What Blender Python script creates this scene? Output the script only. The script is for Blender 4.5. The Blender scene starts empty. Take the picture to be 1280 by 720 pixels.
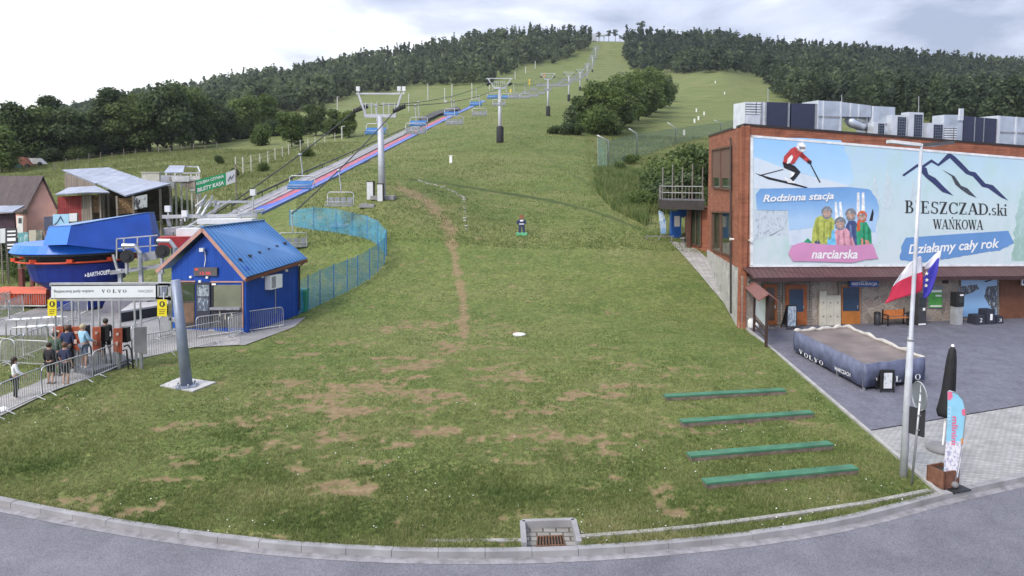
import bpy, bmesh, math, random
import numpy as np
from mathutils import Vector, Matrix, noise as mnoise
R = math.radians
random.seed(7); rng = np.random.default_rng(7)
S = bpy.context.scene
COL = S.collection

# ---------------------------------------------------------------- camera
CAM_H, F, PITCH, SHIFT = 8.0, 900.0, 4.0, 77.0
cd = bpy.data.cameras.new('camera'); cam = bpy.data.objects.new('camera', cd); COL.objects.link(cam)
cd.sensor_width = 36.0; cd.lens = F / 1280 * 36.0
cd.shift_y = -SHIFT / 1280.0
cd.clip_start = 0.5; cd.clip_end = 6000
cam.location = (0, 0, CAM_H); cam.rotation_euler = (R(90 - PITCH), 0, 0)
S.camera = cam
# ---------------------------------------------------------------- sky, sun, exposure
SUN_EL, SUN_AZ = 42.0, 215.0          # azimuth measured clockwise from +Y
w = bpy.data.worlds.new('World'); S.world = w; w.use_nodes = True
nt = w.node_tree; nt.nodes.clear()
N = nt.nodes.new; L = nt.links.new
wo = N('ShaderNodeOutputWorld'); bg = N('ShaderNodeBackground'); L(bg.outputs[0], wo.inputs[0])
sky = N('ShaderNodeTexSky'); sky.sky_type = 'NISHITA'; sky.sun_disc = False
sky.sun_elevation = R(SUN_EL); sky.sun_rotation = R(SUN_AZ)
tc = N('ShaderNodeTexCoord'); sep = N('ShaderNodeSeparateXYZ'); L(tc.outputs['Generated'], sep.inputs[0])
# cloud layer: direction projected on a flat deck
zc = N('ShaderNodeMath'); zc.operation = 'MAXIMUM'; L(sep.outputs['Z'], zc.inputs[0]); zc.inputs[1].default_value = 0.0
za = N('ShaderNodeMath'); za.operation = 'ADD'; L(zc.outputs[0], za.inputs[0]); za.inputs[1].default_value = 0.22
dv = N('ShaderNodeVectorMath'); dv.operation = 'DIVIDE'; L(tc.outputs['Generated'], dv.inputs[0])
cx = N('ShaderNodeCombineXYZ')
for i in range(3): L(za.outputs[0], cx.inputs[i])
L(cx.outputs[0], dv.inputs[1])
n1 = N('ShaderNodeTexNoise'); n1.inputs['Scale'].default_value = 1.5; n1.inputs['Detail'].default_value = 7; n1.inputs['Roughness'].default_value = 0.55
n1.inputs['Distortion'].default_value = 0.3
L(dv.outputs[0], n1.inputs['Vector'])
# broad brightening towards the west (left of the view)
wx = N('ShaderNodeMath'); wx.operation = 'MULTIPLY_ADD'; L(sep.outputs['X'], wx.inputs[0]); wx.inputs[1].default_value = -0.36; wx.inputs[2].default_value = -0.02
ad = N('ShaderNodeMath'); ad.operation = 'ADD'; L(n1.outputs['Fac'], ad.inputs[0]); L(wx.outputs[0], ad.inputs[1])
cr = N('ShaderNodeValToRGB'); L(ad.outputs[0], cr.inputs[0])
e = cr.color_ramp.elements
e[0].position = 0.30; e[0].color = (3.0, 3.35, 4.5, 1)
e[1].position = 0.63; e[1].color = (10.2, 10.3, 10.5, 1)
m_ = e.new(0.46); m_.color = (5.6, 5.9, 7.1, 1)
mix = N('ShaderNodeMixRGB'); mix.inputs[0].default_value = 0.86
L(sky.outputs[0], mix.inputs[1]); L(cr.outputs[0], mix.inputs[2])
# overcast deck: brighter overhead than at the horizon
ov = N('ShaderNodeMath'); ov.operation = 'MULTIPLY_ADD'; L(zc.outputs[0], ov.inputs[0]); ov.inputs[1].default_value = 1.1; ov.inputs[2].default_value = 0.80
mu = N('ShaderNodeVectorMath'); mu.operation = 'SCALE'; L(mix.outputs[0], mu.inputs[0]); L(ov.outputs[0], mu.inputs['Scale'])
L(mu.outputs[0], bg.inputs[0]); bg.inputs[1].default_value = 0.085
sl = bpy.data.lights.new('sun', 'SUN'); sl.energy = 1.4; sl.angle = R(14); sl.color = (1.0, 0.94, 0.86)
so = bpy.data.objects.new('sun', sl); COL.objects.link(so)
az = R(SUN_AZ); el = R(SUN_EL)
sdir = Vector((math.sin(az) * math.cos(el), math.cos(az) * math.cos(el), math.sin(el)))
so.rotation_euler = (-sdir).to_track_quat('-Z', 'Y').to_euler()
so.location = (0, -20, 60)
S.view_settings.view_transform = 'Standard'; S.view_settings.look = 'None'
S.view_settings.exposure = 0.86; S.view_settings.gamma = 1.0; S.view_settings.use_curve_mapping = False
S.cycles.max_bounces = 6; S.cycles.diffuse_bounces = 3; S.cycles.transparent_max_bounces = 16

# ---------------------------------------------------------------- pixels <-> world (photo measured at 1280x720)
ct, st = math.cos(R(PITCH)), math.sin(R(PITCH))
def ray(px, py):
    xc = (px - 640.0) / F; yc = ((360.0 - py) - SHIFT) / F
    dy = ct + yc * st; dz = -st + yc * ct
    return xc / dy, dz / dy                      # x and z per metre of depth
def W(px, py, Y):
    u, v = ray(px, py); return Vector((u * Y, Y, CAM_H + v * Y))
def zat(py, Y):
    return CAM_H + ray(640, py)[1] * Y
def pix(p):
    x, y, z = p[0], p[1], p[2] - CAM_H
    d = y * ct - z * st; up = y * st + z * ct
    return 640 + F * x / d, 360 - SHIFT - F * up / d

# ---------------------------------------------------------------- terrain
PROF = {
 -500: [(45,385),(52,357),(60,330),(70,303),(85,275),(105,250),(132,230),(165,212),(260,200),(417,190),(820,180)],
 0:    [(45,385),(52,355),(60,325),(70,295),(85,265),(105,240),(132,222),(165,205),(260,195),(417,185),(820,172)],
 200:  [(45,383),(52,352),(60,318),(70,286),(85,252),(105,226),(132,207),(180,187),(260,176),(417,163),(820,134)],
 330:  [(45,375),(52,333),(60,297),(70,264),(85,238),(105,218),(132,203),(180,183),(224,172),(320,152),(417,141),(517,131),(627,122),(820,106)],
 480:  [(40,395),(50,337),(58,280),(66,248),(85,222),(105,205),(132,192),(224,160),(320,140),(417,128),(517,117),(627,105),(719,93),(820,78)],
 640:  [(40,394),(50,336),(60,290),(70,262),(85,234),(105,205),(132,178),(224,143),(320,125),(417,112),(517,100),(627,87),(719,71),(820,51)],
 800:  [(40,398),(50,338),(60,290),(70,262),(85,235),(105,212),(132,190),(224,150),(320,128),(417,115),(517,104),(627,92),(719,76),(820,53)],
 900:  [(40,404),(47,362),(54,322),(66,280),(85,240),(105,212),(132,190),(224,155),(320,130),(417,106),(480,92),(627,80),(820,60)],
 940:  [(38.5,411),(46,377),(54,345),(66,300),(85,245),(105,215),(132,192),(224,155),(320,133),(417,112),(517,98),(627,88),(820,68)],
 1300: [(36,425),(43,397),(54,360),(66,315),(85,258),(105,222),(132,195),(224,165),(320,148),(417,138),(627,120),(820,92)],
 1900: [(36,425),(43,398),(54,362),(66,320),(85,268),(105,232),(132,205),(224,175),(320,158),(417,148),(627,130),(820,102)],
}
LY = np.log(np.concatenate([np.linspace(10, 60, 60), np.geomspace(61, 1300, 120)]))
def _pchip(x, y, xi):
    x = np.asarray(x, float); y = np.asarray(y, float); h = np.diff(x); d = np.diff(y) / h
    m = np.zeros_like(y); m[0] = d[0]; m[-1] = d[-1]
    for k in range(1, len(x) - 1):
        m[k] = 0 if d[k-1] * d[k] <= 0 else (h[k-1] + h[k]) / (h[k-1] / d[k-1] + h[k] / d[k]) if True else 0
    i = np.clip(np.searchsorted(x, xi) - 1, 0, len(x) - 2)
    t = np.clip((xi - x[i]) / h[i], 0, 1)
    return (2*t**3-3*t**2+1)*y[i] + (t**3-2*t**2+t)*h[i]*m[i] + (-2*t**3+3*t**2)*y[i+1] + (t**3-t**2)*h[i]*m[i+1]
US, TAB = [], []
for px_, pr in sorted(PROF.items()):
    ys = [9, 20, 30, 33] if pr[0][0] > 35 else [9, 20, 28]
    zs = [0.0] * len(ys)
    if pr[0][0] >= 45: ys.append(38); zs.append(0.0)
    for Y_, py_ in pr:
        ys.append(Y_); zs.append(zat(py_, Y_))
    ys += [950, 1300]; zs += [zs[-1] - 6, zs[-1] - 60]
    US.append((px_ - 640) / F); TAB.append(_pchip(ys, zs, np.exp(LY)))
US = np.array(US); TAB = np.array(TAB)
def fbm(x, y, sc, oct=4, seed=0):
    """value noise, vectorised"""
    x = np.asarray(x, float) / sc; y = np.asarray(y, float) / sc
    out = 0.0; a = 1.0; tot = 0.0
    for o in range(oct):
        xi = np.floor(x).astype(np.int64); yi = np.floor(y).astype(np.int64)
        fx = x - xi; fy = y - yi; fx = fx*fx*(3-2*fx); fy = fy*fy*(3-2*fy)
        def h(i, j):
            n = (i * 374761393 + j * 668265263 + (seed + o) * 974634777) & 0xffffffff
            n = ((n ^ (n >> 13)) * 1274126177) & 0xffffffff
            return ((n ^ (n >> 16)) & 0xffff) / 65535.0
        v = (h(xi, yi)*(1-fx) + h(xi+1, yi)*fx)*(1-fy) + (h(xi, yi+1)*(1-fx) + h(xi+1, yi+1)*fx)*fy
        out = out + a * v; tot += a; a *= 0.5; x = x * 2.03 + 17.1; y = y * 2.03 + 9.7
    return out / tot
def gz(x, y):
    x = np.asarray(x, float); y = np.asarray(y, float); yy = np.maximum(y, 10.0)
    u = np.clip(x / yy, US[0] + 1e-6, US[-1] - 1e-6)
    i = np.clip(np.searchsorted(US, u) - 1, 0, len(US) - 2)
    t = (u - US[i]) / (US[i+1] - US[i]); t = t*t*(3-2*t) * 0.6 + t * 0.4
    ly = np.clip((np.log(yy) - 0), LY[0], LY[-1] - 1e-9)
    j = np.clip(np.searchsorted(LY, ly) - 1, 0, len(LY) - 2)
    s = (ly - LY[j]) / (LY[j+1] - LY[j])
    a = TAB[i, j]*(1-s) + TAB[i, j+1]*s; b = TAB[i+1, j]*(1-s) + TAB[i+1, j+1]*s
    z = a*(1-t) + b*t
    amp = np.clip((y - 45) / 60, 0, 1)
    return z + amp * (fbm(x, y, 14, 3, 3) - 0.5) * 0.9
def g1(x, y): return float(gz(x, y))
def G(px, py, lo=11.0, hi=1100.0):
    """first point of the ground that the ray through the pixel meets"""
    u, v = ray(px, py)
    ys = np.geomspace(lo, hi, 900)
    d = CAM_H + v * ys - gz(u * ys, ys)
    k = np.where(d <= 0)[0]
    if len(k) == 0:
        k = [int(np.argmin(d))]; Y = ys[k[0]]
        return Vector((u * Y, Y, g1(u * Y, Y)))
    a, b = ys[max(k[0] - 1, 0)], ys[k[0]]
    for _ in range(30):
        m = 0.5 * (a + b)
        if CAM_H + v * m - g1(u * m, m) > 0: a = m
        else: b = m
    Y = 0.5 * (a + b)
    return Vector((u * Y, Y, g1(u * Y, Y)))

# ---------------------------------------------------------------- materials
MATS = {}
def _new(name):
    m = bpy.data.materials.new(name); m.use_nodes = True
    t = m.node_tree; b = t.nodes['Principled BSDF']
    return m, t, b
def mat(name, col, rough=0.6, metal=0.0, var=0.16, scale=2.5, bump=0.0, bscale=30, spec=0.4, dirt=0.0):
    """plain surface whose own colour varies a little (wear, dust)"""
    if name in MATS: return MATS[name]
    m, t, b = _new(name); MATS[name] = m
    n = t.nodes.new; l = t.links.new
    b.inputs['Roughness'].default_value = rough; b.inputs['Metallic'].default_value = metal
    b.inputs['Specular IOR Level'].default_value = spec
    c = n('ShaderNodeTexCoord'); nz = n('ShaderNodeTexNoise'); nz.inputs['Scale'].default_value = scale; nz.inputs['Detail'].default_value = 6
    l(c.outputs['Object'], nz.inputs['Vector'])
    r = n('ShaderNodeValToRGB'); l(nz.outputs['Fac'], r.inputs[0])
    e = r.color_ramp.elements; e[0].position = 0.3; e[1].position = 0.7
    e[0].color = (*[max(0, x * (1 - var)) for x in col], 1); e[1].color = (*[min(1, x * (1 + var)) for x in col], 1)
    out = r.outputs[0]
    if dirt:
        n2 = n('ShaderNodeTexNoise'); n2.inputs['Scale'].default_value = scale * 0.6; n2.inputs['Detail'].default_value = 8; n2.inputs['Roughness'].default_value = 0.7
        l(c.outputs['Object'], n2.inputs['Vector'])
        r2 = n('ShaderNodeValToRGB'); r2.color_ramp.elements[0].position = 0.5; r2.color_ramp.elements[1].position = 0.75
        l(n2.outputs['Fac'], r2.inputs[0]); ml = n('ShaderNodeMath'); ml.operation = 'MULTIPLY'; ml.inputs[1].default_value = dirt
        l(r2.outputs[0], ml.inputs[0])
        mx = n('ShaderNodeMixRGB'); l(ml.outputs[0], mx.inputs[0]); l(out, mx.inputs[1]); mx.inputs[2].default_value = (0.16, 0.13, 0.1, 1); out = mx.outputs[0]
    l(out, b.inputs['Base Color'])
    if bump:
        nb = n('ShaderNodeTexNoise'); nb.inputs['Scale'].default_value = bscale; nb.inputs['Detail'].default_value = 4
        l(c.outputs['Object'], nb.inputs['Vector'])
        bp = n('ShaderNodeBump'); bp.inputs['Strength'].default_value = bump; bp.inputs['Distance'].default_value = 0.03
        l(nb.outputs['Fac'], bp.inputs['Height']); l(bp.outputs[0], b.inputs['Normal'])
    return m
def brick_mat(name, c1, c2, mortar, bw, rh, ms=0.012, rough=0.8, squash=1.0, offset=0.5, bump=0.4, rot=0.0, var=0.3):
    if name in MATS: return MATS[name]
    m, t, b = _new(name); MATS[name] = m
    n = t.nodes.new; l = t.links.new
    b.inputs['Roughness'].default_value = rough; b.inputs['Specular IOR Level'].default_value = 0.25
    c = n('ShaderNodeTexCoord'); mp = n('ShaderNodeMapping'); mp.inputs['Rotation'].default_value = (0, 0, rot); l(c.outputs['UV'], mp.inputs[0])
    k = n('ShaderNodeTexBrick'); l(mp.outputs[0], k.inputs['Vector']); k.offset = offset
    k.inputs['Scale'].default_value = 1; k.inputs['Brick Width'].default_value = bw; k.inputs['Row Height'].default_value = rh
    k.inputs['Mortar Size'].default_value = ms; k.inputs['Color1'].default_value = (*c1, 1); k.inputs['Color2'].default_value = (*c2, 1); k.inputs['Mortar'].default_value = (*mortar, 1)
    nz = n('ShaderNodeTexNoise'); nz.inputs['Scale'].default_value = 1.3; nz.inputs['Detail'].default_value = 8; nz.inputs['Roughness'].default_value = 0.65; l(c.outputs['UV'], nz.inputs['Vector'])
    mr = n('ShaderNodeMapRange'); mr.inputs[1].default_value = 0.3; mr.inputs[2].default_value = 0.7; mr.inputs[3].default_value = 1 - var; mr.inputs[4].default_value = 1 + var; l(nz.outputs['Fac'], mr.inputs[0])
    vm = n('ShaderNodeVectorMath'); vm.operation = 'SCALE'; l(k.outputs['Color'], vm.inputs[0]); l(mr.outputs[0], vm.inputs['Scale'])
    l(vm.outputs[0], b.inputs['Base Color'])
    bp = n('ShaderNodeBump'); bp.inputs['Strength'].default_value = bump; bp.inputs['Distance'].default_value = 0.02; bp.invert = True
    l(k.outputs['Fac'], bp.inputs['Height']); l(bp.outputs[0], b.inputs['Normal'])
    return m
def stone_mat(name, cols, mortar, scale=2.2):
    if name in MATS: return MATS[name]
    m, t, b = _new(name); MATS[name] = m
    n = t.nodes.new; l = t.links.new; b.inputs['Roughness'].default_value = 0.85
    c = n('ShaderNodeTexCoord'); nz = n('ShaderNodeTexNoise'); nz.inputs['Scale'].default_value = 3; l(c.outputs['UV'], nz.inputs['Vector'])
    mxv = n('ShaderNodeMixRGB'); mxv.inputs[0].default_value = 0.12; l(c.outputs['UV'], mxv.inputs[1]); l(nz.outputs['Color'], mxv.inputs[2])
    v = n('ShaderNodeTexVoronoi'); v.inputs['Scale'].default_value = scale; l(mxv.outputs[0], v.inputs['Vector'])
    ed = n('ShaderNodeTexVoronoi'); ed.feature = 'DISTANCE_TO_EDGE'; ed.inputs['Scale'].default_value = scale; l(mxv.outputs[0], ed.inputs['Vector'])
    sp = n('ShaderNodeSeparateColor'); l(v.outputs['Color'], sp.inputs[0])
    r = n('ShaderNodeValToRGB'); l(sp.outputs[0], r.inputs[0]); e = r.color_ramp.elements
    e[0].color = (*cols[0], 1); e[1].color = (*cols[-1], 1)
    for i, cc in enumerate(cols[1:-1]): x = e.new((i + 1) / (len(cols) - 1)); x.color = (*cc, 1)
    er = n('ShaderNodeValToRGB'); er.color_ramp.elements[0].position = 0.02; er.color_ramp.elements[1].position = 0.06; l(ed.outputs['Distance'], er.inputs[0])
    mx = n('ShaderNodeMixRGB'); l(er.outputs[0], mx.inputs[0]); mx.inputs[1].default_value = (*mortar, 1); l(r.outputs[0], mx.inputs[2])
    n2 = n('ShaderNodeTexNoise'); n2.inputs['Scale'].default_value = 9; n2.inputs['Detail'].default_value = 6; l(c.outputs['UV'], n2.inputs['Vector'])
    m2 = n('ShaderNodeMixRGB'); m2.blend_type = 'OVERLAY'; m2.inputs[0].default_value = 0.5; l(mx.outputs[0], m2.inputs[1]); l(n2.outputs['Fac'], m2.inputs[2])
    l(m2.outputs[0], b.inputs['Base Color'])
    bp = n('ShaderNodeBump'); bp.inputs['Strength'].default_value = 0.5; bp.inputs['Distance'].default_value = 0.04; l(er.outputs[0], bp.inputs['Height']); l(bp.outputs[0], b.inputs['Normal'])
    return m
def plank_mat(name, c1, c2, wid=0.18, gap=0.012, rot=0.0, rough=0.75):
    return brick_mat(name, c1, c2, tuple(x * 0.3 for x in c1), 3.1, wid, gap, rough, rot=rot, bump=0.5, var=0.22)
def glass_mat(name='window_glass', col=(0.03, 0.04, 0.04), rough=0.06):
    if name in MATS: return MATS[name]
    m, t, b = _new(name); MATS[name] = m
    n = t.nodes.new; l = t.links.new
    c = n('ShaderNodeTexCoord'); nz = n('ShaderNodeTexNoise'); nz.inputs['Scale'].default_value = 0.8; l(c.outputs['Object'], nz.inputs['Vector'])
    r = n('ShaderNodeValToRGB'); r.color_ramp.elements[0].color = (*[x * 0.6 for x in col], 1); r.color_ramp.elements[1].color = (*[x * 1.5 for x in col], 1); l(nz.outputs['Fac'], r.inputs[0]); l(r.outputs[0], b.inputs['Base Color'])
    b.inputs['Roughness'].default_value = rough; b.inputs['Specular IOR Level'].default_value = 0.9
    return m
def net_mat(name, col, alpha):
    """fine mesh netting: holes between the strands (procedural grid of strands)"""
    if name in MATS: return MATS[name]
    m, t, b = _new(name); MATS[name] = m
    n = t.nodes.new; l = t.links.new
    b.inputs['Base Color'].default_value = (*col, 1); b.inputs['Roughness'].default_value = 0.7
    c = n('ShaderNodeTexCoord'); nz = n('ShaderNodeTexNoise'); nz.inputs['Scale'].default_value = 1.2; nz.inputs['Detail'].default_value = 5; l(c.outputs['UV'], nz.inputs['Vector'])
    k = n('ShaderNodeTexBrick'); k.offset = 0; l(c.outputs['UV'], k.inputs['Vector']); k.inputs['Scale'].default_value = 1
    k.inputs['Brick Width'].default_value = 0.05; k.inputs['Row Height'].default_value = 0.05; k.inputs['Mortar Size'].default_value = 0.004
    k.inputs['Color1'].default_value = (0, 0, 0, 1); k.inputs['Color2'].default_value = (0, 0, 0, 1); k.inputs['Mortar'].default_value = (1, 1, 1, 1)
    mr = n('ShaderNodeMapRange'); mr.inputs[1].default_value = 0.3; mr.inputs[2].default_value = 0.7; mr.inputs[3].default_value = alpha * 0.55; mr.inputs[4].default_value = alpha * 1.3; l(nz.outputs['Fac'], mr.inputs[0])
    sep = n('ShaderNodeMath'); sep.operation = 'MULTIPLY_ADD'; l(k.outputs['Fac'], sep.inputs[0]); sep.inputs[1].default_value = 0.25; l(mr.outputs[0], sep.inputs[2])
    l(sep.outputs[0], b.inputs['Alpha'])
    return m
def leaf_mat(name, c1, c2, c3):
    if name in MATS: return MATS[name]
    m, t, b = _new(name); MATS[name] = m
    n = t.nodes.new; l = t.links.new
    at = n('ShaderNodeAttribute'); at.attribute_name = 'tint'
    oi = n('ShaderNodeObjectInfo')
    ma = n('ShaderNodeMath'); ma.operation = 'MULTIPLY_ADD'; l(oi.outputs['Random'], ma.inputs[0]); ma.inputs[1].default_value = 0.35; ma.inputs[2].default_value = -0.17
    aa = n('ShaderNodeMath'); aa.operation = 'ADD'; l(at.outputs['Fac'], aa.inputs[0]); l(ma.outputs[0], aa.inputs[1])
    r = n('ShaderNodeValToRGB'); l(aa.outputs[0], r.inputs[0]); e = r.color_ramp.elements
    e[0].color = (*c1, 1); e[1].color = (*c3, 1); x = e.new(0.5); x.color = (*c2, 1)
    l(r.outputs[0], b.inputs['Base Color']); b.inputs['Roughness'].default_value = 0.65; b.inputs['Specular IOR Level'].default_value = 0.25
    tr = n('ShaderNodeBsdfTranslucent'); l(r.outputs[0], tr.inputs[0])
    ms = n('ShaderNodeMixShader'); ms.inputs[0].default_value = 0.36
    l(b.outputs[0], ms.inputs[1]); l(tr.outputs[0], ms.inputs[2]); l(ms.outputs[0], t.nodes['Material Output'].inputs['Surface'])
    return m

# ---------------------------------------------------------------- mesh builder
class MB:
    def __init__(s): s.v = []; s.f = []; s.m = []; s.cur = 0
    def add(s, vs, fs):
        o = len(s.v); s.v += [tuple(v) for v in vs]
        for f in fs: s.f.append(tuple(i + o for i in f)); s.m.append(s.cur)
        return s
    def hexa(s, p):          # p: 8 points, bottom ring 0-3, top ring 4-7
        return s.add(p, [(3,2,1,0),(4,5,6,7),(0,1,5,4),(1,2,6,5),(2,3,7,6),(3,0,4,7)])
    def box(s, c, d, rz=0.0, M4=None):
        x, y, z = d[0]/2, d[1]/2, d[2]/2
        ps = [Vector(p) for p in ((-x,-y,-z),(x,-y,-z),(x,y,-z),(-x,y,-z),(-x,-y,z),(x,-y,z),(x,y,z),(-x,y,z))]
        m = M4 if M4 is not None else Matrix.Rotation(rz, 4, 'Z')
        return s.hexa([m @ p + Vector(c) for p in ps])
    def bar(s, a, b, w, h=None, up=(0,0,1)):
        a, b = Vector(a), Vector(b); h = h or w; d = (b - a).normalized(); u = Vector(up)
        if abs(d.dot(u)) > 0.98: u = Vector((0, 1, 0))
        r = d.cross(u).normalized(); u = r.cross(d).normalized(); r *= w/2; u *= h/2
        return s.hexa([a-r-u, a+r-u, b+r-u, b-r-u, a-r+u, a+r+u, b+r+u, b-r+u])
    def tube(s, pts, r, n=8, cap=True):
        pts = [Vector(p) for p in pts]; rs = r if isinstance(r, (list, tuple)) else [r]*len(pts)
        vs = []; prev = None
        for i, p in enumerate(pts):
            d = (pts[min(i+1, len(pts)-1)] - pts[max(i-1, 0)]).normalized()
            if prev is None: u = Vector((0,0,1)) if abs(d.z) < 0.9 else Vector((0,1,0))
            else: u = prev
            a = d.cross(u).normalized(); u = a.cross(d).normalized(); prev = u
            for k in range(n):
                t = 2*math.pi*k/n; vs.append(p + (a*math.cos(t) + u*math.sin(t)) * rs[i])
        fs = [(i*n+k, i*n+(k+1) % n, (i+1)*n+(k+1) % n, (i+1)*n+k) for i in range(len(pts)-1) for k in range(n)]
        if cap: fs += [tuple(reversed(range(n))), tuple(range((len(pts)-1)*n, len(pts)*n))]
        return s.add(vs, fs)
    def lathe(s, c, prof, n=16):     # prof: (r, z)
        c = Vector(c); vs = [c + Vector((r*math.cos(2*math.pi*k/n), r*math.sin(2*math.pi*k/n), z)) for r, z in prof for k in range(n)]
        m = len(prof)
        fs = [(i*n+k, i*n+(k+1) % n, (i+1)*n+(k+1) % n, (i+1)*n+k) for i in range(m-1) for k in range(n)]
        fs += [tuple(reversed(range(n))), tuple(range((m-1)*n, m*n))]
        return s.add(vs, fs)
    def prism(s, poly, off):         # 3-D polygon extruded by the vector off
        poly = [Vector(p) for p in poly]; off = Vector(off); n = len(poly)
        return s.add(poly + [p + off for p in poly], [tuple(reversed(range(n))), tuple(range(n, 2*n))] + [(k, (k+1) % n, n+(k+1) % n, n+k) for k in range(n)])
    def ball(s, c, r, n=10, m=7, sc=(1,1,1)):
        c = Vector(c); return s.lathe_sc(c, [(r*math.sin(math.pi*i/m), -r*math.cos(math.pi*i/m)) for i in range(1, m)], n, sc)
    def lathe_sc(s, c, prof, n, sc):
        vs = [c + Vector((r*math.cos(2*math.pi*k/n)*sc[0], r*math.sin(2*math.pi*k/n)*sc[1], z*sc[2])) for r, z in prof for k in range(n)]
        m = len(prof); fs = [(i*n+k, i*n+(k+1) % n, (i+1)*n+(k+1) % n, (i+1)*n+k) for i in range(m-1) for k in range(n)]
        fs += [tuple(reversed(range(n))), tuple(range((m-1)*n, m*n))]
        return s.add(vs, fs)
    def build(s, name, mats, parent=None, smooth=False, fix=True):
        o = mesh_obj(name, s.v, s.f, mats, parent, s.m, smooth, fix)
        return o
ORI = {}
def root_of(o):
    while o.parent is not None: o = o.parent
    return o
def mesh_obj(name, v, f, mats, parent=None, mi=None, smooth=False, fix=True):
    org = Vector((0,0,0))
    if parent is not None: org = ORI.get(root_of(parent).name, Vector((0,0,0)))
    me = bpy.data.meshes.new(name)
    me.from_pydata([tuple(Vector(p) - org) for p in v], [], f)
    for m in (mats if isinstance(mats, (list, tuple)) else [mats]): me.materials.append(m)
    if mi: me.polygons.foreach_set('material_index', mi)
    if fix:
        bm = bmesh.new(); bm.from_mesh(me); bmesh.ops.recalc_face_normals(bm, faces=bm.faces); bm.to_mesh(me); bm.free()
    if smooth: me.polygons.foreach_set('use_smooth', [True]*len(me.polygons))
    box_uv(me)
    o = bpy.data.objects.new(name, me); COL.objects.link(o)
    if parent is not None: o.parent = parent
    return o
def box_uv(me):
    uv = me.uv_layers.new(name='UVMap'); data = np.zeros(len(me.loops) * 2)
    vs = me.vertices
    for p in me.polygons:
        n = p.normal
        if abs(n.z) > 0.75:
            for li in p.loop_indices: c = vs[me.loops[li].vertex_index].co; data[2*li] = c.x; data[2*li+1] = c.y
        else:
            t = Vector((-n.y, n.x, 0)).normalized(); b = n.cross(t)
            for li in p.loop_indices: c = vs[me.loops[li].vertex_index].co; data[2*li] = c.dot(t); data[2*li+1] = c.dot(b) if abs(n.z) > 0.2 else c.z
    uv.data.foreach_set('uv', data)
def thing(name, label, cat, loc=(0,0,0), group=None):
    o = bpy.data.objects.new(name, None); COL.objects.link(o); o.location = loc; o.empty_display_size = 0.3
    o['label'] = label; o['category'] = cat
    if group: o['group'] = group
    ORI[o.name] = Vector(loc)
    return o
def tag(o, label, cat, group=None, kind=None):
    o['label'] = label; o['category'] = cat
    if group: o['group'] = group
    if kind: o['kind'] = kind
    return o
def single(mb, name, mats, label, cat, group=None, smooth=False):
    """a thing that is one mesh, its origin put at its base"""
    xs = np.array(mb.v); c = Vector((xs[:,0].mean(), xs[:,1].mean(), xs[:,2].min()))
    mb.v = [tuple(Vector(p) - c) for p in mb.v]
    o = mb.build(name, mats, None, smooth); o.location = c
    return tag(o, label, cat, group)
def struct(o, kind='structure'):
    o['kind'] = kind; return o
def dup(root, loc=None, rz=None, label=None, group=None, scale=None):
    r = root.copy(); COL.objects.link(r)
    if loc is not None: r.location = loc
    if rz is not None: r.rotation_euler = (0, 0, rz)
    if scale is not None: r.scale = scale if isinstance(scale, (tuple, list)) else (scale,)*3
    if label: r['label'] = label
    if group: r['group'] = group
    for ch in list(root.children):
        c = ch.copy(); COL.objects.link(c); c.parent = r
        for g in list(ch.children):
            d = g.copy(); COL.objects.link(d); d.parent = c
    return r
# flat polygon meshes for lettering
def text_geo(body, shear=0.0, bold=0.0):
    cu = bpy.data.curves.new('t', 'FONT'); cu.body = body; cu.shear = shear; cu.offset = bold; cu.resolution_u = 3
    ob = bpy.data.objects.new('t', cu); COL.objects.link(ob)
    dg = bpy.context.evaluated_depsgraph_get(); dg.update()
    me = bpy.data.meshes.new_from_object(ob.evaluated_get(dg))
    v = [(p.co.x, p.co.y) for p in me.vertices]; f = [tuple(p.vertices) for p in me.polygons]
    bpy.data.objects.remove(ob); bpy.data.curves.remove(cu); bpy.data.meshes.remove(me)
    a = np.array(v); lo = a.min(0); hi = a.max(0)
    return (a - lo) / (hi - lo), f, (hi - lo)
def put_text(name, body, quad, m, parent, shear=0.0, bold=0.0, geo=None, thick=None):
    """lettering laid on a flat sign: quad = bottom-left, bottom-right, top-right, top-left world points"""
    a, f, _ = geo if geo else text_geo(body, shear, bold)
    q = [Vector(p) for p in quad]
    vs = [q[0]*(1-x)*(1-y) + q[1]*x*(1-y) + q[2]*x*y + q[3]*(1-x)*y for x, y in a]
    return mesh_obj(name, vs, f, m, parent, fix=False)
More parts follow.
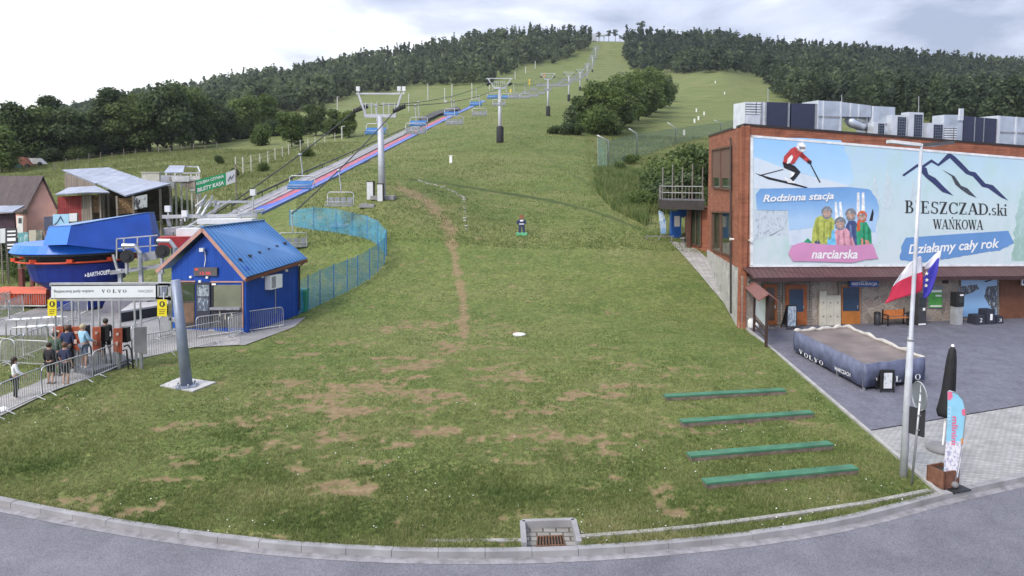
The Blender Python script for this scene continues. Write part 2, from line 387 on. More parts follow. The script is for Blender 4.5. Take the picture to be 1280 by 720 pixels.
# slab-serif letters, strokes in a unit box (width per letter)
def serif_geo(word, small=None):
    V, Fc = [], []
    def quad(p): o = len(V); V.extend(p); Fc.append(tuple(range(o, o+len(p))))
    def rect(x0, y0, x1, y1): quad([(x0,y0),(x1,y0),(x1,y1),(x0,y1)])
    def stroke(x0, y0, x1, y1, w): quad([(x0-w/2,y0),(x0+w/2,y0),(x1+w/2,y1),(x1-w/2,y1)])
    def arc(cx_, cy, rx, ry, a0, a1, wt, wn, n=18):
        for i in range(n):
            t0 = R(a0+(a1-a0)*i/n); t1 = R(a0+(a1-a0)*(i+1)/n)
            def pt(t, k):
                w_ = wn + (wt-wn)*abs(math.cos(t)); w2 = wn
                return (cx_+(rx-k*w_)*math.cos(t), cy+(ry-k*w2)*math.sin(t))
            quad([pt(t0,0),pt(t1,0),pt(t1,1),pt(t0,1)])
    T, n_, s_ = 0.17, 0.07, 0.06
    x = 0.0
    for c in word:
        def ser(cx_, y, w=0.34): rect(x+cx_-w/2, y, x+cx_+w/2, y+s_)
        if c == 'I': rect(x+.12,0,x+.12+T,1); ser(.205,0); ser(.205,1-s_); x += .48
        elif c == 'B':
            rect(x+.1,0,x+.1+T,1); rect(x+.0,0,x+.4,s_); rect(x,1-s_,x+.38,1); rect(x+.1,.5,x+.4,.5+s_)
            arc(x+.36,.765,.26,.235,-90,90,T,n_); arc(x+.38,.265,.32,.265,-90,90,T,n_); x += .82
        elif c == 'E':
            rect(x+.1,0,x+.1+T,1); rect(x,0,x+.68,s_); rect(x,1-s_,x+.64,1); rect(x+.1,.49,x+.48,.49+s_)
            rect(x+.62,0,x+.68,.24); rect(x+.58,.78,x+.64,1); rect(x+.44,.4,x+.49,.64); x += .8
        elif c == 'L': rect(x+.1,0,x+.1+T,1); rect(x,0,x+.66,s_); ser(.185,1-s_); rect(x+.6,0,x+.66,.28); x += .76
        elif c == 'Z': rect(x+.04,0,x+.66,s_); rect(x+.04,1-s_,x+.66,1); stroke(x+.13,0,x+.57,1,.2); rect(x+.6,0,x+.66,.24); rect(x+.04,.76,x+.1,1); x += .78
        elif c in 'CG': arc(x+.44,.5,.42,.5,40,320,T,n_); rect(x+.7,.68,x+.77,.96); rect(x+.7,.06,x+.76,.24); x += .86
        elif c == 'D': rect(x+.1,0,x+.1+T,1); rect(x,0,x+.4,s_); rect(x,1-s_,x+.4,1); arc(x+.38,.5,.46,.5,-90,90,T,n_); x += .94
        elif c == 'O': arc(x+.44,.5,.42,.5,0,360,T,n_,26); x += .9
        elif c == 'S':
            arc(x+.34,.74,.27,.26,30,270,T*.9,n_); arc(x+.34,.26,.3,.27,-150,90,T*.9,n_); rect(x+.56,.74,x+.62,.98); rect(x+.04,.03,x+.1,.28); x += .72
        elif c == 'A': stroke(x+.1,0,x+.42,1,.07); stroke(x+.74,0,x+.44,1,.19); rect(x+.24,.28,x+.6,.28+s_); ser(.1,0,.26); ser(.74,0,.32); x += .9
        elif c == 'V': stroke(x+.42,0,x+.1,1,.2); stroke(x+.44,0,x+.74,1,.08); ser(.1,1-s_,.32); ser(.74,1-s_,.26); x += .86
        elif c == 'W':
            stroke(x+.34,0,x+.1,1,.18); stroke(x+.36,0,x+.56,1,.07); stroke(x+.8,0,x+.56,1,.18); stroke(x+.82,0,x+1.02,1,.07); ser(.1,1-s_,.32); ser(.56,1-s_,.28); ser(1.02,1-s_,.26); x += 1.14
        elif c in 'NŃ':
            rect(x+.14,0,x+.2,1); rect(x+.66,0,x+.72,1); quad([(x+.6,0),(x+.72,0),(x+.26,1),(x+.1,1)]); ser(.17,0,.3); ser(.69,1-s_,.3); rect(x,1-s_,x+.2,1)
            if c == 'Ń': quad([(x+.4,1.08),(x+.47,1.06),(x+.62,1.26),(x+.5,1.28)])
            x += .88
        elif c == 'K': rect(x+.1,0,x+.1+T,1); ser(.185,0); ser(.185,1-s_); stroke(x+.24,.42,x+.68,1,.07); quad([(x+.6,0),(x+.82,0),(x+.5,.66),(x+.38,.56)]); ser(.7,0,.32); ser(.66,1-s_,.28); x += .86
        elif c == 'R': rect(x+.1,0,x+.1+T,1); ser(.185,0); rect(x,1-s_,x+.4,1); rect(x+.1,.46,x+.4,.52); arc(x+.36,.74,.29,.27,-90,90,T,n_); quad([(x+.62,0),(x+.82,0),(x+.54,.5),(x+.36,.5)]); x += .86
        elif c == 'H': rect(x+.1,0,x+.1+T,1); rect(x+.6,0,x+.6+T,1); rect(x+.2,.47,x+.65,.53); ser(.185,0); ser(.185,1-s_); ser(.685,0); ser(.685,1-s_); x += .92
        elif c == '.': rect(x+.05,0,x+.2,.16); x += .28
        elif c == 's': arc(x+.24,.47,.19,.17,30,270,.12,.06); arc(x+.24,.17,.21,.17,-150,90,.12,.06); x += .5
        elif c == 'k': rect(x+.08,0,x+.22,1); ser(.15,0,.28); rect(x,.94,x+.15,1); stroke(x+.2,.26,x+.5,.64,.06); quad([(x+.42,0),(x+.6,0),(x+.38,.44),(x+.28,.36)]); ser(.52,0,.26); ser(.48,.58,.24); x += .66
        elif c == 'i': rect(x+.08,0,x+.22,.64); ser(.15,0,.28); rect(x,.58,x+.15,.64); rect(x+.07,.8,x+.23,.96); x += .36
        else: x += .4
    a = np.array(V); lo = a.min(0); hi = a.max(0)
    return (a-lo)/(hi-lo), Fc, hi-lo
# ================================================================ GROUND
def sstep(a, b, x):
    t = np.clip((np.asarray(x, float) - a) / (b - a), 0, 1); return t*t*(3-2*t)
def vpix(x, y, z):
    z = z - CAM_H; d = y*ct - z*st; up = y*st + z*ct; d = np.maximum(d, 0.5)
    return 640 + F*x/d, 360 - SHIFT - F*up/d
KPX = [(-260,578),(-120,603),(0,628),(100,648),(200,665),(300,678),(400,687),(500,692),(600,693),(700,691),(800,685),(900,676),(1000,663),(1090,646),(1170,622),(1280,598),(1400,570),(1650,508)]
KERB = []
for a_, b_ in KPX:
    u_, v_ = ray(a_, b_); Y_ = -CAM_H / v_; KERB.append((u_*Y_, Y_))
KX = np.array([k[0] for k in KERB]); KY = np.array([k[1] for k in KERB])
def ykerb(x): return np.interp(x, KX, KY)
# edge between lawn and paved yard, and the footpath along the building's stone wall
EDGE_PX = [(1174,620),(1130,580),(1080,537),(1030,494),(985,455),(950,425),(932,411),(905,378),(880,348),(850,314),(838,302)]
EDGE = [G(*p) for p in EDGE_PX]
EX = np.array([p.x for p in EDGE]); EY = np.array([p.y for p in EDGE])
def xedge(y): return np.interp(y, EY, EX)
def seg_dist(px, py, pts):
    d = np.full(np.shape(px), 1e9)
    for (x0, y0), (x1, y1) in zip(pts[:-1], pts[1:]):
        t = np.clip(((px-x0)*(x1-x0) + (py-y0)*(y1-y0)) / ((x1-x0)**2 + (y1-y0)**2), 0, 1)
        d = np.minimum(d, np.hypot(px - x0 - t*(x1-x0), py - y0 - t*(y1-y0)))
    return d
DIRT_SPOTS = [(430,520,120,48,.52),(560,480,70,50,.40),(690,540,130,48,.47),(340,565,90,34,.40),(560,430,60,26,.42),(180,640,34,10,.8),(825,612,14,26,.55),
              (290,668,60,6,.5),(160,598,20,6,.6),(210,570,26,8,.6),(300,545,28,9,.5),(500,500,60,40,.45),(640,500,50,50,.40),(780,540,60,34,.42),(420,610,50,12,.5),
              (940,600,30,8,.4),(850,640,40,8,.4),(620,570,80,20,.42),(700,505,40,20,.45),(520,262,40,20,.2),(205,520,30,16,.4),(770,590,30,14,.5),
              (870,660,60,5,.55),(560,600,50,14,.32),(470,510,175,75,.52),(700,535,150,62,.47),(560,425,100,34,.44),(240,560,110,46,.34),(445,228,45,14,.34),(490,188,40,10,.30),(600,255,60,12,.26)]
def dirt_mask(px, py, x, y):
    b = np.zeros(np.shape(px))
    for cx_, cy_, rx, ry, k in DIRT_SPOTS:
        b = np.maximum(b, k*np.exp(-((px-cx_)/rx)**2*0.7 - ((py-cy_)/ry)**2*0.7))
    n = .30*fbm(x*.8, y*1.4, 2.0, 4, 11) + .36*fbm(x*.85, y*1.3, .8, 3, 5) + .34*fbm(x, y, .22, 3, 61)
    T = .640 - .27*np.minimum(b, .62)
    d = .95*sstep(T - .05, T + .085, n)
    near_b = np.clip(b*1.6, 0, 1); d = np.maximum(d, .42*near_b*sstep(.38, .62, fbm(x, y, 1.1, 4, 63)))
    path = seg_dist(px, py, [(498,232),(520,243),(540,256),(556,276),(566,300),(571,340),(579,370),(580,420)])
    wob = fbm(x, y, 1.2, 3, 2)
    wd = np.interp(py, [232, 262, 300, 330, 420], [6, 12, 12, 8, 7])
    d = np.maximum(d, 0.9*sstep(1.1, 0.3, path/wd + (wob - 0.5)*1.5)*(py < 430))
    p2 = seg_dist(px, py, [(420,238),(470,232),(500,236),(560,262)])
    d = np.maximum(d, 0.5*sstep(9, 2, p2 + (wob-0.5)*14))
    p3 = seg_dist(px, py, [(455,205),(530,160),(590,140)])
    d = np.maximum(d, 0.45*sstep(10, 2, p3 + (wob-0.5)*18))
    return d * (1 - sstep(58, 40, y)*0)
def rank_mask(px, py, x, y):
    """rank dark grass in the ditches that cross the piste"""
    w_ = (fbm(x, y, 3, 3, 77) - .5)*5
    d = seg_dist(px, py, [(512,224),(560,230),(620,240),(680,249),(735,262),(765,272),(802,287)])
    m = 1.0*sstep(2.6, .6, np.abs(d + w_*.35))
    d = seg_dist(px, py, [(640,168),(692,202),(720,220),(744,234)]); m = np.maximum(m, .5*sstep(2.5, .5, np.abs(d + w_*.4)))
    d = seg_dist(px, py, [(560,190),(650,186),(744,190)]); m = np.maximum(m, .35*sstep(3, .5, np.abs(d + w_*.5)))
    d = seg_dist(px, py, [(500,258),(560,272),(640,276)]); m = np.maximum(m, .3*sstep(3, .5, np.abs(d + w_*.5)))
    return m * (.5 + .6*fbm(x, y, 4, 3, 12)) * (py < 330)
def meadow_mask(px, py, x, y):
    """uncut grass: left field, the bank beside the restaurant, upper right slope"""
    edge = np.interp(py, [120, 160, 200, 240, 262, 300, 700], [560, 470, 425, 340, 300, 250, 0])
    m = sstep(10, -30, px - edge) * (y > 50)
    bank = sstep(-12, 10, px - np.interp(py, [150, 200, 240, 262, 290, 320], [735, 738, 742, 760, 815, 900])) * (py < 320) * (y > 52)
    return np.clip(m + 0.85*bank, 0, 1)
uu = np.concatenate([np.linspace(-1.6, -0.78, 30), np.linspace(-0.76, 0.76, 430), np.linspace(0.78, 1.6, 30)])
yy = np.concatenate([np.linspace(11.5, 45, 330), np.geomspace(45.12, 100, 200)[0:], np.geomspace(101, 1250, 190)])
UU, YY = np.meshgrid(uu, yy); XX = UU*YY; ZZ = gz(XX, YY)
PX, PY = vpix(XX, YY, ZZ)
near = sstep(70, 40, YY)
DM = dirt_mask(PX, PY, XX, YY)
ZZ = ZZ + near*((fbm(XX, YY, 1.1, 3, 8) - 0.5)*0.05) - 0.025*DM*near
gully = ((PX > 655.5) & (PX < 721) & (PY > 653.5) & (PY < 690) & (YY < 18)).astype(float); ZZ = ZZ - gully*0.4
kerbside = sstep(0.10, 0.0, YY - ykerb(XX) - 0.26)
ZZ = ZZ - kerbside*0.5
paved = sstep(-0.1, 0.25, XX - xedge(YY)) * (YY < 56)
ZZ = ZZ - 0.06*paved
def grid_obj(name, X, Y, Z, m, attrs=None):
    r, c = X.shape
    me = bpy.data.meshes.new(name); me.vertices.add(r*c)
    me.vertices.foreach_set('co', np.stack([X, Y, Z], -1).ravel())
    i = (np.arange(r-1)[:, None]*c + np.arange(c-1)[None]).ravel()
    q = np.stack([i, i+1, i+c+1, i+c], -1).ravel(); nf = len(i)
    me.loops.add(nf*4); me.polygons.add(nf)
    me.loops.foreach_set('vertex_index', q); me.polygons.foreach_set('loop_start', np.arange(nf)*4)
    me.polygons.foreach_set('loop_total', np.full(nf, 4)); me.update(calc_edges=True)
    me.polygons.foreach_set('use_smooth', np.ones(nf, bool))
    uv = me.uv_layers.new(name='UVMap'); xy = np.stack([X.ravel(), Y.ravel()], -1)[q]
    uv.data.foreach_set('uv', xy.ravel())
    for k, a in (attrs or {}).items():
        at = me.attributes.new(k, 'FLOAT', 'POINT'); at.data.foreach_set('value', a.ravel().astype(np.float32))
    me.materials.append(m)
    o = bpy.data.objects.new(name, me); COL.objects.link(o); o['kind'] = 'structure'
    return o
def ground_material():
    m, t, b = _new('turf'); n = t.nodes.new; l = t.links.new
    b.inputs['Roughness'].default_value = 0.9; b.inputs['Specular IOR Level'].default_value = 0.15
    c = n('ShaderNodeTexCoord')
    def noise(s, d=6, ro=0.6, vec=None, stretch=None):
        x = n('ShaderNodeTexNoise'); x.inputs['Scale'].default_value = s; x.inputs['Detail'].default_value = d; x.inputs['Roughness'].default_value = ro
        if stretch:
            mp = n('ShaderNodeMapping'); mp.inputs['Scale'].default_value = stretch; l(c.outputs['Object'], mp.inputs[0]); l(mp.outputs[0], x.inputs['Vector'])
        else: l(c.outputs['Object'], x.inputs['Vector'])
        return x.outputs['Fac']
    def ramp(f, *st):
        r = n('ShaderNodeValToRGB'); l(f, r.inputs[0]); e = r.color_ramp.elements
        e[0].position, e[0].color = st[0][0], (*st[0][1], 1); e[1].position, e[1].color = st[-1][0], (*st[-1][1], 1)
        for p, cc in st[1:-1]: x = e.new(p); x.color = (*cc, 1)
        return r.outputs[0]
    def mixc(f, a, bb, mode='MIX'):
        x = n('ShaderNodeMixRGB'); x.blend_type = mode
        if isinstance(f, float): x.inputs[0].default_value = f
        else: l(f, x.inputs[0])
        l(a, x.inputs[1]); l(bb, x.inputs[2]); return x.outputs[0]
    big = ramp(noise(0.07, 8, 0.62, stretch=(1, 1.5, 1)), (0.32, (0.072, 0.116, 0.032)), (0.48, (0.134, 0.166, 0.052)), (0.64, (0.20, 0.195, 0.088)))
    mid = ramp(noise(1.1, 8, 0.7), (0.3, (0.055, 0.096, 0.024)), (0.52, (0.130, 0.165, 0.050)), (0.72, (0.215, 0.208, 0.098)))
    grass = mixc(0.5, big, mid)
    fine = ramp(noise(13, 4, 0.7), (0.3, (0.25, 0.27, 0.2)), (0.55, (0.5, 0.5, 0.5)), (0.75, (0.80, 0.78, 0.72)))
    grass = mixc(0.9, grass, fine, 'OVERLAY')
    g3 = ramp(noise(3.4, 10, 0.82), (0.34, (0.20, 0.22, 0.18)), (0.5, (0.5, 0.5, 0.48)), (0.66, (0.82, 0.80, 0.74)))
    grass = mixc(0.85, grass, g3, 'OVERLAY')
    field = ramp(noise(0.16, 8, 0.68, stretch=(0.6, 1.8, 1)), (0.3, (0.080, 0.115, 0.034)), (0.5, (0.140, 0.168, 0.058)), (0.7, (0.235, 0.228, 0.10)))
    f2 = ramp(noise(1.6, 6, 0.75), (0.3, (0.2, 0.22, 0.16)), (0.55, (0.5, 0.5, 0.48)), (0.8, (0.85, 0.82, 0.7)))
    field = mixc(0.8, field, f2, 'OVERLAY')
    am = n('ShaderNodeAttribute'); am.attribute_name = 'meadow'; ad = n('ShaderNodeAttribute'); ad.attribute_name = 'dirt'
    col = mixc(am.outputs['Fac'], grass, field)
    ar = n('ShaderNodeAttribute'); ar.attribute_name = 'rank'
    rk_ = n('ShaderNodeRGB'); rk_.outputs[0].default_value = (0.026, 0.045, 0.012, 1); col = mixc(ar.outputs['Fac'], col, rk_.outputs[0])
    soil = ramp(noise(3.2, 8, 0.75), (0.3, (0.125, 0.088, 0.048)), (0.5, (0.225, 0.155, 0.090)), (0.72, (0.35, 0.255, 0.155)))
    dn = noise(9, 5, 0.7); mm = n('ShaderNodeMath'); mm.operation = 'MULTIPLY_ADD'; l(dn, mm.inputs[0]); mm.inputs[1].default_value = 0.8; mm.inputs[2].default_value = -0.4
    a2 = n('ShaderNodeMath'); a2.operation = 'MULTIPLY_ADD'; l(ad.outputs['Fac'], a2.inputs[0]); a2.inputs[1].default_value = 1.0; l(mm.outputs[0], a2.inputs[2])
    a3 = n('ShaderNodeMath'); a3.operation = 'MULTIPLY'; a3.use_clamp = True; l(a2.outputs[0], a3.inputs[0]); l(ad.outputs['Fac'], a3.inputs[1])
    col = mixc(a3.outputs[0], col, soil)
    l(col, b.inputs['Base Color'])
    bp = n('ShaderNodeBump'); bp.inputs['Strength'].default_value = 0.55; bp.inputs['Distance'].default_value = 0.06
    l(noise(16, 5, 0.7), bp.inputs['Height']); l(bp.outputs[0], b.inputs['Normal'])
    return m
MM = meadow_mask(PX, PY, XX, YY)
TURF = ground_material()
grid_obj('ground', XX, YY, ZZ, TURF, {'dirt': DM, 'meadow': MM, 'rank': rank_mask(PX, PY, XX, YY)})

# ---------------------------------------------------------------- road, kerb, paving
def asphalt(name, base, sc=40):
    m, t, b = _new(name); n = t.nodes.new; l = t.links.new
    c = n('ShaderNodeTexCoord'); b.inputs['Roughness'].default_value = 0.75
    a = n('ShaderNodeTexNoise'); a.inputs['Scale'].default_value = 0.45; a.inputs['Detail'].default_value = 8; a.inputs['Roughness'].default_value = 0.7; l(c.outputs['Object'], a.inputs['Vector'])
    f = n('ShaderNodeTexNoise'); f.inputs['Scale'].default_value = sc; f.inputs['Detail'].default_value = 3; l(c.outputs['Object'], f.inputs['Vector'])
    r = n('ShaderNodeValToRGB'); l(a.outputs['Fac'], r.inputs[0]); e = r.color_ramp.elements; e[0].position = .3; e[1].position = .72
    e[0].color = (*[x*0.68 for x in base], 1); e[1].color = (*[x*1.25 for x in base], 1)
    r2 = n('ShaderNodeValToRGB'); l(f.outputs['Fac'], r2.inputs[0]); r2.color_ramp.elements[0].position = .32; r2.color_ramp.elements[1].position = .72
    r2.color_ramp.elements[0].color = (.28,.28,.28,1); r2.color_ramp.elements[1].color = (.78,.78,.76,1)
    mx = n('ShaderNodeMixRGB'); mx.blend_type = 'OVERLAY'; mx.inputs[0].default_value = .8; l(r.outputs[0], mx.inputs[1]); l(r2.outputs[0], mx.inputs[2])
    l(mx.outputs[0], b.inputs['Base Color'])
    bp = n('ShaderNodeBump'); bp.inputs['Strength'].default_value = .3; bp.inputs['Distance'].default_value = .01; l(f.outputs['Fac'], bp.inputs['Height']); l(bp.outputs[0], b.inputs['Normal'])
    return m
MATS['asphalt'] = asphalt('asphalt', (0.140, 0.138, 0.164))
xs = np.linspace(-34, 44, 160); rows = np.linspace(0, 1, 16)
XR = np.repeat(xs[None], 16, 0); YR = (-12*(1-rows[:, None]) + (ykerb(xs)[None] + 0.06)*rows[:, None]); ZR = np.full_like(XR, -0.11) + 0.03*(1-np.clip((ykerb(XR)-YR)/0.5, 0, 1))*0
grid_obj('road', XR, YR, ZR, MATS['asphalt'])
CONC = mat('concrete', (0.27,0.265,0.275), 0.85, var=.22, scale=1.6, bump=.25, dirt=.35)
CONC2 = mat('weathered_concrete', (0.30, 0.29, 0.275), 0.88, var=.28, scale=2.2, bump=.3, dirt=.5)
def arc_points(pts, step):
    out = [Vector(pts[0])]; 
    for a, b in zip(pts[:-1], pts[1:]):
        a, b = Vector(a), Vector(b); k = max(1, int(round((b-a).length/step)))
        out += [a + (b-a)*i/k for i in range(1, k+1)]
    return out
# kerb stones, one metre long with open joints; a gully interrupts the back edging
kb = MB(); smooth_x = np.linspace(KX[0], KX[-1], 400)
from itertools import accumulate
ksm = np.convolve(np.pad(ykerb(smooth_x), 12, mode='reflect', reflect_type='odd'), np.ones(25)/25, 'valid')
def ykerb(x): return np.interp(x, smooth_x, ksm)
cur = KX[0] + 0.3
rk = random.Random(3)
while cur < KX[-1] - 1.5:
    x0 = cur; sl_ = (ykerb(x0+.5)-ykerb(x0))/.5; dx = 1.0/math.sqrt(1+sl_*sl_); x1 = x0 + dx - 0.012
    a = Vector((x0, float(ykerb(x0)), 0)); b = Vector((x1, float(ykerb(x1)), 0)); nn = Vector((-(b-a).y, (b-a).x, 0)).normalized()
    z = 0.03 + rk.uniform(-.006, .006)
    if (x0 > 13.0): z = 0.0
    kb.hexa([a + Vector((0,0,-.35)), b + Vector((0,0,-.35)), b + nn*.2 + Vector((0,0,-.35)), a + nn*.2 + Vector((0,0,-.35)),
             a + nn*.02 + Vector((0,0,z)), b + nn*.02 + Vector((0,0,z)), b + nn*.2 + Vector((0,0,z)), a + nn*.2 + Vector((0,0,z))])
    cur += dx
struct(kb.build('kerb', CONC))
gut = MB()                                     # pale gutter strip at the foot of the kerb
for i in range(300):
    x0 = -18 + i*0.13; x1 = x0 + 0.13
    gut.add([(x0, float(ykerb(x0))-.22, -.104), (x1, float(ykerb(x1))-.22, -.104), (x1, float(ykerb(x1))+.03, -.104), (x0, float(ykerb(x0))+.03, -.104)], [(0,1,2,3)])
struct(gut.build('gutter', mat('gutter_dust', (0.24,0.23,0.24), .9, var=.3, scale=5)))
# back edging beside the gully
def edging(name, pts, wd, zt, step=1.0, m=CONC2, depth=.3, gap=.012):
    k = MB(); P = arc_points(pts, step)
    for a, b in zip(P[:-1], P[1:]):
        d = (b-a).normalized(); nn = Vector((-d.y, d.x, 0)); a2 = a + d*gap/2; b2 = b - d*gap/2
        za = a.z + zt; zb = b.z + zt
        k.hexa([Vector((*(p).xy, zz)) for p, zz in ((a2, za-depth), (b2, zb-depth), (b2+nn*wd, zb-depth), (a2+nn*wd, za-depth), (a2, za), (b2, zb), (b2+nn*wd, zb), (a2+nn*wd, za))])
    return struct(k.build(name, m))
g0 = G(532,678); g1_ = G(654,677); edging('edging', [g0, g1_], .13, .012)
LIGHTC = mat('pale_edging', (0.34,0.33,0.315), .85, var=.2, scale=2, bump=.2, dirt=.3)
edging('edging', [G(722,675), G(800,669), G(880,661), G(1000,645), G(1090,631), G(1165,616)], .13, .06)
# lawn edge of the yard: narrow concrete edging
edging('edging', [Vector((p.x, p.y, g1(p.x, p.y))) for p in reversed(EDGE[:8])], .12, .06, 1.0, LIGHTC)
def paving_mat(name, c1, c2, mort, bw, rh, rot, ms=.006, worn=None):
    return brick_mat(name, c1, c2, mort, bw, rh, ms, .8, rot=rot, bump=.3, var=.2)
dirn = math.atan2(EDGE[5].y-EDGE[1].y, EDGE[5].x-EDGE[1].x)
PAVE_D = paving_mat('dark_pavers', (0.135,0.135,0.168), (0.168,0.168,0.205), (0.065,0.065,0.075), .2, .1, -dirn)
PAVE_L = paving_mat('pale_pavers', (0.30,0.295,0.29), (0.37,0.365,0.355), (0.14,0.138,0.135), .2, .1, -R(7), .008)
PAVE_P = paving_mat('path_pavers', (0.30,0.29,0.28), (0.36,0.35,0.335), (0.15,0.145,0.14), .4, .4, -dirn, .01)
def sheet(name, fa, fb, rows_, m, dz, nc=60):
    """sheet between two edge functions of depth"""
    T = np.linspace(0, 1, nc); Yv = np.asarray(rows_); A = fa(Yv)[:, None]; B = fb(Yv)[:, None]
    X = A*(1-T) + B*T; Y = np.repeat(Yv[:, None], nc, 1); return grid_obj(name, X, Y, gz(X, Y) + dz, m)
sp0 = G(1093,538); sp1 = G(1280,507); sps = (sp1.y-sp0.y)/(sp1.x-sp0.x)
# yard (dark) and forecourt (pale): split along a slightly oblique joint
def yard_sheet():
    nc, nr = 90, 80
    T = np.linspace(0, 1, nc); XA = np.zeros((nr, nc)); YA = np.zeros((nr, nc)); YB = np.zeros((nr, nc)); XB = np.zeros((nr, nc))
    for j in range(nr):
        s = j/(nr-1)
        xr = 48.0
        # rows run from the joint (s=0) to the building (s=1)
        yl = sp0.y + (47.5-sp0.y)*s
        xl = float(xedge(yl)) + .12
        xx = xl*(1-T) + xr*T
        YA[j] = yl + sps*(xx-xl)*(1-s); XA[j] = xx
    grid_obj('yard_paving', XA, YA, gz(XA, YA) + .004, PAVE_D)
    xl0 = np.array([float(xedge(EDGE[0].y + (sp0.y-EDGE[0].y)*j/23))+.12 for j in range(24)])
    for j in range(24):
        s = j/23; xx = xl0[j]*(1-T) + 48*T
        top = sp0.y + sps*(xx-sp0.x); bot = ykerb(xx) + .2
        XB = XB[:24]; YB = YB[:24]; XB[j] = xx; YB[j] = bot*(1-s) + top*s
    grid_obj('forecourt_paving', XB, YB, gz(XB, YB) + .004, PAVE_L)
yard_sheet()
yr = np.linspace(EDGE[6].y, EDGE[10].y, 40)
sheet('footpath', lambda y: xedge(y) - .05, lambda y: xedge(y) + 1.6, yr, PAVE_P, .02, 8)
# station apron on the left: pale asphalt and slabs
def poly_sheet(name, pxs, m, dz):
    pts = [G(*p) for p in pxs]; bm = bmesh.new(); vs = [bm.verts.new((p.x, p.y, 0)) for p in pts]; bm.faces.new(vs)
    bmesh.ops.triangulate(bm, faces=bm.faces)
    for _ in range(5):
        es = [e for e in bm.edges if e.calc_length() > 0.9]
        if not es: break
        bmesh.ops.subdivide_edges(bm, edges=es, cuts=1); bmesh.ops.triangulate(bm, faces=bm.faces)
    for v in bm.verts: v.co.z = g1(v.co.x, v.co.y) + dz
    me = bpy.data.meshes.new(name); bm.to_mesh(me); bm.free(); me.materials.append(m); box_uv(me)
    o = bpy.data.objects.new(name, me); COL.objects.link(o); o['kind'] = 'structure'; return o
MATS['apron'] = asphalt('apron_asphalt', (0.27,0.262,0.265), 30)
STPAVE = [(-60,405),(0,398),(60,380),(110,372),(200,382),(262,390),(330,405),(382,397),(368,409),(306,432),(235,432),(165,452),(115,448),(60,420),(0,420)]
poly_sheet('station_paving', STPAVE, MATS['apron'], .03)
poly_sheet('queue_path', [(-60,548),(0,522),(55,495),(118,470),(170,450),(232,436),(300,432),(300,418),(160,438),(100,455),(40,482),(-60,520)], paving_mat('queue_pavers', (0.30,0.285,0.28), (0.35,0.335,0.325), (0.15,0.14,0.14), .3, .3, .3), .045)

# ================================================================ FOLIAGE
def leaf_cloud(blobs, n, size, rg, flat=0.35, inner=0.45):
    """n leaf sprays (quads) through the volume of ellipsoid blobs; returns verts (n,4,3) and tint"""
    vol = np.array([b[3]*b[4]*b[5] for b in blobs])**0.75; pick = rg.choice(len(blobs), n, p=vol/vol.sum())
    B = np.array([b[:6] for b in blobs])[pick]
    d = rg.normal(size=(n, 3)); d /= np.linalg.norm(d, axis=1)[:, None]
    r = (inner + (1-inner)*rg.random(n)**0.6) * (1 + rg.normal(size=n)*0.10)
    c = B[:, :3] + d*B[:, 3:6]*r[:, None]
    nrm = d*0.9 + rg.normal(size=(n, 3))*0.8; nrm[:, 2] += flat; nrm /= np.linalg.norm(nrm, axis=1)[:, None]
    a = np.cross(nrm, rg.normal(size=(n, 3))); a /= np.linalg.norm(a, axis=1)[:, None]; b = np.cross(nrm, a)
    s = size*(0.55 + rg.random(n)*0.9); s2 = s*(0.45 + rg.random(n)*0.5)
    a = a*s[:, None]*.5; b = b*s2[:, None]*.5
    q = np.stack([c-a-b*.3, c+b*1.1-a*.1, c+a+b*.2, c-b*.9+a*.15], 1)
    bt = np.array([hash((round(x[0], 3), round(x[2], 3))) % 1000/1000 for x in blobs])[pick]
    tint = np.clip(0.5 + (bt-0.5)*0.45 + rg.normal(size=n)*0.17, 0, 1)
    return q, tint
def quads_obj(name, q, tint, m, parent=None):
    n = len(q); me = bpy.data.meshes.new(name); me.vertices.add(n*4); me.vertices.foreach_set('co', q.reshape(-1))
    me.loops.add(n*4); me.polygons.add(n); me.loops.foreach_set('vertex_index', np.arange(n*4)); me.polygons.foreach_set('loop_start', np.arange(n)*4); me.polygons.foreach_set('loop_total', np.full(n, 4))
    me.update(calc_edges=True)
    at = me.attributes.new('tint', 'FLOAT', 'FACE'); at.data.foreach_set('value', tint.astype(np.float32)); me.materials.append(m)
    o = bpy.data.objects.new(name, me); COL.objects.link(o)
    if parent is not None: o.parent = parent
    return o
LEAF_D = leaf_mat('dark_leaves', (0.030,0.050,0.022), (0.066,0.096,0.040), (0.130,0.165,0.070))
LEAF_M = leaf_mat('mid_leaves', (0.040,0.066,0.020), (0.084,0.122,0.038), (0.155,0.195,0.068))
LEAF_L = leaf_mat('bright_leaves', (0.058,0.094,0.022), (0.105,0.152,0.040), (0.19,0.235,0.070))
BARK = mat('bark', (0.09,0.075,0.06), .95, var=.35, scale=6, bump=.6)
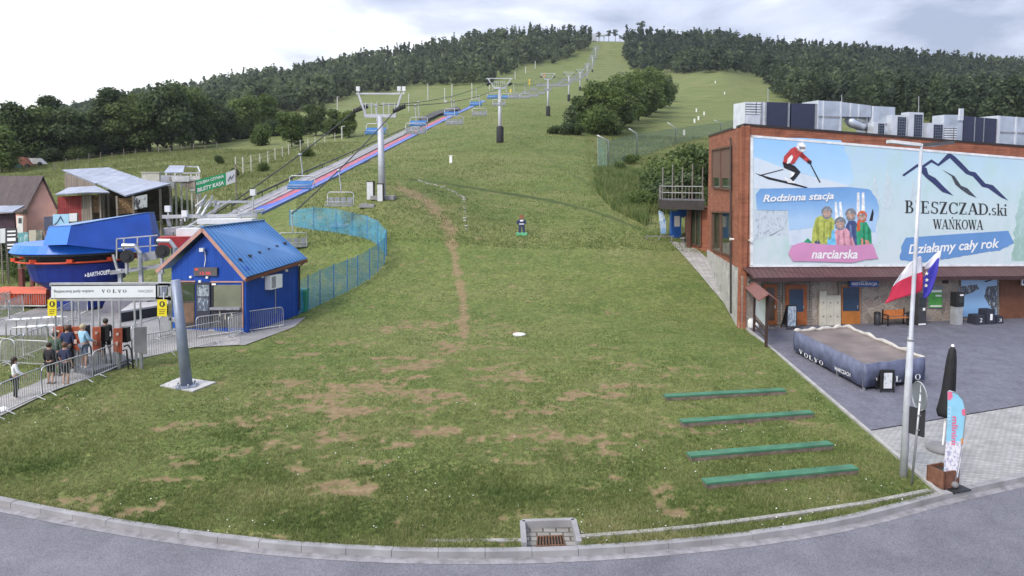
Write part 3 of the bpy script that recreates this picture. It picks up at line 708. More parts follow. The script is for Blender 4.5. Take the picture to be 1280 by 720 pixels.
def tree_blobs(kind, rg):
    """crowns for a tree one metre tall"""
    B = []
    if kind == 'broad':
        for k in range(20):
            a = rg.random()*6.28; r = rg.random()**.6*.27; z = .13 + rg.random()*.70; f = 1.05 - abs(z-.48)*1.25; s = (.11+rg.random()*.07)
            B.append((r*math.cos(a)*f*1.15, r*math.sin(a)*f*1.15, z, s*1.1, s*1.1, s*.85))
        B.append((0, 0, .50, .2, .2, .32))
    elif kind == 'tall':
        for k in range(14):
            a = rg.random()*6.28; z = .14 + rg.random()*.76; r = rg.random()*.17*(1.15-z*.75); s = .075+rg.random()*.055
            B.append((r*math.cos(a), r*math.sin(a), z, s, s, s*1.15))
        B.append((0, 0, .5, .11, .11, .3))
    elif kind == 'round':
        for k in range(13):
            a = rg.random()*6.28; z = .16 + rg.random()*.66; r = (.12+rg.random()*.16)*(1.05-abs(z-.48)*1.2); s = .12+rg.random()*.07
            B.append((r*math.cos(a), r*math.sin(a), z, s, s, s*.9))
        B.append((0, 0, .46, .24, .24, .34))
    elif kind == 'conifer':
        for k in range(9):
            z = .16 + k*.092; s = .19*(1-z)+.015
            B.append((rg.normal()*.01, rg.normal()*.01, z, s, s, .065))
    elif kind == 'pine':
        for k in range(9):
            a = rg.random()*6.28; z = .5 + rg.random()*.42; r = rg.random()*.11; s = .06+rg.random()*.05
            B.append((r*math.cos(a), r*math.sin(a), z, s, s, s*.7))
    else:   # bush
        for k in range(12):
            a = rg.random()*6.28; r = rg.random()*.42; z = .2 + rg.random()*.52*(1-r*.5); s = .2+rg.random()*.14
            B.append((r*math.cos(a), r*math.sin(a), z, s, s, s))
        B.append((0,0,.35,.4,.4,.35))
    return B
def make_tree(name, kind, n, size, lm, seed, trunk_r=.015, label='', cat='tree'):
    rg = np.random.default_rng(seed); t = thing(name, label, cat)
    B = tree_blobs(kind, rg); q, ti = leaf_cloud(B, n, size, rg); q[:, :, 2] = np.maximum(q[:, :, 2], 0.01)
    quads_obj('crown', q, ti, lm, t)
    m = MB(); top = .78 if kind != 'bush' else .4
    m.tube([(0,0,-.03), (rg.normal()*.008, rg.normal()*.008, top*.5), (rg.normal()*.012, rg.normal()*.012, top)], [trunk_r, trunk_r*.75, trunk_r*.25], 7)
    for b in B[:9]:
        z0 = max(.1, b[2]-.16 - abs(b[0])*.5); m.tube([(0,0,z0), (b[0]*.5, b[1]*.5, (z0+b[2])*.5+.01), (b[0]*.95, b[1]*.95, b[2])], [trunk_r*.45, trunk_r*.3, trunk_r*.1], 5)
    m.build('trunk', BARK, t, True)
    return t
PROTO = {
 'oak_a': ('broad', 8000, .040, LEAF_M, 1), 'oak_b': ('broad', 8000, .040, LEAF_D, 2), 'oak_c': ('tall', 6000, .038, LEAF_D, 3), 'oak_d': ('broad', 7000, .042, LEAF_M, 4),
 'round_a': ('round', 6000, .045, LEAF_L, 5), 'round_b': ('round', 6000, .045, LEAF_L, 6), 'tall_b': ('tall', 5500, .04, LEAF_L, 7),
 'clump_a': ('round', 5000, .045, LEAF_M, 8), 'clump_b': ('broad', 5000, .045, LEAF_L, 9), 'bush_a': ('bush', 4200, .075, LEAF_M, 10), 'bush_b': ('bush', 4200, .075, LEAF_L, 12), 'bush_c': ('bush', 4200, .075, LEAF_D, 13), 'far_pine': ('pine', 500, .05, LEAF_D, 14)}
USED = {}
def plant(key, name, px, base, top, label, group=None, wide=1.0, cat='tree', yaw=None, Y=None):
    p = G(px, base) if Y is None else Vector((ray(px, base)[0]*Y, Y, zat(base, Y)))
    h = (zat(top, p.y) - p.z)*(1.14 if cat == 'tree' else 1.0)
    if key not in USED:
        k = PROTO[key]; o = make_tree(name, k[0], k[1], k[2], k[3], k[4]); USED[key] = o
    else: o = dup(USED[key])
    o.name = name; o['label'] = label; o['category'] = cat
    if group: o['group'] = group
    elif 'group' in o: del o['group']
    o.location = p - Vector((0, 0, .02*h)); o.scale = (h*wide, h*wide, h); o.rotation_euler = (0, 0, yaw if yaw is not None else random.uniform(0, 6.28))
    return o
GT = 'trees along the left edge of the meadow'
for a in [
 ('round_b','broadleaf_tree',2,216,160,'rounded mid green tree cut by the left edge of the picture',1.25),
 ('tall_b','broadleaf_tree',56,201,149,'light green cone shaped tree standing in front of the dark tree row',1.6),
 ('oak_c','broadleaf_tree',18,206,134,'tall dark tree right behind the rounded tree at the left edge',1.3),
 ('oak_a','broadleaf_tree',40,203,129,'dark spreading tree behind the cone shaped light green tree',1.15),
 ('oak_b','broadleaf_tree',82,200,134,'dark broad tree just right of the cone shaped light green tree',1.15),
 ('oak_a','broadleaf_tree',-18,200,130,'dark tree cut off by the left picture edge behind the rounded one',1.1),
 ('oak_b','broadleaf_tree',30,196,138,'dark tree filling the back of the row right of the left edge',1.1),
 ('oak_c','broadleaf_tree',64,195,126,'tall dark tree rising behind the cone shaped tree',1.5),
 ('oak_a','broadleaf_tree',98,192,139,'dark tree at the back of the row before the dip',1.1),
 ('oak_b','broadleaf_tree',124,189,136,'dark tree at the back left of the tall narrow tree',1.1),
 ('oak_c','broadleaf_tree',150,188,122,'dark slim tree between the tall narrow tree and the big group',1.4),
 ('oak_d','broadleaf_tree',172,187,124,'tree at the back of the left end of the big group',1.1),
 ('oak_a','broadleaf_tree',228,182,103,'dark tree at the back in the middle of the big group',.9),
 ('oak_d','broadleaf_tree',112,196,147,'lower mid green tree in the dip of the meadow tree row',1.2),
 ('oak_c','broadleaf_tree',138,193,116,'tall narrow dark tree left of the large dark tree group',1.25),
 ('oak_d','broadleaf_tree',160,192,131,'mid green tree touching the left side of the large dark tree group',1.1),
 ('oak_a','broadleaf_tree',188,190,112,'large dark tree forming the left shoulder of the big tree group',.85),
 ('oak_b','broadleaf_tree',215,189,98,'tallest dark tree in the middle of the big tree group',.9),
 ('oak_a','broadleaf_tree',240,185,107,'large dark tree right of the tallest one in the big group',.85),
 ('oak_b','broadleaf_tree',260,180,120,'dark tree forming the right shoulder of the big tree group',1.15),
 ('oak_d','broadleaf_tree',284,176,133,'mid green tree just right of the big dark tree group',1.2),
 ('round_b','broadleaf_tree',304,172,122,'rounded mid green tree below the forest edge',1.1),
 ('round_b','broadleaf_tree',330,168,121,'pale rounded tree in front of the forested hillside',1.25),
 ('bush_b','meadow_bush',326,182,150,'small pale bush in the meadow left of the lone bright tree',.7),
 ('round_a','broadleaf_tree',365,184,142,'lone bright green round tree in the meadow beside the post fence',1.15),
 ('oak_d','broadleaf_tree',395,170,132,'dark green tree between the lone bright tree and the first lift tower',1.1),
 ('oak_d','broadleaf_tree',418,172,138,'bushy tree with the white lamp pole in front of it',1.3),
 ('round_a','broadleaf_tree',436,172,140,'yellowish bushy tree just left of the first lift tower',1.2),
 ]:
    k, nm, px, ba, tp, lb, wd = a
    plant(k, nm, px, ba, tp, lb, GT, wd, 'bush' if 'bush' in nm else 'tree')
GU = 'undergrowth bushes between the meadow trees'
for i, (px, ba, tp, k, wd) in enumerate([(28,205,178,'bush_c',1.3),(68,203,182,'bush_c',1.4),(98,199,176,'bush_a',1.5),(124,195,166,'bush_c',1.6),(150,193,164,'bush_c',1.4),(173,191,166,'bush_a',1.2),(276,178,160,'bush_c',1.2),(296,174,150,'bush_c',1.4),(317,171,146,'bush_a',1.4),(346,170,146,'bush_c',1.3),(375,169,146,'bush_a',1.3)]):
    plant(k, 'bush', px, ba, tp, ['low dark bush under the cone shaped tree\'s left neighbours','dark bush between the cone shaped tree and the dark tree row','green bush filling the dip of the meadow tree row','dark bush left of the tall narrow tree','dark bush right of the tall narrow tree','green bush at the left foot of the big tree group','dark bush at the right foot of the big tree group','dark bush beneath the tree right of the big group','green bush at the forest edge above the meadow','dark bush behind the lone bright tree','green bush right behind the lone bright tree'][i], GU, wd, 'bush')
GC = 'trees in the clump between the two slopes'
cl = [(729,160,118,'bush_c',.9),(739,164,108,'clump_a',1.2),(752,167,106,'clump_b',1.1),(764,165,101,'clump_a',1.2),(776,160,98,'clump_b',1.2),(788,155,95,'clump_a',1.1),(798,151,92,'clump_a',1.2),(808,146,90,'clump_b',1.2),(818,141,91,'clump_a',1.2),(827,135,95,'clump_a',1.1),(834,127,100,'bush_a',.9),(760,169,124,'bush_a',.9),(745,168,128,'bush_b',.9)]
lab = ['dark bush at the left tip of the tree clump on the slope','leftmost full tree of the clump on the slope','broad light green tree near the left end of the slope clump','second tall tree from the left in the slope clump','tallest light green tree of the slope clump','mid green tree at the centre of the slope clump','tree right of the centre of the slope clump','light tree in the right half of the slope clump','third tree from the right end of the slope clump','second tree from the right end of the slope clump','low rounded bush at the right tip of the slope clump','mid green bush at the foot of the slope clump','light green bush at the foot of the slope clump']
for (px, ba, tp, k, wd), lb in zip(cl, lab): plant(k, 'bush' if 'bush' in k else 'broadleaf_tree', px, ba, tp, lb, GC, wd, 'bush' if 'bush' in k else 'tree')
GB = 'bushes on the bank beside the restaurant'
for px, ba, tp, k, wd, lb in [(692,167,155,'bush_a',1.3,'low bush on the slope left of the tree clump'),(708,168,151,'bush_c',1.1,'dark low bush touching the left foot of the tree clump'),(722,169,150,'bush_a',1.0,'rounded low bush under the left tip of the tree clump'),
  (853,240,173,'bush_a',1.0,'tallest bush on the bank behind the balcony railing'),(872,238,172,'bush_a',1.0,'dark bush against the side wall of the restaurant'),(836,246,188,'bush_b',1.0,'bush on the bank left of the balcony'),(822,252,204,'bush_a',1.0,'dark bush at the left end of the bank bushes'),(848,262,208,'bush_c',1.1,'dark bush hanging over the bank just above the balcony'),
  (808,262,234,'bush_b',1.2,'light green low bush lowest on the bank'),(788,205,190,'bush_b',1.2,'small bush inside the green net corner'),(776,218,198,'bush_b',.8,'pale flowering bush at the foot of the net posts'),(866,262,225,'bush_a',.9,'bush squeezed between bank and balcony floor')]:
    plant(k, 'bush', px, ba, tp, lb, GB, wd, 'bush')
GS = 'shrubs on the weedy slope above the blue station'
for px, ba, tp, k, wd, lb in [(212,275,240,'bush_a',1.0,'green shrub below the green banner'),(236,262,246,'bush_b',1.2,'light shrub between the green banner and the lift frame'),(6,330,285,'bush_c',.8,'dark shrub at the left edge below the banners'),(20,345,318,'bush_a',1.1,'shrub under the dark advertising banner'),(35,350,328,'bush_b',1.2,'light shrub left of the blue station'),
   (196,258,232,'bush_a',1.0,'shrub behind the white scaffold boards'),(275,205,192,'bush_a',.9,'small shrub at the upper end of the green banner'),(330,214,200,'bush_b',1.0,'small shrub at the foot of the white post row'),(385,196,182,'bush_b',1.2,'low shrub beneath the bushy meadow trees'),(292,222,208,'bush_c',.9,'dark low shrub right of the green banner'),(24,288,262,'bush_c',.8,'dark creeper bush beside the pink house door')]:
    plant(k, 'shrub', px, ba, tp, lb, GS, wd, 'shrub')
# ---- far forest: one mass on each side of the piste
def forest(name, seed, test, n_try, label=None):
    rg = np.random.default_rng(seed)
    pr = []
    for kind, cnt in (('round', 190), ('tall', 170), ('broad', 200), ('conifer', 150), ('broad', 200), ('pine', 90)):
        for v in range(3):
            r2 = np.random.default_rng(100 + len(pr)); pr.append((kind, leaf_cloud(tree_blobs(kind, r2), cnt, .15 if kind != 'conifer' else .12, r2, inner=.55)))
    fine = []
    for kind, cnt in (('round', 700), ('tall', 620), ('broad', 760), ('conifer', 520), ('broad', 760), ('round', 700)):
        for v in range(3):
            r2 = np.random.default_rng(200 + len(fine)); fine.append((kind, leaf_cloud(tree_blobs(kind, r2), cnt, .075 if kind != 'conifer' else .07, r2, inner=.5)))
    x, y = test[0](rg, n_try); z = gz(x, y); px, py = vpix(x, y, z); ok = test[1](px, py, x, y)
    x, y, z, px, py = x[ok], y[ok], z[ok], px[ok], py[ok]
    keep = []; cell = {}
    for i in range(len(x)):
        sp = 4.6 + y[i]*.0042; key = (int(x[i]//sp), int(y[i]//sp))
        if any((key[0]+a, key[1]+b) in cell and math.hypot(x[i]-cell[(key[0]+a, key[1]+b)][0], y[i]-cell[(key[0]+a, key[1]+b)][1]) < sp for a in (-1,0,1) for b in (-1,0,1)): continue
        cell[key] = (x[i], y[i]); keep.append(i)
    Q, T = [], []; tr = MB()
    for i in keep:
        ti_b = fbm(x[i], y[i], 60, 2, 9); k = int(rg.integers(0, len(pr))); pc = np.clip((y[i]-300)/500, .05, .4)*(fbm(x[i], y[i], 90, 2, 19) > .42)
        if rg.random() < pc: k = int(rg.choice([q for q in range(len(pr)) if pr[q][0] in ('conifer',)]))
        kind, (q, t) = fine[k] if y[i] < 390 else pr[k]
        hgt = 9 + 10*rg.random() + (2.5 if kind == 'conifer' else 0); hgt *= test[2](px[i], y[i])
        wd = hgt*(.85 + .45*rg.random())*(.8 if kind == 'conifer' else 1); a = rg.random()*6.28; c, s = math.cos(a), math.sin(a)
        qq = q.copy(); qx = qq[..., 0]*c - qq[..., 1]*s; qy = qq[..., 0]*s + qq[..., 1]*c
        qq[..., 0] = qx*wd + x[i]; qq[..., 1] = qy*wd + y[i]; qq[..., 2] = qq[..., 2]*hgt + z[i]
        Q.append(qq); T.append(np.clip(t + (-.16 if kind in ('conifer', 'pine') else 0) + rg.normal()*.20 + (ti_b-.5)*.5, 0, 1))
        if rg.random() < .5: tr.tube([(x[i], y[i], z[i]-.5), (x[i], y[i], z[i]+hgt*.6)], [.22, .1], 4, False)
    o = quads_obj(name, np.concatenate(Q), np.concatenate(T), LEAF_F); o['kind'] = 'stuff'
    tr.cur = 0
    tk = tr.build(name + '_trunks', mat('forest_bark', (0.13,0.12,0.10), .95, var=.3), None, fix=False); tk['kind'] = 'stuff'
    tk.parent = o; tk.name = 'trunks'
    print('forest', name, len(keep), 'trees')
    return o
LEAF_F = leaf_mat('forest_leaves', (0.030,0.046,0.026), (0.066,0.094,0.045), (0.140,0.175,0.080))
def samp(u0, u1, y0, y1):
    def f(rg, n):
        y = np.sqrt(y0**2 + rg.random(n)*(y1**2-y0**2)); u = u0 + rg.random(n)*(u1-u0); return u*y, y
    return f
LB = ([-400,0,200,262,330,400,440,470,500,515,540,575,612,618,650,690,715,735,743], [200,186,166,152,146,137,120,118,114,108,107,107,106,100,86,80,74,64,48])
RB = ([779,784,800,820,860,940,958,975,1000,1100,1280,1600], [52,82,90,92,92,91,104,120,135,150,165,170])
forest('forest', 21, (samp(-1.15, .125, 190, 900), lambda px, py, x, y: (py < np.interp(px, *LB)) & (px < 745) & (y > np.interp(px, [150, 255, 275, 480, 600], [470, 430, 215, 260, 300])), lambda px, y: 1.0), 26000)
forest('forest', 22, (samp(.15, 1.05, 200, 900), lambda px, py, x, y: (py < np.interp(px, *RB)) & (px > np.interp(py, [48, 80, 95], [780, 783, 790])), lambda px, y: float(np.interp(px, [780, 950, 1000, 1280], [1.0, 1.0, .95, .95]))), 26000)
GP = 'thin pines on the skyline above the piste'
for px, ba, tp, lb in [(748,51,40,'thin pine on the skyline at the top lift station'),(761,51,38,'taller thin pine in the skyline gap above the piste'),(769,51,37,'thin pine right of the taller one in the skyline gap'),(775,52,44,'short pine at the right side of the skyline gap'),(801,50,27,'lone tall pine rising above the right forest skyline')]:
    plant('far_pine', 'pine_tree', px, ba, tp, lb, GP, 1.5 if px != 801 else 1.3)
# ---- grass: tufts over the near lawn, long grass on meadow and bank
def tufts(name, n, sampler, hgt, wid, m, seed, blades=3, lean=.5):
    rg = np.random.default_rng(seed); x, y, hs = sampler(rg, n); n = len(x)
    z = gz(x, y) - .01; P = np.stack([x, y, z], -1)
    V = np.zeros((n, blades, 4, 3)); 
    for b in range(blades):
        a = rg.random(n)*6.28; w_ = wid*(.6+rg.random(n)*.8); h = hgt*hs*(.55+rg.random(n)*.8); la = rg.random(n)*6.28; le = h*lean*rg.random(n)
        off = np.stack([(rg.random(n)-.5)*wid*3, (rg.random(n)-.5)*wid*3, np.zeros(n)], -1); c = P + off
        d = np.stack([np.cos(a)*w_/2, np.sin(a)*w_/2, np.zeros(n)], -1); t = np.stack([np.cos(la)*le, np.sin(la)*le, h], -1)
        V[:, b, 0] = c - d; V[:, b, 1] = c + d; V[:, b, 2] = c + t + d*.25; V[:, b, 3] = c + t - d*.25
    tint = np.clip(rg.normal(size=(n, 1))*.16 + .5 + (fbm(x, y, 1.6, 4, 15)[:, None]-.5)*1.0 + .04 + rg.normal(size=(n, blades))*.1, 0, 1)
    o = quads_obj(name, V.reshape(-1, 4, 3), tint.ravel(), m); o['kind'] = 'stuff'; return o
GRASS = leaf_mat('lawn_blades', (0.064,0.112,0.028), (0.152,0.194,0.060), (0.35,0.335,0.16))
LONGG = leaf_mat('meadow_blades', (0.075,0.110,0.034), (0.150,0.180,0.060), (0.30,0.28,0.13))
def in_poly(px, py, P):
    r_ = np.zeros(np.shape(px), bool)
    for (x0, y0), (x1, y1) in zip(P, P[1:]+P[:1]):
        c = ((y0 > py) != (y1 > py)); r_ ^= c & (px < (x1-x0)*(py-y0)/((y1-y0) if y1 != y0 else 1e-9)+x0)
    return r_
def lawn_samp(rg, n):
    px = rg.random(n)*1500 - 120; py = 300 + 395*rg.random(n)**.8
    v = ((360-py)-SHIFT)/F; dy = ct + v*st; vz = (-st + v*ct)/dy; u = (px-640)/F/dy
    Y = np.clip(-CAM_H/vz, 12, 70)
    for _ in range(12): Y = np.clip(.5*Y + .5*(gz(u*Y, Y)-CAM_H)/vz, 12, 80)
    x = u*Y; d = dirt_mask(px, py, x, Y)
    ok = (Y > ykerb(x)+.15) & (x < xedge(Y)-.12) & (rg.random(n) > d*1.12) & ~in_poly(px, py, STPAVE) & (Y < 66)
    q = ok & ~((px < 330) & (np.abs(py - np.interp(px, [-60,0,55,118,170,232,300], [535,508,489,463,445,432,425])) < 13))
    q &= ~((px > 648) & (px < 726) & (py > 646))
    return x[q], Y[q], np.clip(1.2 - d[q], .4, 1)*(.55+.9*fbm(x[q], Y[q], 2.2, 3, 4))
tufts('lawn_grass', 260000, lawn_samp, .07, .016, GRASS, 31, 3, 1.1)
def clover_samp(rg, n):
    x, y, h = lawn_samp(rg, n); f = fbm(x, y, 1.6, 3, 91); k = (f > .60) & (y < 30) | (rg.random(len(x)) < .05); return x[k], y[k], h[k]
def clover(n, seed):
    rg = np.random.default_rng(seed); x, y, h = clover_samp(rg, n); n = len(x); c = np.stack([x, y, gz(x, y)+.05+rg.random(n)*.02], -1)
    r_ = .006 + rg.random(n)*.009; q = np.stack([c+np.stack([a*r_, b*r_, e*r_], -1) for a, b, e in ((-1,-.7,-.3),(1,-.7,-.3),(1,.7,.6),(-1,.7,.6))], 1)
    o = quads_obj('clover_flowers', q, np.full(n, .5), mat('clover_white', (0.72,0.72,0.68), .8, var=.05)); o['kind'] = 'stuff'
clover(1700, 93)
def long_samp(rg, n):
    y = np.sqrt(46**2 + rg.random(n)*(170**2-46**2)); u = -.85 + rg.random(n)*1.35; x = u*y; z = gz(x, y); px, py = vpix(x, y, z)
    m = meadow_mask(px, py, x, y) * (py > 130); ok = (rg.random(n) < m) & ~((px < 400) & (py > 290) & (px > 30)) & ~((px > 880) & (y < 80))
    return x[ok], y[ok], np.clip(.4 + 1.2*fbm(x[ok], y[ok], 5, 3, 44), .3, 2)
tufts('meadow_grass', 150000, long_samp, .34, .05, LONGG, 33, 2, .8)
def bank_samp(rg, n):
    y = 54 + rg.random(n)*45; u = .09 + rg.random(n)*.2; x = u*y; px, py = vpix(x, y, gz(x, y)); lo = np.interp(py, [200, 240, 262, 290, 320], [744, 746, 766, 822, 905])
    ok = (px > lo) & (px < 892) & (py > 205) & (py < 300) & ~((px > 808) & (py > 268)); return x[ok], y[ok], np.clip(.5 + 1.3*fbm(x[ok], y[ok], 3.5, 3, 45), .4, 2)
BANKG = leaf_mat('bank_weeds', (0.070,0.120,0.034), (0.150,0.195,0.065), (0.33,0.33,0.15))
tufts('bank_weeds', 26000, bank_samp, .75, .08, BANKG, 35, 3, .7)
def slope_samp(rg, n):
    y = 55*(300/55)**rg.random(n); u = -.3 + rg.random(n)*.62; x = u*y; z = gz(x, y); px, py = vpix(x, y, z); m = meadow_mask(px, py, x, y); d = dirt_mask(px, py, x, y)
    ok = (m < .5) & (rg.random(n) > d*.8) & (py > 95) & (rank_mask(px, py, x, y) < .3); return x[ok], y[ok], (.3 + 1.1*fbm(x[ok], y[ok], 4, 4, 46))*(.7 + y[ok]/160)
tufts('slope_grass', 130000, slope_samp, .13, .045, GRASS, 37, 2, 1.3)
# ================================================================ RESTAURANT
class Plane:
    """a real vertical wall plane; pixel -> point on it, pushed out along its normal"""
    def __init__(s, A, B):
        s.A, s.B = Vector(A), Vector(B); d = (s.B - s.A); d.z = 0; s.d = d.normalized(); s.n = Vector((s.d.y, -s.d.x, 0))
        if s.n.dot(Vector((0,0,0)) - s.A) < 0: s.n = -s.n
    def __call__(s, px, py, out=0.0):
        u, v = ray(px, py); D = Vector((u, 1, v)); o = Vector((0,0,CAM_H))
        k = s.n.dot(s.A + s.n*0 - o) / s.n.dot(D); return o + D*k + s.n*out
    def quad(s, pts, out=0.0): return [s(px, py, out) for px, py in pts]
    def panel(s, mb, pts, out, th): return mb.prism(s.quad(pts, out - th), s.n*th)
    def rect(s, mb, x0, y0, x1, y1, out, th): return s.panel(mb, [(x0,y1),(x1,y1),(x1,y0),(x0,y0)], out, th)
YA, YB = 38.5, 43.0
FA = W(925, 400, YA); FB = W(1280, 400, YB); FRONT = Plane(FA, FB)
SC_ = W(884, 300, 54.0); SIDE = Plane(FA, SC_)
FE = FA + (FB - FA)*1.55; FE.z = 0
def up(p, z): return Vector((p.x, p.y, z))
ROOF_L = FRONT(925, 157).z; ROOF_R = FRONT(1280, 192).z
def roofz(t): return ROOF_L + (ROOF_R - ROOF_L)*t*.75
BRICK = brick_mat('red_brick_cladding', (0.235,0.084,0.050), (0.31,0.118,0.070), (0.14,0.065,0.046), 1.25, .11, .008, .8, var=.3)
STONE = stone_mat('rubble_stone', [(0.20,0.17,0.15), (0.33,0.27,0.22), (0.26,0.20,0.18), (0.40,0.34,0.28), (0.23,0.21,0.2)], (0.34,0.31,0.27), 2.4)
STONE_G = stone_mat('grey_rubble_stone', [(0.26,0.25,0.24), (0.40,0.39,0.37), (0.32,0.31,0.30), (0.47,0.455,0.43)], (0.40,0.39,0.36), 2.6)
DARKT = mat('dark_trim', (0.035,0.028,0.028), .5, var=.25)
GLASS = glass_mat(); GLASSG = glass_mat('green_tinted_glass', (0.035,0.05,0.03), .05); GLASSB = glass_mat('blue_glass', (0.02,0.045,0.085), .08)
FRAME = mat('brown_window_frame', (0.10,0.05,0.035), .5, var=.2)
ORWOOD = mat('orange_varnished_wood', (0.30,0.095,0.03), .45, var=.25, scale=4)
TIMBER = plank_mat('weathered_planks', (0.20,0.175,0.15), (0.27,0.24,0.21), .16)
rest = thing('restaurant_building', 'long red clad restaurant building with stone ground floor and dark awning', 'building', FA)
zlo = -1.0
body = MB(); C2 = SC_.copy(); 
far = (FE - FA); D2 = C2 + far
for a, b, za, zb in ((C2, FA, roofz(0)+.25, roofz(0)), (FA, FE, roofz(0), roofz(1.55)), (FE, D2, roofz(1.55), roofz(1.55)), (D2, C2, roofz(1.55), roofz(0)+.25)):
    nn = (b-a).normalized(); nn = Vector((nn.y, -nn.x, 0)); cc = (FA+FE+C2+D2)/4
    if nn.dot(cc - a) < 0: nn = -nn
    body.hexa([up(a, zlo), up(b, zlo), up(b, zlo)+nn*.3, up(a, zlo)+nn*.3, up(a, za), up(b, zb), up(b, zb)+nn*.3, up(a, za)+nn*.3])
body.build('wall', BRICK, rest)
rf = MB(); zr = .12
rf.hexa([up(p, z) for p, z in ((FA+FRONT.n*.06+SIDE.n*.06, roofz(0)), (FE+FRONT.n*.06, roofz(1.55)), (D2, roofz(1.55)), (C2+SIDE.n*.06, roofz(0)+.25))] + [up(p, z+zr) for p, z in ((FA+FRONT.n*.06+SIDE.n*.06, roofz(0)), (FE+FRONT.n*.06, roofz(1.55)), (D2, roofz(1.55)), (C2+SIDE.n*.06, roofz(0)+.25))])
rf.build('roof', DARKT, rest)
sb = MB()
FRONT.panel(sb, [(926.5,412),(1420,402),(1420,344),(926.5,345)], .05, .12)
sb.build('stone_front', STONE, rest)
sb = MB(); SIDE.panel(sb, [(884.5,340),(884.5,312),(916,331.5),(924.5,335),(924.5,413)], .05, .11); sb.build('stone_base', STONE_G, rest)
# corner boards and pilaster strips
cb = MB(); FRONT.rect(cb, 926.5, 158.5, 930.5, 338, .05, .07); cb.build('corner_board', BRICK, rest)
cb = MB(); SIDE.panel(cb, [(919,333),(924.2,334),(924.2,160),(919,160.5)], .05, .07); cb.build('corner_board', BRICK, rest)
pipe = MB()
pp = [SIDE(916, y, .12) for y in (172, 250, 320, 392)]; pipe.tube(pp, .055, 8); pipe.build('downpipe', DARKT, rest)
# windows of the side wall
def window(pl, quad, parent, panes, frame_m=FRAME, gm=GLASSG, name='window', fw=.1, blind=None):
    q = [pl(x, y, 0) for x, y in quad]              # bl br tr tl
    fr = MB(); c = sum(q, Vector())/4
    def side(a, b, w_=.1): fr.bar(a + pl.n*.05, b + pl.n*.05, w_, .14, pl.n)
    for a, b in ((q[0],q[1]),(q[1],q[2]),(q[2],q[3]),(q[3],q[0])): side(a, b)
    for k in range(1, panes):
        t = k/panes; side(q[0].lerp(q[1], t), q[3].lerp(q[2], t), .07)
    o = fr.build(name, frame_m, parent)
    gl = MB(); gl.prism([p + pl.n*.012 for p in q], pl.n*.01); gl.build('pane', gm, o)
    if blind:
        b = MB(); t = blind; b.prism([q[3].lerp(q[0], t)+pl.n*.026, q[2].lerp(q[1], t)+pl.n*.026, q[2]+pl.n*.026, q[3]+pl.n*.026], pl.n*.008); b.build('blind', mat('brown_blind', (0.13,0.07,0.05), .7), o)
    return o
window(SIDE, [(891.5,234),(915,237),(915,183),(891.5,187.5)], rest, 2, blind=.74)
window(SIDE, [(891.5,312),(914.5,319.5),(914.5,265.5),(891.5,265)], rest, 2)
# porch block with balcony
PCH = Plane(W(858, 280, 57), W(888, 280, 55.5))
pb = MB(); a, b = PCH(862.5, 330), PCH(888, 330); bk = Vector((.5, 4, 0))
ztop = PCH(870, 259).z
pb.hexa([up(a, 1.5), up(b, 1.5), up(b, 1.5)+bk, up(a, 1.5)+bk, up(a, ztop), up(b, ztop), up(b, ztop)+bk, up(a, ztop)+bk]); pb.build('porch_wall', BRICK, rest)
window(PCH, [(865,305),(876.5,308),(876.5,262),(865,261.5)], rest, 2)
bs = MB(); q0, q1 = PCH(840, 249.5, 1.6), PCH(887.5, 249.5, .8); zt = q0.z; zb = PCH(840, 260.5, 1.6).z
bb = [q0, q1, q1 + Vector((1.2, 4.5, 0)), q0 + Vector((.8, 5, 0))]
bs.hexa([up(p, zb) for p in bb] + [up(p, zt) for p in bb]); bal = bs.build('balcony', DARKT, rest)
rl = MB(); GALV = mat('galvanised_steel', (0.42,0.43,0.45), .45, .75, var=.18, scale=4); STEEL = mat('stainless_rail', (0.5,0.51,0.52), .35, .85, var=.12)
E0, E1, E3 = up(bb[0], zt)+Vector((.08,.08,0)), up(bb[1], zt)+Vector((-.1,.08,0)), up(bb[3], zt)+Vector((.08,-.1,0))
for s, e in ((E0, E1), (E0, E3)):
    n_ = 12
    for h in (1.1, .6): rl.bar(s+Vector((0,0,h)), e+Vector((0,0,h)), .05)
    for k in range(n_+1):
        p = s.lerp(e, k/n_); rl.bar(p, p+Vector((0,0,1.1)), .05 if k % 4 == 0 else .022)
for k in range(5):
    p = E0.lerp(E1, .02+k*.24); rl.bar(p, p+Vector((0,0,2.6+.2*(k % 2))), .07)
rl.build('railing', STEEL, bal)
pst = MB(); p = PCH(863, 300, .3); pst.bar(up(p, 2.2), up(p, zb), .28); pst.build('pillar', FRAME, rest)
# awning over the ground floor
AWN = brick_mat('ribbed_brown_sheet', (0.10,0.050,0.05), (0.12,0.06,0.058), (0.045,0.022,0.022), .3, 4.0, .03, .5, offset=0, bump=.6, var=.15)
aw = MB(); t0, t1 = FRONT(928, 334, .06), FRONT(1420, 332.5, .06); o0, o1 = FRONT(928, 340, .06)+FRONT.n*1.15, FRONT(1420, 338, .06)+FRONT.n*1.15
o0.z = t0.z - .42; o1.z = t1.z - .42; th = Vector((0,0,-.07))
aw.hexa([o0+th, o1+th, t1+th, t0+th, o0, o1, t1, t0]); aw.build('awning', AWN, rest)
aw = MB(); aw.hexa([o0+Vector((0,0,-.2)), o1+Vector((0,0,-.2)), o1+Vector((0,0,-.2))-FRONT.n*.03, o0+Vector((0,0,-.2))-FRONT.n*.03, o0+Vector((0,0,.02))+FRONT.n*.03, o1+Vector((0,0,.02))+FRONT.n*.03, o1+Vector((0,0,.02)), o0+Vector((0,0,.02))]); aw.build('awning_fascia', mat('dark_brown_metal', (0.062,0.034,0.034), .45), rest)
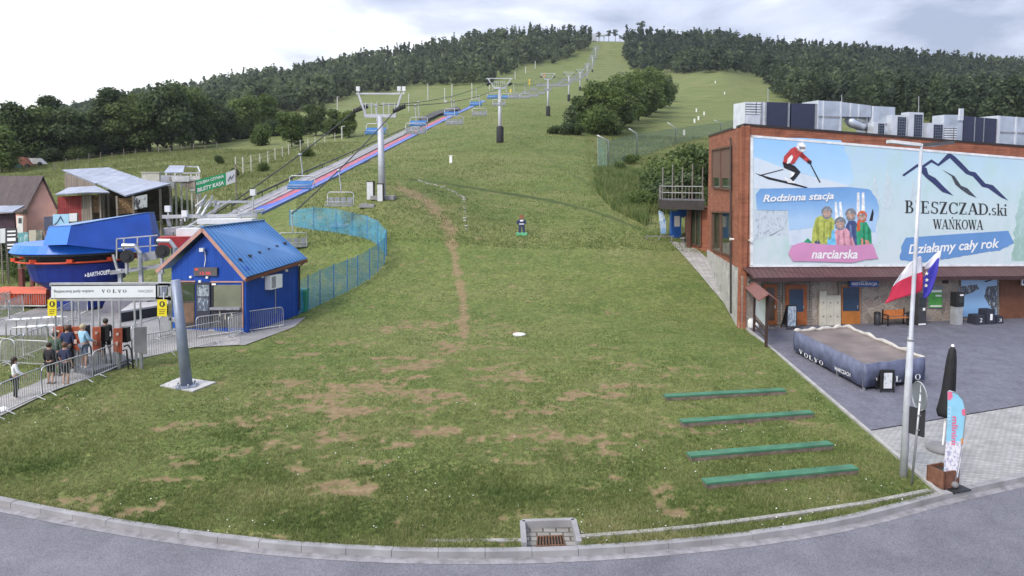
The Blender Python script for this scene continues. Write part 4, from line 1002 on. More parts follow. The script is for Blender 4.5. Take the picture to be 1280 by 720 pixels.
for x in (935, 1080, 1230):
    k = MB(); k.bar(FRONT(x, 352, .08), FRONT(x, 344, .08)+FRONT.n*.9, .06); k.build('bracket', DARKT, rest)
# doors on the ground floor
def door(x0, y0, x1, y1, glass, gmat, frame_m, mid=None, hs=.8):
    fr = MB(); FRONT.rect(fr, x0, y0, x1, y1, .13, .07); d = fr.build('door', frame_m, rest)
    for gx0, gy0, gx1, gy1 in glass:
        g = MB(); FRONT.rect(g, gx0, gy0, gx1, gy1, .15, .015); g.build('pane', gmat, d)
    h = MB(); hx = x0+(x1-x0)*hs; hy = y0+(y1-y0)*.55; h.bar(FRONT(hx, hy-2, .2), FRONT(hx, hy+2, .2), .05); h.build('handle', STEEL, d)
    j = MB()
    FRONT.rect(j, x0-2.2, y0-2.5, x0-.2, y1, .11, .06); FRONT.rect(j, x1+.2, y0-2.5, x1+2.2, y1, .11, .06); FRONT.rect(j, x0-2.2, y0-3.5, x1+2.2, y0-.4, .115, .06); j.build('frame', TIMBER, d)
    return d
door(953, 355, 969.5, 405.5, [(956.5,359,966.5,400)], glass_mat('brown_reflecting_glass', (0.09,0.06,0.04), .1), ORWOOD)
door(980, 355.5, 1007, 405.5, [(985,361,1002,389)], GLASSB, ORWOOD)
door(1050, 356.5, 1073.5, 404.5, [(1051.5,358.5,1072,388)], GLASSB, mat('orange_door_panel', (0.42,0.155,0.035), .5, var=.15))
for x in (971.5, 977, 1011, 1046.5):
    k = MB(); FRONT.rect(k, x, 349, x+2.4, 406, .12, .065); k.build('post', TIMBER, rest)
for x0, x1 in ((1198, 1199.5), (1244.5, 1247)):
    k = MB(); FRONT.rect(k, x0, 346, x1, 400, .12, .065); k.build('post', TIMBER, rest)
gd = MB(); FRONT.rect(gd, 1248, 347, 1318, 398.8, .12, .07); gd.build('garage_door', mat('rust_brown_door', (0.15,0.062,0.035), .6, var=.3, scale=1.2), rest)
wnt = MB(); FRONT.rect(wnt, 1177, 348, 1184, 354, .1, .05); wnt.build('vent', DARKT, rest)
for x, y in ((917.5, 299), (936, 300.5)):
    lm = MB(); pl = SIDE if x < 920 else FRONT; c = pl(x, y, .12); lm.tube([pl(x, y, 0), c, c+pl.n*.12], [.05,.05,.09], 8); lm.build('wall_light', mat('white_plastic', (0.75,0.75,0.74), .4), rest)
# ---------------------------------------------------------------- big billboard
def paint(name, col, rough=.55): return mat(name, col, rough, var=.07, scale=.8)
bbx = thing('billboard', 'huge winter resort billboard with skier, family and mountain logo on the red wall', 'billboard', FRONT(938, 331))
def bpanel(name, pts, m, lay, parent=None):
    mb = MB(); FRONT.panel(mb, pts, .10 + lay*.006, .006); return mb.build(name, m, parent or bbx)
fr = MB()
for q in ([(937,333.5),(1420,332),(1420,329.6),(937,331)], [(937,171.8),(1420,211),(1420,208.5),(937,168.8)], [(937,333),(939.8,333),(939.8,169),(937,168.9)]): FRONT.panel(fr, q, .125, .12)
fr.build('frame', mat('white_frame', (0.72,0.73,0.75), .4), bbx)
def print_mat(name, stops, speck=None, axis=2, lo=0, hi=6, rough=.5):
    m, t, b = _new(name); MATS[name] = m; n = t.nodes.new; l = t.links.new; b.inputs['Roughness'].default_value = rough
    c = n('ShaderNodeTexCoord'); sp = n('ShaderNodeSeparateXYZ'); l(c.outputs['Object'], sp.inputs[0])
    mr = n('ShaderNodeMapRange'); mr.inputs[1].default_value = lo; mr.inputs[2].default_value = hi; l(sp.outputs[axis], mr.inputs[0])
    nz = n('ShaderNodeTexNoise'); nz.inputs['Scale'].default_value = .9; nz.inputs['Detail'].default_value = 7; l(c.outputs['Object'], nz.inputs['Vector'])
    a = n('ShaderNodeMath'); a.operation = 'MULTIPLY_ADD'; l(nz.outputs['Fac'], a.inputs[0]); a.inputs[1].default_value = .35; 
    s2 = n('ShaderNodeMath'); s2.operation = 'SUBTRACT'; l(mr.outputs[0], s2.inputs[0]); s2.inputs[1].default_value = .175; l(s2.outputs[0], a.inputs[2])
    r = n('ShaderNodeValToRGB'); l(a.outputs[0], r.inputs[0]); e = r.color_ramp.elements
    e[0].position, e[0].color = stops[0][0], (*stops[0][1], 1); e[1].position, e[1].color = stops[-1][0], (*stops[-1][1], 1)
    for p, cc in stops[1:-1]: x = e.new(p); x.color = (*cc, 1)
    out = r.outputs[0]
    if speck:
        n2 = n('ShaderNodeTexNoise'); n2.inputs['Scale'].default_value = speck[0]; n2.inputs['Detail'].default_value = 8; n2.inputs['Roughness'].default_value = .75
        mp = n('ShaderNodeMapping'); mp.inputs['Scale'].default_value = (1, 1, .6); l(c.outputs['Object'], mp.inputs[0]); l(mp.outputs[0], n2.inputs['Vector'])
        r2 = n('ShaderNodeValToRGB'); r2.color_ramp.elements[0].position = speck[2]; r2.color_ramp.elements[1].position = speck[3]; l(n2.outputs['Fac'], r2.inputs[0])
        mx = n('ShaderNodeMixRGB'); l(r2.outputs[0], mx.inputs[0]); l(out, mx.inputs[1]); mx.inputs[2].default_value = (*speck[1], 1); out = mx.outputs[0]
    l(out, b.inputs['Base Color']); return m
base_m = print_mat('billboard_print', [(0.0,(0.60,0.68,0.72)), (0.45,(0.55,0.66,0.70)), (0.8,(0.50,0.66,0.74)), (1,(0.45,0.62,0.75))], (0.8,(0.45,0.62,0.60),.48,.72))
bpanel('print', [(939,331),(1420,329.5),(1420,209.5),(939,170)], base_m, 0)
rr = random.Random(5)
def jag(pts, amp=1.5, step=4.0, which=None):
    out = []
    for i, (a, b) in enumerate(zip(pts, pts[1:]+pts[:1])):
        out.append(a)
        if which is None or i in which:
            L_ = math.hypot(b[0]-a[0], b[1]-a[1]); k = int(L_/step)
            for j in range(1, k): t = j/k; out.append((a[0]+(b[0]-a[0])*t + rr.uniform(-amp, amp), a[1]+(b[1]-a[1])*t + rr.uniform(-amp, amp)*.5))
    return out
def z6(pts): return [(930+x/4.233, 165+y/4.233) for x, y in pts]
def z1(pts): return [(910+x/3.13, 110+y/3.13) for x, y in pts]
sky_m = print_mat('printed_sky', [(0,(0.62,0.74,0.84)), (.5,(0.42,0.64,0.86)), (1,(0.30,0.55,0.85))], lo=3.2, hi=6.8)
snow_m = print_mat('printed_snow', [(0,(0.55,0.62,0.70)), (.5,(0.66,0.71,0.77)), (1,(0.60,0.70,0.80))], (1.1,(0.48,0.57,0.68),.5,.8))
bpanel('print_sky', jag(z6([(46,140),(250,205),(400,245),(545,285),(575,260),(560,180),(540,120),(505,45),(300,32),(46,30)]), 1.6, 3, [4,5,6]), sky_m, 1)
bpanel('print_snow', jag(z6([(46,300),(330,296),(545,290),(540,280),(400,246),(250,206),(46,132)]), .5, 6, [0]), snow_m, 2)
bpanel('print_forest', jag(z6([(50,575),(150,540),(235,545),(222,470),(226,418),(50,412)]), 3.0, 2.5, [0,1,2]), print_mat('printed_frost_trees', [(0,(0.60,0.66,0.72)), (1,(0.50,0.58,0.66))], (7,(0.22,0.29,0.37),.50,.66)), 1)
bpanel('print_valley', jag(z6([(230,600),(690,600),(700,520),(690,470),(228,470)]), 1.0, 4), print_mat('printed_snowfield', [(0,(0.62,0.68,0.76)), (1,(0.55,0.66,0.78))], (2.5,(0.45,0.55,0.68),.5,.75)), 2)
blue_m = print_mat('printed_blue_sky', [(0,(0.40,0.58,0.80)), (.35,(0.22,0.42,0.72)), (1,(0.09,0.23,0.53))], lo=2.4, hi=5.0)
bpanel('blue_brush_patch', jag(z6([(62,412),(140,415),(225,414),(232,520),(400,500),(560,520),(690,530),(706,440),(698,360),(650,302),(560,292),(200,297),(80,300),(56,330)]), 1.8, 3, [6,7,8]), blue_m, 3)
sh = lambda pts, m, lay, nm='picture_figure': bpanel(nm, z6(pts), m, lay)
P = lambda n, c: mat('print_'+n, c, .55, var=.28, scale=4.5)
BLK, RED, WHT, SKN = P('black',(0.02,0.02,0.025)), P('red',(0.50,0.06,0.06)), P('white',(0.78,0.80,0.82)), P('skin',(0.46,0.30,0.24))
GRY, NVY = P('grey',(0.22,0.23,0.26)), P('navy',(0.06,0.09,0.22))
# racing skier, one figure built from its clothing patches
for pts, m, lay in [([(74,228),(200,196),(202,200),(76,233)],BLK,4), ([(340,168),(345,166),(398,266),(392,269)],BLK,4), ([(48,216),(130,240),(225,262),(330,292),(320,297),(215,272),(120,250)],BLK,4),
   ([(196,160),(205,190),(240,205),(262,215),(236,245),(252,262),(275,235),(292,212),(262,180),(230,165)],BLK,5), ([(205,130),(240,90),(262,78),(300,105),(322,135),(310,140),(285,128),(258,168),(225,172),(198,170)],RED,5),
   ([(225,140),(246,120),(252,135),(236,165),(218,168)],WHT,6), ([(300,108),(350,155),(345,170),(325,160),(285,128)],RED,5), ([(326,150),(350,152),(348,170),(330,166)],BLK,6),
   ([(268,80),(280,55),(302,54),(320,72),(318,98),(298,108),(276,100)],WHT,5), ([(284,76),(316,80),(316,92),(288,92)],GRY,6), ([(205,240),(250,255),(268,272),(225,268)],WHT,5), ([(232,206),(262,216),(252,232),(236,244)],WHT,6)]: sh(pts, m, lay, 'picture_skier')
# family of skiers
LIME, PINK, GRN, CYA, ORG = P('lime',(0.46,0.50,0.12)), P('pink',(0.66,0.34,0.40)), P('green',(0.04,0.32,0.17)), P('cyan',(0.16,0.50,0.75)), P('orange',(0.60,0.12,0.05))
def face(cx_, cy_, r, helm):
    c = [(cx_+r*math.cos(t*.524), cy_+r*1.15*math.sin(t*.524)) for t in range(12)]
    h = [(cx_+r*1.3*math.cos(R(a)), cy_-r*.15+r*1.35*math.sin(R(a))) for a in range(160, 385, 22)]
    sh(c, SKN, 6); sh(h+[(cx_+r*.8, cy_-r*.3), (cx_-r*.8, cy_-r*.3)], helm, 7); sh([(cx_-r*.9, cy_-r*.75), (cx_+r*.9, cy_-r*.75), (cx_+r*.8, cy_-r*.3), (cx_-r*.8, cy_-r*.3)], GRY, 8)
    sh([(cx_-r*.3, cy_+r*.5), (cx_+r*.3, cy_+r*.5), (cx_+r*.15, cy_+r*.62), (cx_-r*.15, cy_+r*.62)], WHT, 8)
    sh([(cx_-r*.7, cy_-r*.72), (cx_-r*.1, cy_-r*.72), (cx_-r*.2, cy_-r*.45), (cx_-r*.7, cy_-r*.45)], P('lens',(0.55,0.5,0.4)), 9)
    sh([(cx_-r*.95, cy_+r*.2), (cx_-r*.7, cy_+r*.9), (cx_, cy_+r*1.2), (cx_+r*.7, cy_+r*.9), (cx_+r*.95, cy_+r*.2), (cx_+r*1.1, cy_+r*.9), (cx_+r*.5, cy_+r*1.5), (cx_-r*.5, cy_+r*1.5), (cx_-r*1.1, cy_+r*.9)], helm, 8)
for x0 in (472, 496): sh([(x0,372),(x0+10,368),(x0+22,470),(x0+4,480)], WHT, 4)
for x0 in (590, 616): sh([(x0,322),(x0+12,318),(x0+16,440),(x0-2,440)], WHT, 4)
sh([(372,455),(400,440),(450,442),(472,470),(462,560),(440,592),(350,592),(355,520)], LIME, 5); face(430, 425, 22, GRY)
sh([(530,500),(545,470),(580,470),(598,500),(600,602),(540,602)], NVY, 4); face(556, 436, 22, GRY)
sh([(585,500),(600,480),(640,476),(664,520),(668,590),(640,600),(590,600)], GRN, 5); face(616, 446, 20, ORG)
sh([(590,470),(604,470),(606,520),(588,525)], ORG, 7)
sh([(436,560),(455,520),(475,515),(485,598),(430,600)], CYA, 6)
sh([(470,525),(500,505),(535,510),(560,540),(580,602),(480,602)], PINK, 7); face(500, 482, 23, GRY)
sh([(655,470),(668,420),(674,404),(678,430),(672,470)], BLK, 4); sh([(300,590),(330,560),(360,590)], GRN, 4)
sh([(365,580),(385,566),(396,588),(370,594)], NVY, 7); sh([(610,560),(650,575),(660,600),(612,600)], P('salmon',(0.66,0.28,0.22)), 6)
for pts, c in (([(368,470),(382,462),(392,560),(378,585)],'lime'),([(446,470),(458,476),(452,560),(440,570)],'lime'),([(412,470),(420,470),(418,580),(410,580)],'lime'),([(512,520),(520,520),(528,600),(518,600)],'pink'),([(486,540),(500,548),(492,600),(482,596)],'pink'),([(545,540),(556,548),(566,600),(552,600)],'pink'),([(620,490),(628,490),(632,600),(622,600)],'green'),([(646,500),(658,520),(660,580),(648,570)],'green'),([(548,490),(560,490),(562,560),(552,560)],'navy')):
    cc = {'lime':(0.30,0.34,0.07),'pink':(0.46,0.20,0.27),'green':(0.02,0.20,0.10),'navy':(0.14,0.18,0.34)}[c]; sh(pts, P(c+'_fold', cc), 8)
bpanel('pink_brush_patch', jag(z6([(245,600),(300,582),(420,594),(560,600),(672,590),(688,640),(702,668),(640,672),(560,690),(400,684),(250,682),(226,640)]), 1.2, 3, [4,5,6,7]), paint('magenta_pink',(0.60,0.27,0.47)), 9)
TXW = mat('white_lettering', (0.82,0.82,0.82), .5, var=.04)
def ftext(name, body, quad, m, lay, shear=0, bold=0, geo=None, parent=None, pl=None):
    pl = pl or FRONT; put_text(name, body, [pl(x, y, .10 + lay*.006) for x, y in quad], m, parent or bbx, shear, bold, geo)
ftext('lettering', 'Rodzinna stacja', [(951.5,255.5),(1040,251.5),(1040,240),(951.5,243.5)], TXW, 10.5, .25, .025)
ftext('lettering', 'narciarska', [(1012,323),(1069.5,323),(1069.5,311.5),(1012,311.5)], TXW, 11, .25, .025)
LOGO = paint('logo_navy', (0.035,0.045,0.13))
M1a = [(676,340),(735,297),(750,306),(790,279),(816,297),(858,252),(882,268),(905,290),(938,325),(962,330),(1000,373),(1030,380),(1090,440),(1062,428),(1012,392),(988,386),(952,346),(925,336),(890,302),(862,274),(818,306),(790,291),(760,312),(740,306),(682,346)]
bpanel('mountain_logo', z1(M1a), LOGO, 2)
bpanel('mountain_logo', z1([(742,307),(770,312),(778,338),(805,352),(838,386),(874,420),(832,406),(795,372),(770,352),(750,330)]), LOGO, 3)
bpanel('mountain_logo', z1([(833,320),(880,345),(905,382),(930,392),(966,429),(935,417),(905,396),(884,378),(868,345)]), P('dark_grey',(0.06,0.07,0.09)), 3)
INK = paint('ink_black', (0.03,0.035,0.04))
ftext('lettering', '', [(1129.2,266.3),(1233,268.6),(1233,254.5),(1129.2,250.3)], INK, 3, geo=serif_geo('BIESZCZAD'))
ftext('lettering', '', [(1234,268.7),(1256.5,269.5),(1256.5,254.8),(1234,254.2)], INK, 3, geo=serif_geo('.ski'))
ftext('lettering', '', [(1164,285.8),(1227,287),(1227,271.5),(1164,270.5)], INK, 3, geo=serif_geo('WAŃKOWA'))
bpanel('blue_brush_stroke', jag(z1([(668,672),(760,682),(940,652),(1062,632),(1112,606),(1090,558),(900,570),(690,585),(676,612)]), 1.4, 3, [0,1,2,3,8]), paint('brush_blue',(0.13,0.28,0.56)), 2)
ftext('lettering', 'Działamy cały rok', [(1133.5,321),(1246.5,313),(1246.5,297.5),(1133.5,305.5)], TXW, 5, .2, .02)
FROST = print_mat('printed_pale_trees', [(0,(0.55,0.64,0.68)), (1,(0.48,0.58,0.64))], (6,(0.60,0.68,0.72),.45,.6))
for x0, y0, h, wd in ((1108, 262, 50, 11), (1140, 260, 36, 8), (1092, 260, 42, 9)):
    pts = [(x0, y0-h)]
    for k in range(1, 8): t = k/8; pts += [(x0+wd*t, y0-h*(1-t)), (x0+wd*t*.6, y0-h*(1-t)-1)]
    pts += [(x0+wd*.5, y0), (x0-wd*.5, y0)]
    for k in range(7, 0, -1): t = k/8; pts += [(x0-wd*t*.6, y0-h*(1-t)-1), (x0-wd*t, y0-h*(1-t))]
    bpanel('print_tree', pts, FROST, 1)
bpanel('print_tree', jag([(1262,326),(1420,325),(1420,214),(1300,204),(1282,215),(1270,260)], 2, 4, [3,4,5]), print_mat('printed_green_forest', [(0,(0.30,0.46,0.40)), (1,(0.38,0.55,0.55))], (1.5,(0.5,0.66,0.66),.45,.7)), 1)
# ---------------------------------------------------------------- things on and before the ground floor wall
sg = thing('restaurant_sign', 'blue white wall sign reading restaurant in Polish above the orange door', 'sign', FRONT(1058, 357))
k = MB(); FRONT.rect(k, 1058, 347.2, 1093.5, 357.5, .30, .08); k.build('board', mat('sign_blue', (0.03,0.10,0.36), .45), sg)
put_text('lettering', 'BUFET', [FRONT(x, y, .31) for x, y in ((1071,351.3),(1081,351.3),(1081,348.3),(1071,348.3))], TXW, sg, 0, .02)
put_text('lettering', 'RESTAURACJA', [FRONT(x, y, .31) for x, y in ((1060,356.6),(1092,356.6),(1092,352),(1060,352))], TXW, sg, 0, .03)
sg = thing('wall_sign', 'small blue and white sign above the rust brown garage door', 'sign', FRONT(1272, 356))
k = MB(); FRONT.rect(k, 1272, 346.8, 1292, 356, .28, .08); k.build('board', TXW, sg)
k = MB(); FRONT.rect(k, 1273.5, 349.5, 1291, 354, .29, .012); k.build('stripe', mat('sign_blue', (0,0,0)), sg)
lk = thing('locker_panel', 'cream locker panel leaning on the stone wall left of the orange door', 'panel', FRONT(1035, 406))
CREAM = mat('cream_board', (0.55,0.52,0.43), .55, var=.12)
for i in range(3):
    k = MB(); x0 = 1021.5 + i*8.8; FRONT.rect(k, x0, 363.2 if i == 0 else 368.5, x0+8.5, 406.8, .22, .10); b_ = k.build('leaf', CREAM, lk)
    for yy_ in (377, 394): h = MB(); FRONT.rect(h, x0+4, yy_, x0+5.2, yy_+1.2, .235, .015); h.build('knob', DARKT, b_)
ps = thing('poster', 'green advertising poster with white bands on the stone wall behind the flags', 'poster', FRONT(1167, 384))
k = MB(); FRONT.rect(k, 1158, 357, 1176.5, 384.8, .11, .05); k.build('frame', GRY, ps)
k = MB(); FRONT.rect(k, 1159, 361.5, 1175.5, 384, .13, .03); k.build('print', mat('poster_green', (0.10,0.36,0.08), .5, var=.2), ps)
for r4 in ((1160.5,362,1175,365),(1167,368,1174.5,370.2),(1160.5,381.2,1174.5,383)): k = MB(); FRONT.rect(k, *r4, .135, .008); k.build('white_band', TXW, ps)
ps = thing('mural_poster', 'large poster of a snowy ski piste beside the brown garage door', 'poster', FRONT(1221, 396))
k = MB(); FRONT.panel(k, [(1196,396),(1243.5,394),(1244.5,348),(1198.5,348.2)], .11, .05); k.build('print', print_mat('poster_snow', [(0,(0.22,0.42,0.72)), (.55,(0.42,0.62,0.86)), (.62,(0.30,0.36,0.42)), (.75,(0.62,0.70,0.78)), (1,(0.66,0.74,0.80))], lo=0, hi=5.0), ps)
k = MB(); FRONT.panel(k, jag([(1228,370),(1234,382),(1243,392),(1244,357),(1232,358)], 1, 3), .118, .008); k.build('print_trees', print_mat('poster_trees', [(0,(0.05,0.06,0.08)), (1,(0.12,0.14,0.17))], (6,(0.5,0.55,0.6),.5,.65)), ps)
k = MB(); FRONT.panel(k, jag([(1199,370),(1212,366),(1222,361),(1219,355),(1199,358)], 1, 3), .118, .008); k.build('print_trees', MATS['poster_trees'], ps)
# on-ground helper frame along the facade
FD, FN = FRONT.d, FRONT.n
def at(px, py, out=0.0):
    p = G(px, py); return p + FN*out
def lbox(mb, o, x0, x1, y0, y1, z0, z1):       # local frame: x along facade, y towards the camera
    P8 = [o + FD*x + FN*y + Vector((0,0,z)) for z in (z0, z1) for x, y in ((x0,y0),(x1,y0),(x1,y1),(x0,y1))]
    return mb.hexa(P8)
# bench
o = at(1115.5, 405.5); bn = thing('park_bench', 'orange slatted bench with black iron ends against the stone wall', 'bench', o)
SL = mat('bench_slats', (0.50,0.16,0.035), .5, var=.2, scale=5); IRON = mat('black_iron', (0.02,0.02,0.022), .5, var=.3)
k = MB(); [lbox(k, o, -.72, .72, .10+i*.12, .20+i*.12, .42, .455) for i in range(3)]; k.build('seat', SL, bn)
k = MB(); [lbox(k, o, -.72, .72, .02-.012*i, .055-.012*i, .50+i*.12, .60+i*.12) for i in range(3)]; k.build('backrest', SL, bn)
for x in (-.7, .7):
    k = MB(); lbox(k, o, x-.03, x+.03, .0, .06, 0, .9); lbox(k, o, x-.03, x+.03, .42, .48, 0, .62); lbox(k, o, x-.03, x+.03, .0, .48, .6, .65); lbox(k, o, x-.03, x+.03, .0, .48, .37, .42); k.build('frame', IRON, bn)
for px, lb in ((1093, 'small black litter bin left of the orange bench'), (1133.5, 'small black litter bin right of the orange bench')):
    o = at(px, 405.5); b_ = thing('litter_bin', lb, 'bin', o, 'litter bins beside the bench')
    k = MB(); k.lathe(o + FN*.2, [(.15,0),(.17,.05),(.18,.62),(.16,.64)], 12); k.build('body', mat('dark_bin', (0.035,0.035,0.04), .5), b_, True)
    k = MB(); k.lathe(o + FN*.2, [(.185,.65),(.19,.70),(.10,.76)], 12); k.build('lid', IRON, b_, True)
o = at(1144.5, 405); kk = thing('service_kiosk', 'tall dark service kiosk standing behind the flagpole', 'kiosk', o)
k = MB(); lbox(k, o, -.26, .26, .02, .45, 0, 1.75); k.build('cabinet', mat('kiosk_dark', (0.05,0.05,0.055), .45), kk)
k = MB(); lbox(k, o, -.2, .2, .451, .47, 1.1, 1.6); k.build('screen', GLASS, kk)
k = MB(); lbox(k, o, -.24, .24, .46, .48, .04, .12); lbox(k, o, .02, .16, .452, .475, .85, 1.0); k.build('plate', TXW, kk)
o = at(1191, 404.5); kk = thing('ticket_machine', 'grey ticket machine with black top left of the piste poster', 'machine', o)
k = MB(); lbox(k, o, -.24, .24, .03, .42, 0, 1.05); k.build('base', mat('machine_grey', (0.32,0.33,0.34), .5), kk)
k = MB(); lbox(k, o, -.27, .26, .02, .45, 1.055, 1.85); k.build('head', IRON, kk)
k = MB(); lbox(k, o, -.12, .14, .452, .47, 1.3, 1.62); k.build('screen', GLASS, kk); k = MB(); lbox(k, o, -.05, .18, .452, .475, 1.68, 1.76); k.build('plate', TXW, kk)
for i, (px, py, wd, h) in enumerate(((1212,403,.62,.55), (1224.5,402.5,.62,.85), (1236,401.5,.5,.42))):
    o = at(px, py); nm = ['lowest dark podium block by the ticket machine','tallest dark podium block with white digits','right dark podium block below the piste poster'][i]
    t = thing('podium_block', nm, 'podium', o, 'podium blocks under the piste poster')
    k = MB(); k.hexa([o + FD*x + FN*y + Vector((0,0,z)) for x, y, z in ((-wd/2,.1,0),(wd/2,.1,0),(wd/2,.75,0),(-wd/2,.75,0),(-wd/2+.04,.14,h),(wd/2-.04,.14,h),(wd/2-.04,.71,h),(-wd/2+.04,.71,h))]); k.build('block', mat('podium_dark', (0.03,0.033,0.05), .6), t)
    if i < 2 or True:
        q = [o + FD*x + FN*.757 + Vector((0,0,z)) for x, z in ((-.09,h*.3),(.09,h*.3),(.09,h*.72),(-.09,h*.72))]
        put_text('number', str([2,1,3][i]), q, TXW, t)
# info board with little roof at the corner of the lawn
A0, A1 = G(942.5, 414.5), G(957.5, 434); ib = thing('notice_board', 'pale notice board under a small roof on dark posts at the lawn edge', 'board', A0)
DW = mat('dark_stained_wood', (0.05,0.028,0.024), .65, var=.3); nb_ = Vector((-(A1-A0).y, (A1-A0).x, 0)).normalized()
if nb_.y > 0: nb_ = -nb_
H0 = zat(357, A0.y) - A0.z; H1 = zat(370, A1.y) - A1.z
for p, h in ((A0, H0), (A1, H1)):
    k = MB(); k.bar(p - Vector((0,0,.1)), p + Vector((0,0,h)), .11); k.build('post', DW, ib)
k = MB(); z0, z1_ = A0.z + .95, A0.z + H0 - .12; d0 = A0.lerp(A1, .06); d1 = A0.lerp(A1, .94); zz1 = A1.z + H1 - .12
k.prism([up(d0, z0)+nb_*.02, up(d1, A1.z+.9)+nb_*.02, up(d1, zz1)+nb_*.02, up(d0, z1_)+nb_*.02], nb_*.05); k.build('panel', mat('pale_notice', (0.50,0.56,0.62), .35, var=.1), ib)
for z in (.72, .40):
    k = MB(); k.bar(A0 + Vector((0,0,z)), A1 + Vector((0,0,z)), .06); k.build('rail', DW, ib)
k = MB(); e0 = A0 + (A0-A1)*.12; e1 = A1 + (A1-A0)*.12; r0 = up(e0, A0.z+H0+.15); r1 = up(e1, A1.z+H1+.2)
for sgn in (1, -1):
    lo0 = r0 + nb_*.45*sgn - Vector((0,0,.33)); lo1 = r1 + nb_*.45*sgn - Vector((0,0,.33)); k.prism([r0, r1, lo1, lo0], Vector((0,0,-.05)))
k.build('roof', mat('red_brown_shingle', (0.17,0.07,0.06), .7, var=.25, scale=6), ib)
o = G(937.5, 410); k = MB(); k.lathe(o, [(.2,0),(.24,.1),(.24,.45),(.15,.55)], 12); k.lathe(o+Vector((.28,-.15,0)), [(.14,0),(.16,.25),(.1,.32)], 10); single(k, 'water_canister', mat('white_plastic', (0,0,0)), 'white plastic canisters standing at the corner of the stone wall', 'canister', smooth=True)
def a_board(px0, px1, py, top, lab, facem, loc_yaw=0.0, depth=.5, rail=None):
    a, b = G(px0, py), G(px1, py); h = zat(top, a.y) - a.z; c = (a+b)/2; t = thing('sandwich_board', lab, 'sign', c)
    d = (b-a); d.z = 0; d.normalize(); nn = Vector((d.y, -d.x, 0)); nn = -nn if nn.y > 0 else nn
    back = -nn*depth; wd = (b-a).length
    for nm, o1, o2, m in (('front_panel', nn*.02, Vector(), facem), ('back_panel', back, back*.1, IRON)):
        k = MB(); p0, p1 = c - d*wd/2 + o1, c + d*wd/2 + o1; q0, q1 = c - d*wd/2 + Vector((0,0,h)) + o2, c + d*wd/2 + Vector((0,0,h)) + o2
        lo = .14; pa, pb = p0.lerp(q0, lo), p1.lerp(q1, lo); k.prism([pa, pb, q1, q0], -nn*.025); f = k.build(nm, m, t)
        k = MB(); [k.bar(s, e, .045) for s, e in ((p0, q0), (p1, q1), (q0, q1), (pa, pb))]; k.build('frame', IRON, t)
    return t, c, d, nn, h, wd
t, c, d, nn, h, wd = a_board(983.5, 995, 412.5, 382, 'black and white sandwich board before the second door', print_mat('chalk_print', [(0,(0.35,0.42,0.5)), (1,(0.5,0.56,0.62))], (9,(0.12,0.15,0.2),.48,.56)), depth=.75)
# ---------------------------------------------------------------- covered platform with brand lettering
c_fl, c_fm, c_fr, c_bk = G(992, 441), G(1080, 489), G(1155, 479), G(1063, 428)
VB = thing('covered_platform', 'low rectangular pool platform covered with grey blue tarpaulin and white letters', 'platform', c_fm)
TARP = mat('grey_blue_tarpaulin', (0.115,0.13,0.205), .5, var=.35, scale=2.2, bump=.5, bscale=3)
TOPM = mat('brown_grey_cover', (0.165,0.135,0.125), .6, var=.3, scale=1.0, bump=.2, bscale=4)
PALE = mat('pale_rim_cloth', (0.50,0.47,0.43), .7, var=.15, scale=3, bump=.3)
c_bk = c_fl + (c_fr - c_fm)*1.02
hz = 1.02; cs = [c_fl, c_fm, c_fr, c_bk]; leg = .14
def edge_cloth(a, b, nm, m, z0, z1f, outn, n=26, th=.05, wav=.03):
    k = MB(); vs = []
    for i in range(n+1):
        t = i/n; p = a.lerp(b, t); w_ = math.sin(i*1.7)*wav*.5 + math.sin(i*.83+1)*wav*.5
        zt_ = z1f(t); vs += [up(p, p.z+z0)+outn*(w_*.6), up(p, p.z+z0+(zt_-z0)*.55)+outn*(w_+.02), up(p, p.z+zt_)+outn*(w_*.3), up(p, p.z+zt_)-outn*(th-w_*.3), up(p, p.z+z0)-outn*th]
    f = [(i*5+j, (i+1)*5+j, (i+1)*5+(j+1) % 5, i*5+(j+1) % 5) for i in range(n) for j in range(5)] + [(4,3,2,1,0), tuple(n*5+j for j in range(5))]
    k.add(vs, f); return k.build(nm, m, VB, True)
def outn(a, b):
    d = (b-a); d.z = 0; d.normalize(); nn = Vector((d.y, -d.x, 0)); cc = (c_fl+c_fr)/2
    return -nn if nn.dot(cc - a) > 0 else nn
edge_cloth(c_fl, c_fm, 'skirt', TARP, leg, lambda t: hz - .03*math.sin(t*22)*.4, outn(c_fl, c_fm))
edge_cloth(c_fm, c_fr, 'skirt', TARP, leg, lambda t: hz - .03*math.sin(t*18)*.4, outn(c_fm, c_fr))
edge_cloth(c_fr, c_bk, 'skirt', TARP, leg, lambda t: hz-.1, outn(c_fr, c_bk)); edge_cloth(c_bk, c_fl, 'skirt', TARP, leg, lambda t: hz-.1, outn(c_bk, c_fl))
for a, b in ((c_fl, c_bk), (c_bk, c_fr)):
    edge_cloth(a, b, 'rim', PALE, hz-.09, lambda t: hz + .05 + .04*math.sin(t*25) + .025*math.sin(t*41), outn(a, b), 40, .09)
k = MB(); n_ = 14; vs = []
for i in range(n_+1):
    for j in range(n_+1):
        s, t = i/n_, j/n_; p = (c_fl*(1-s)+c_fm*s)*(1-t) + (c_bk*(1-s)+c_fr*s)*t; vs.append(up(p, p.z + hz - .05 - .20*math.sin(math.pi*s)**.5*math.sin(math.pi*t)**.5 + .02*math.sin(i*2.1+j)))
k.add(vs, [(i*(n_+1)+j, (i+1)*(n_+1)+j, (i+1)*(n_+1)+j+1, i*(n_+1)+j+1) for i in range(n_) for j in range(n_)]); k.build('cover', TOPM, VB, True)
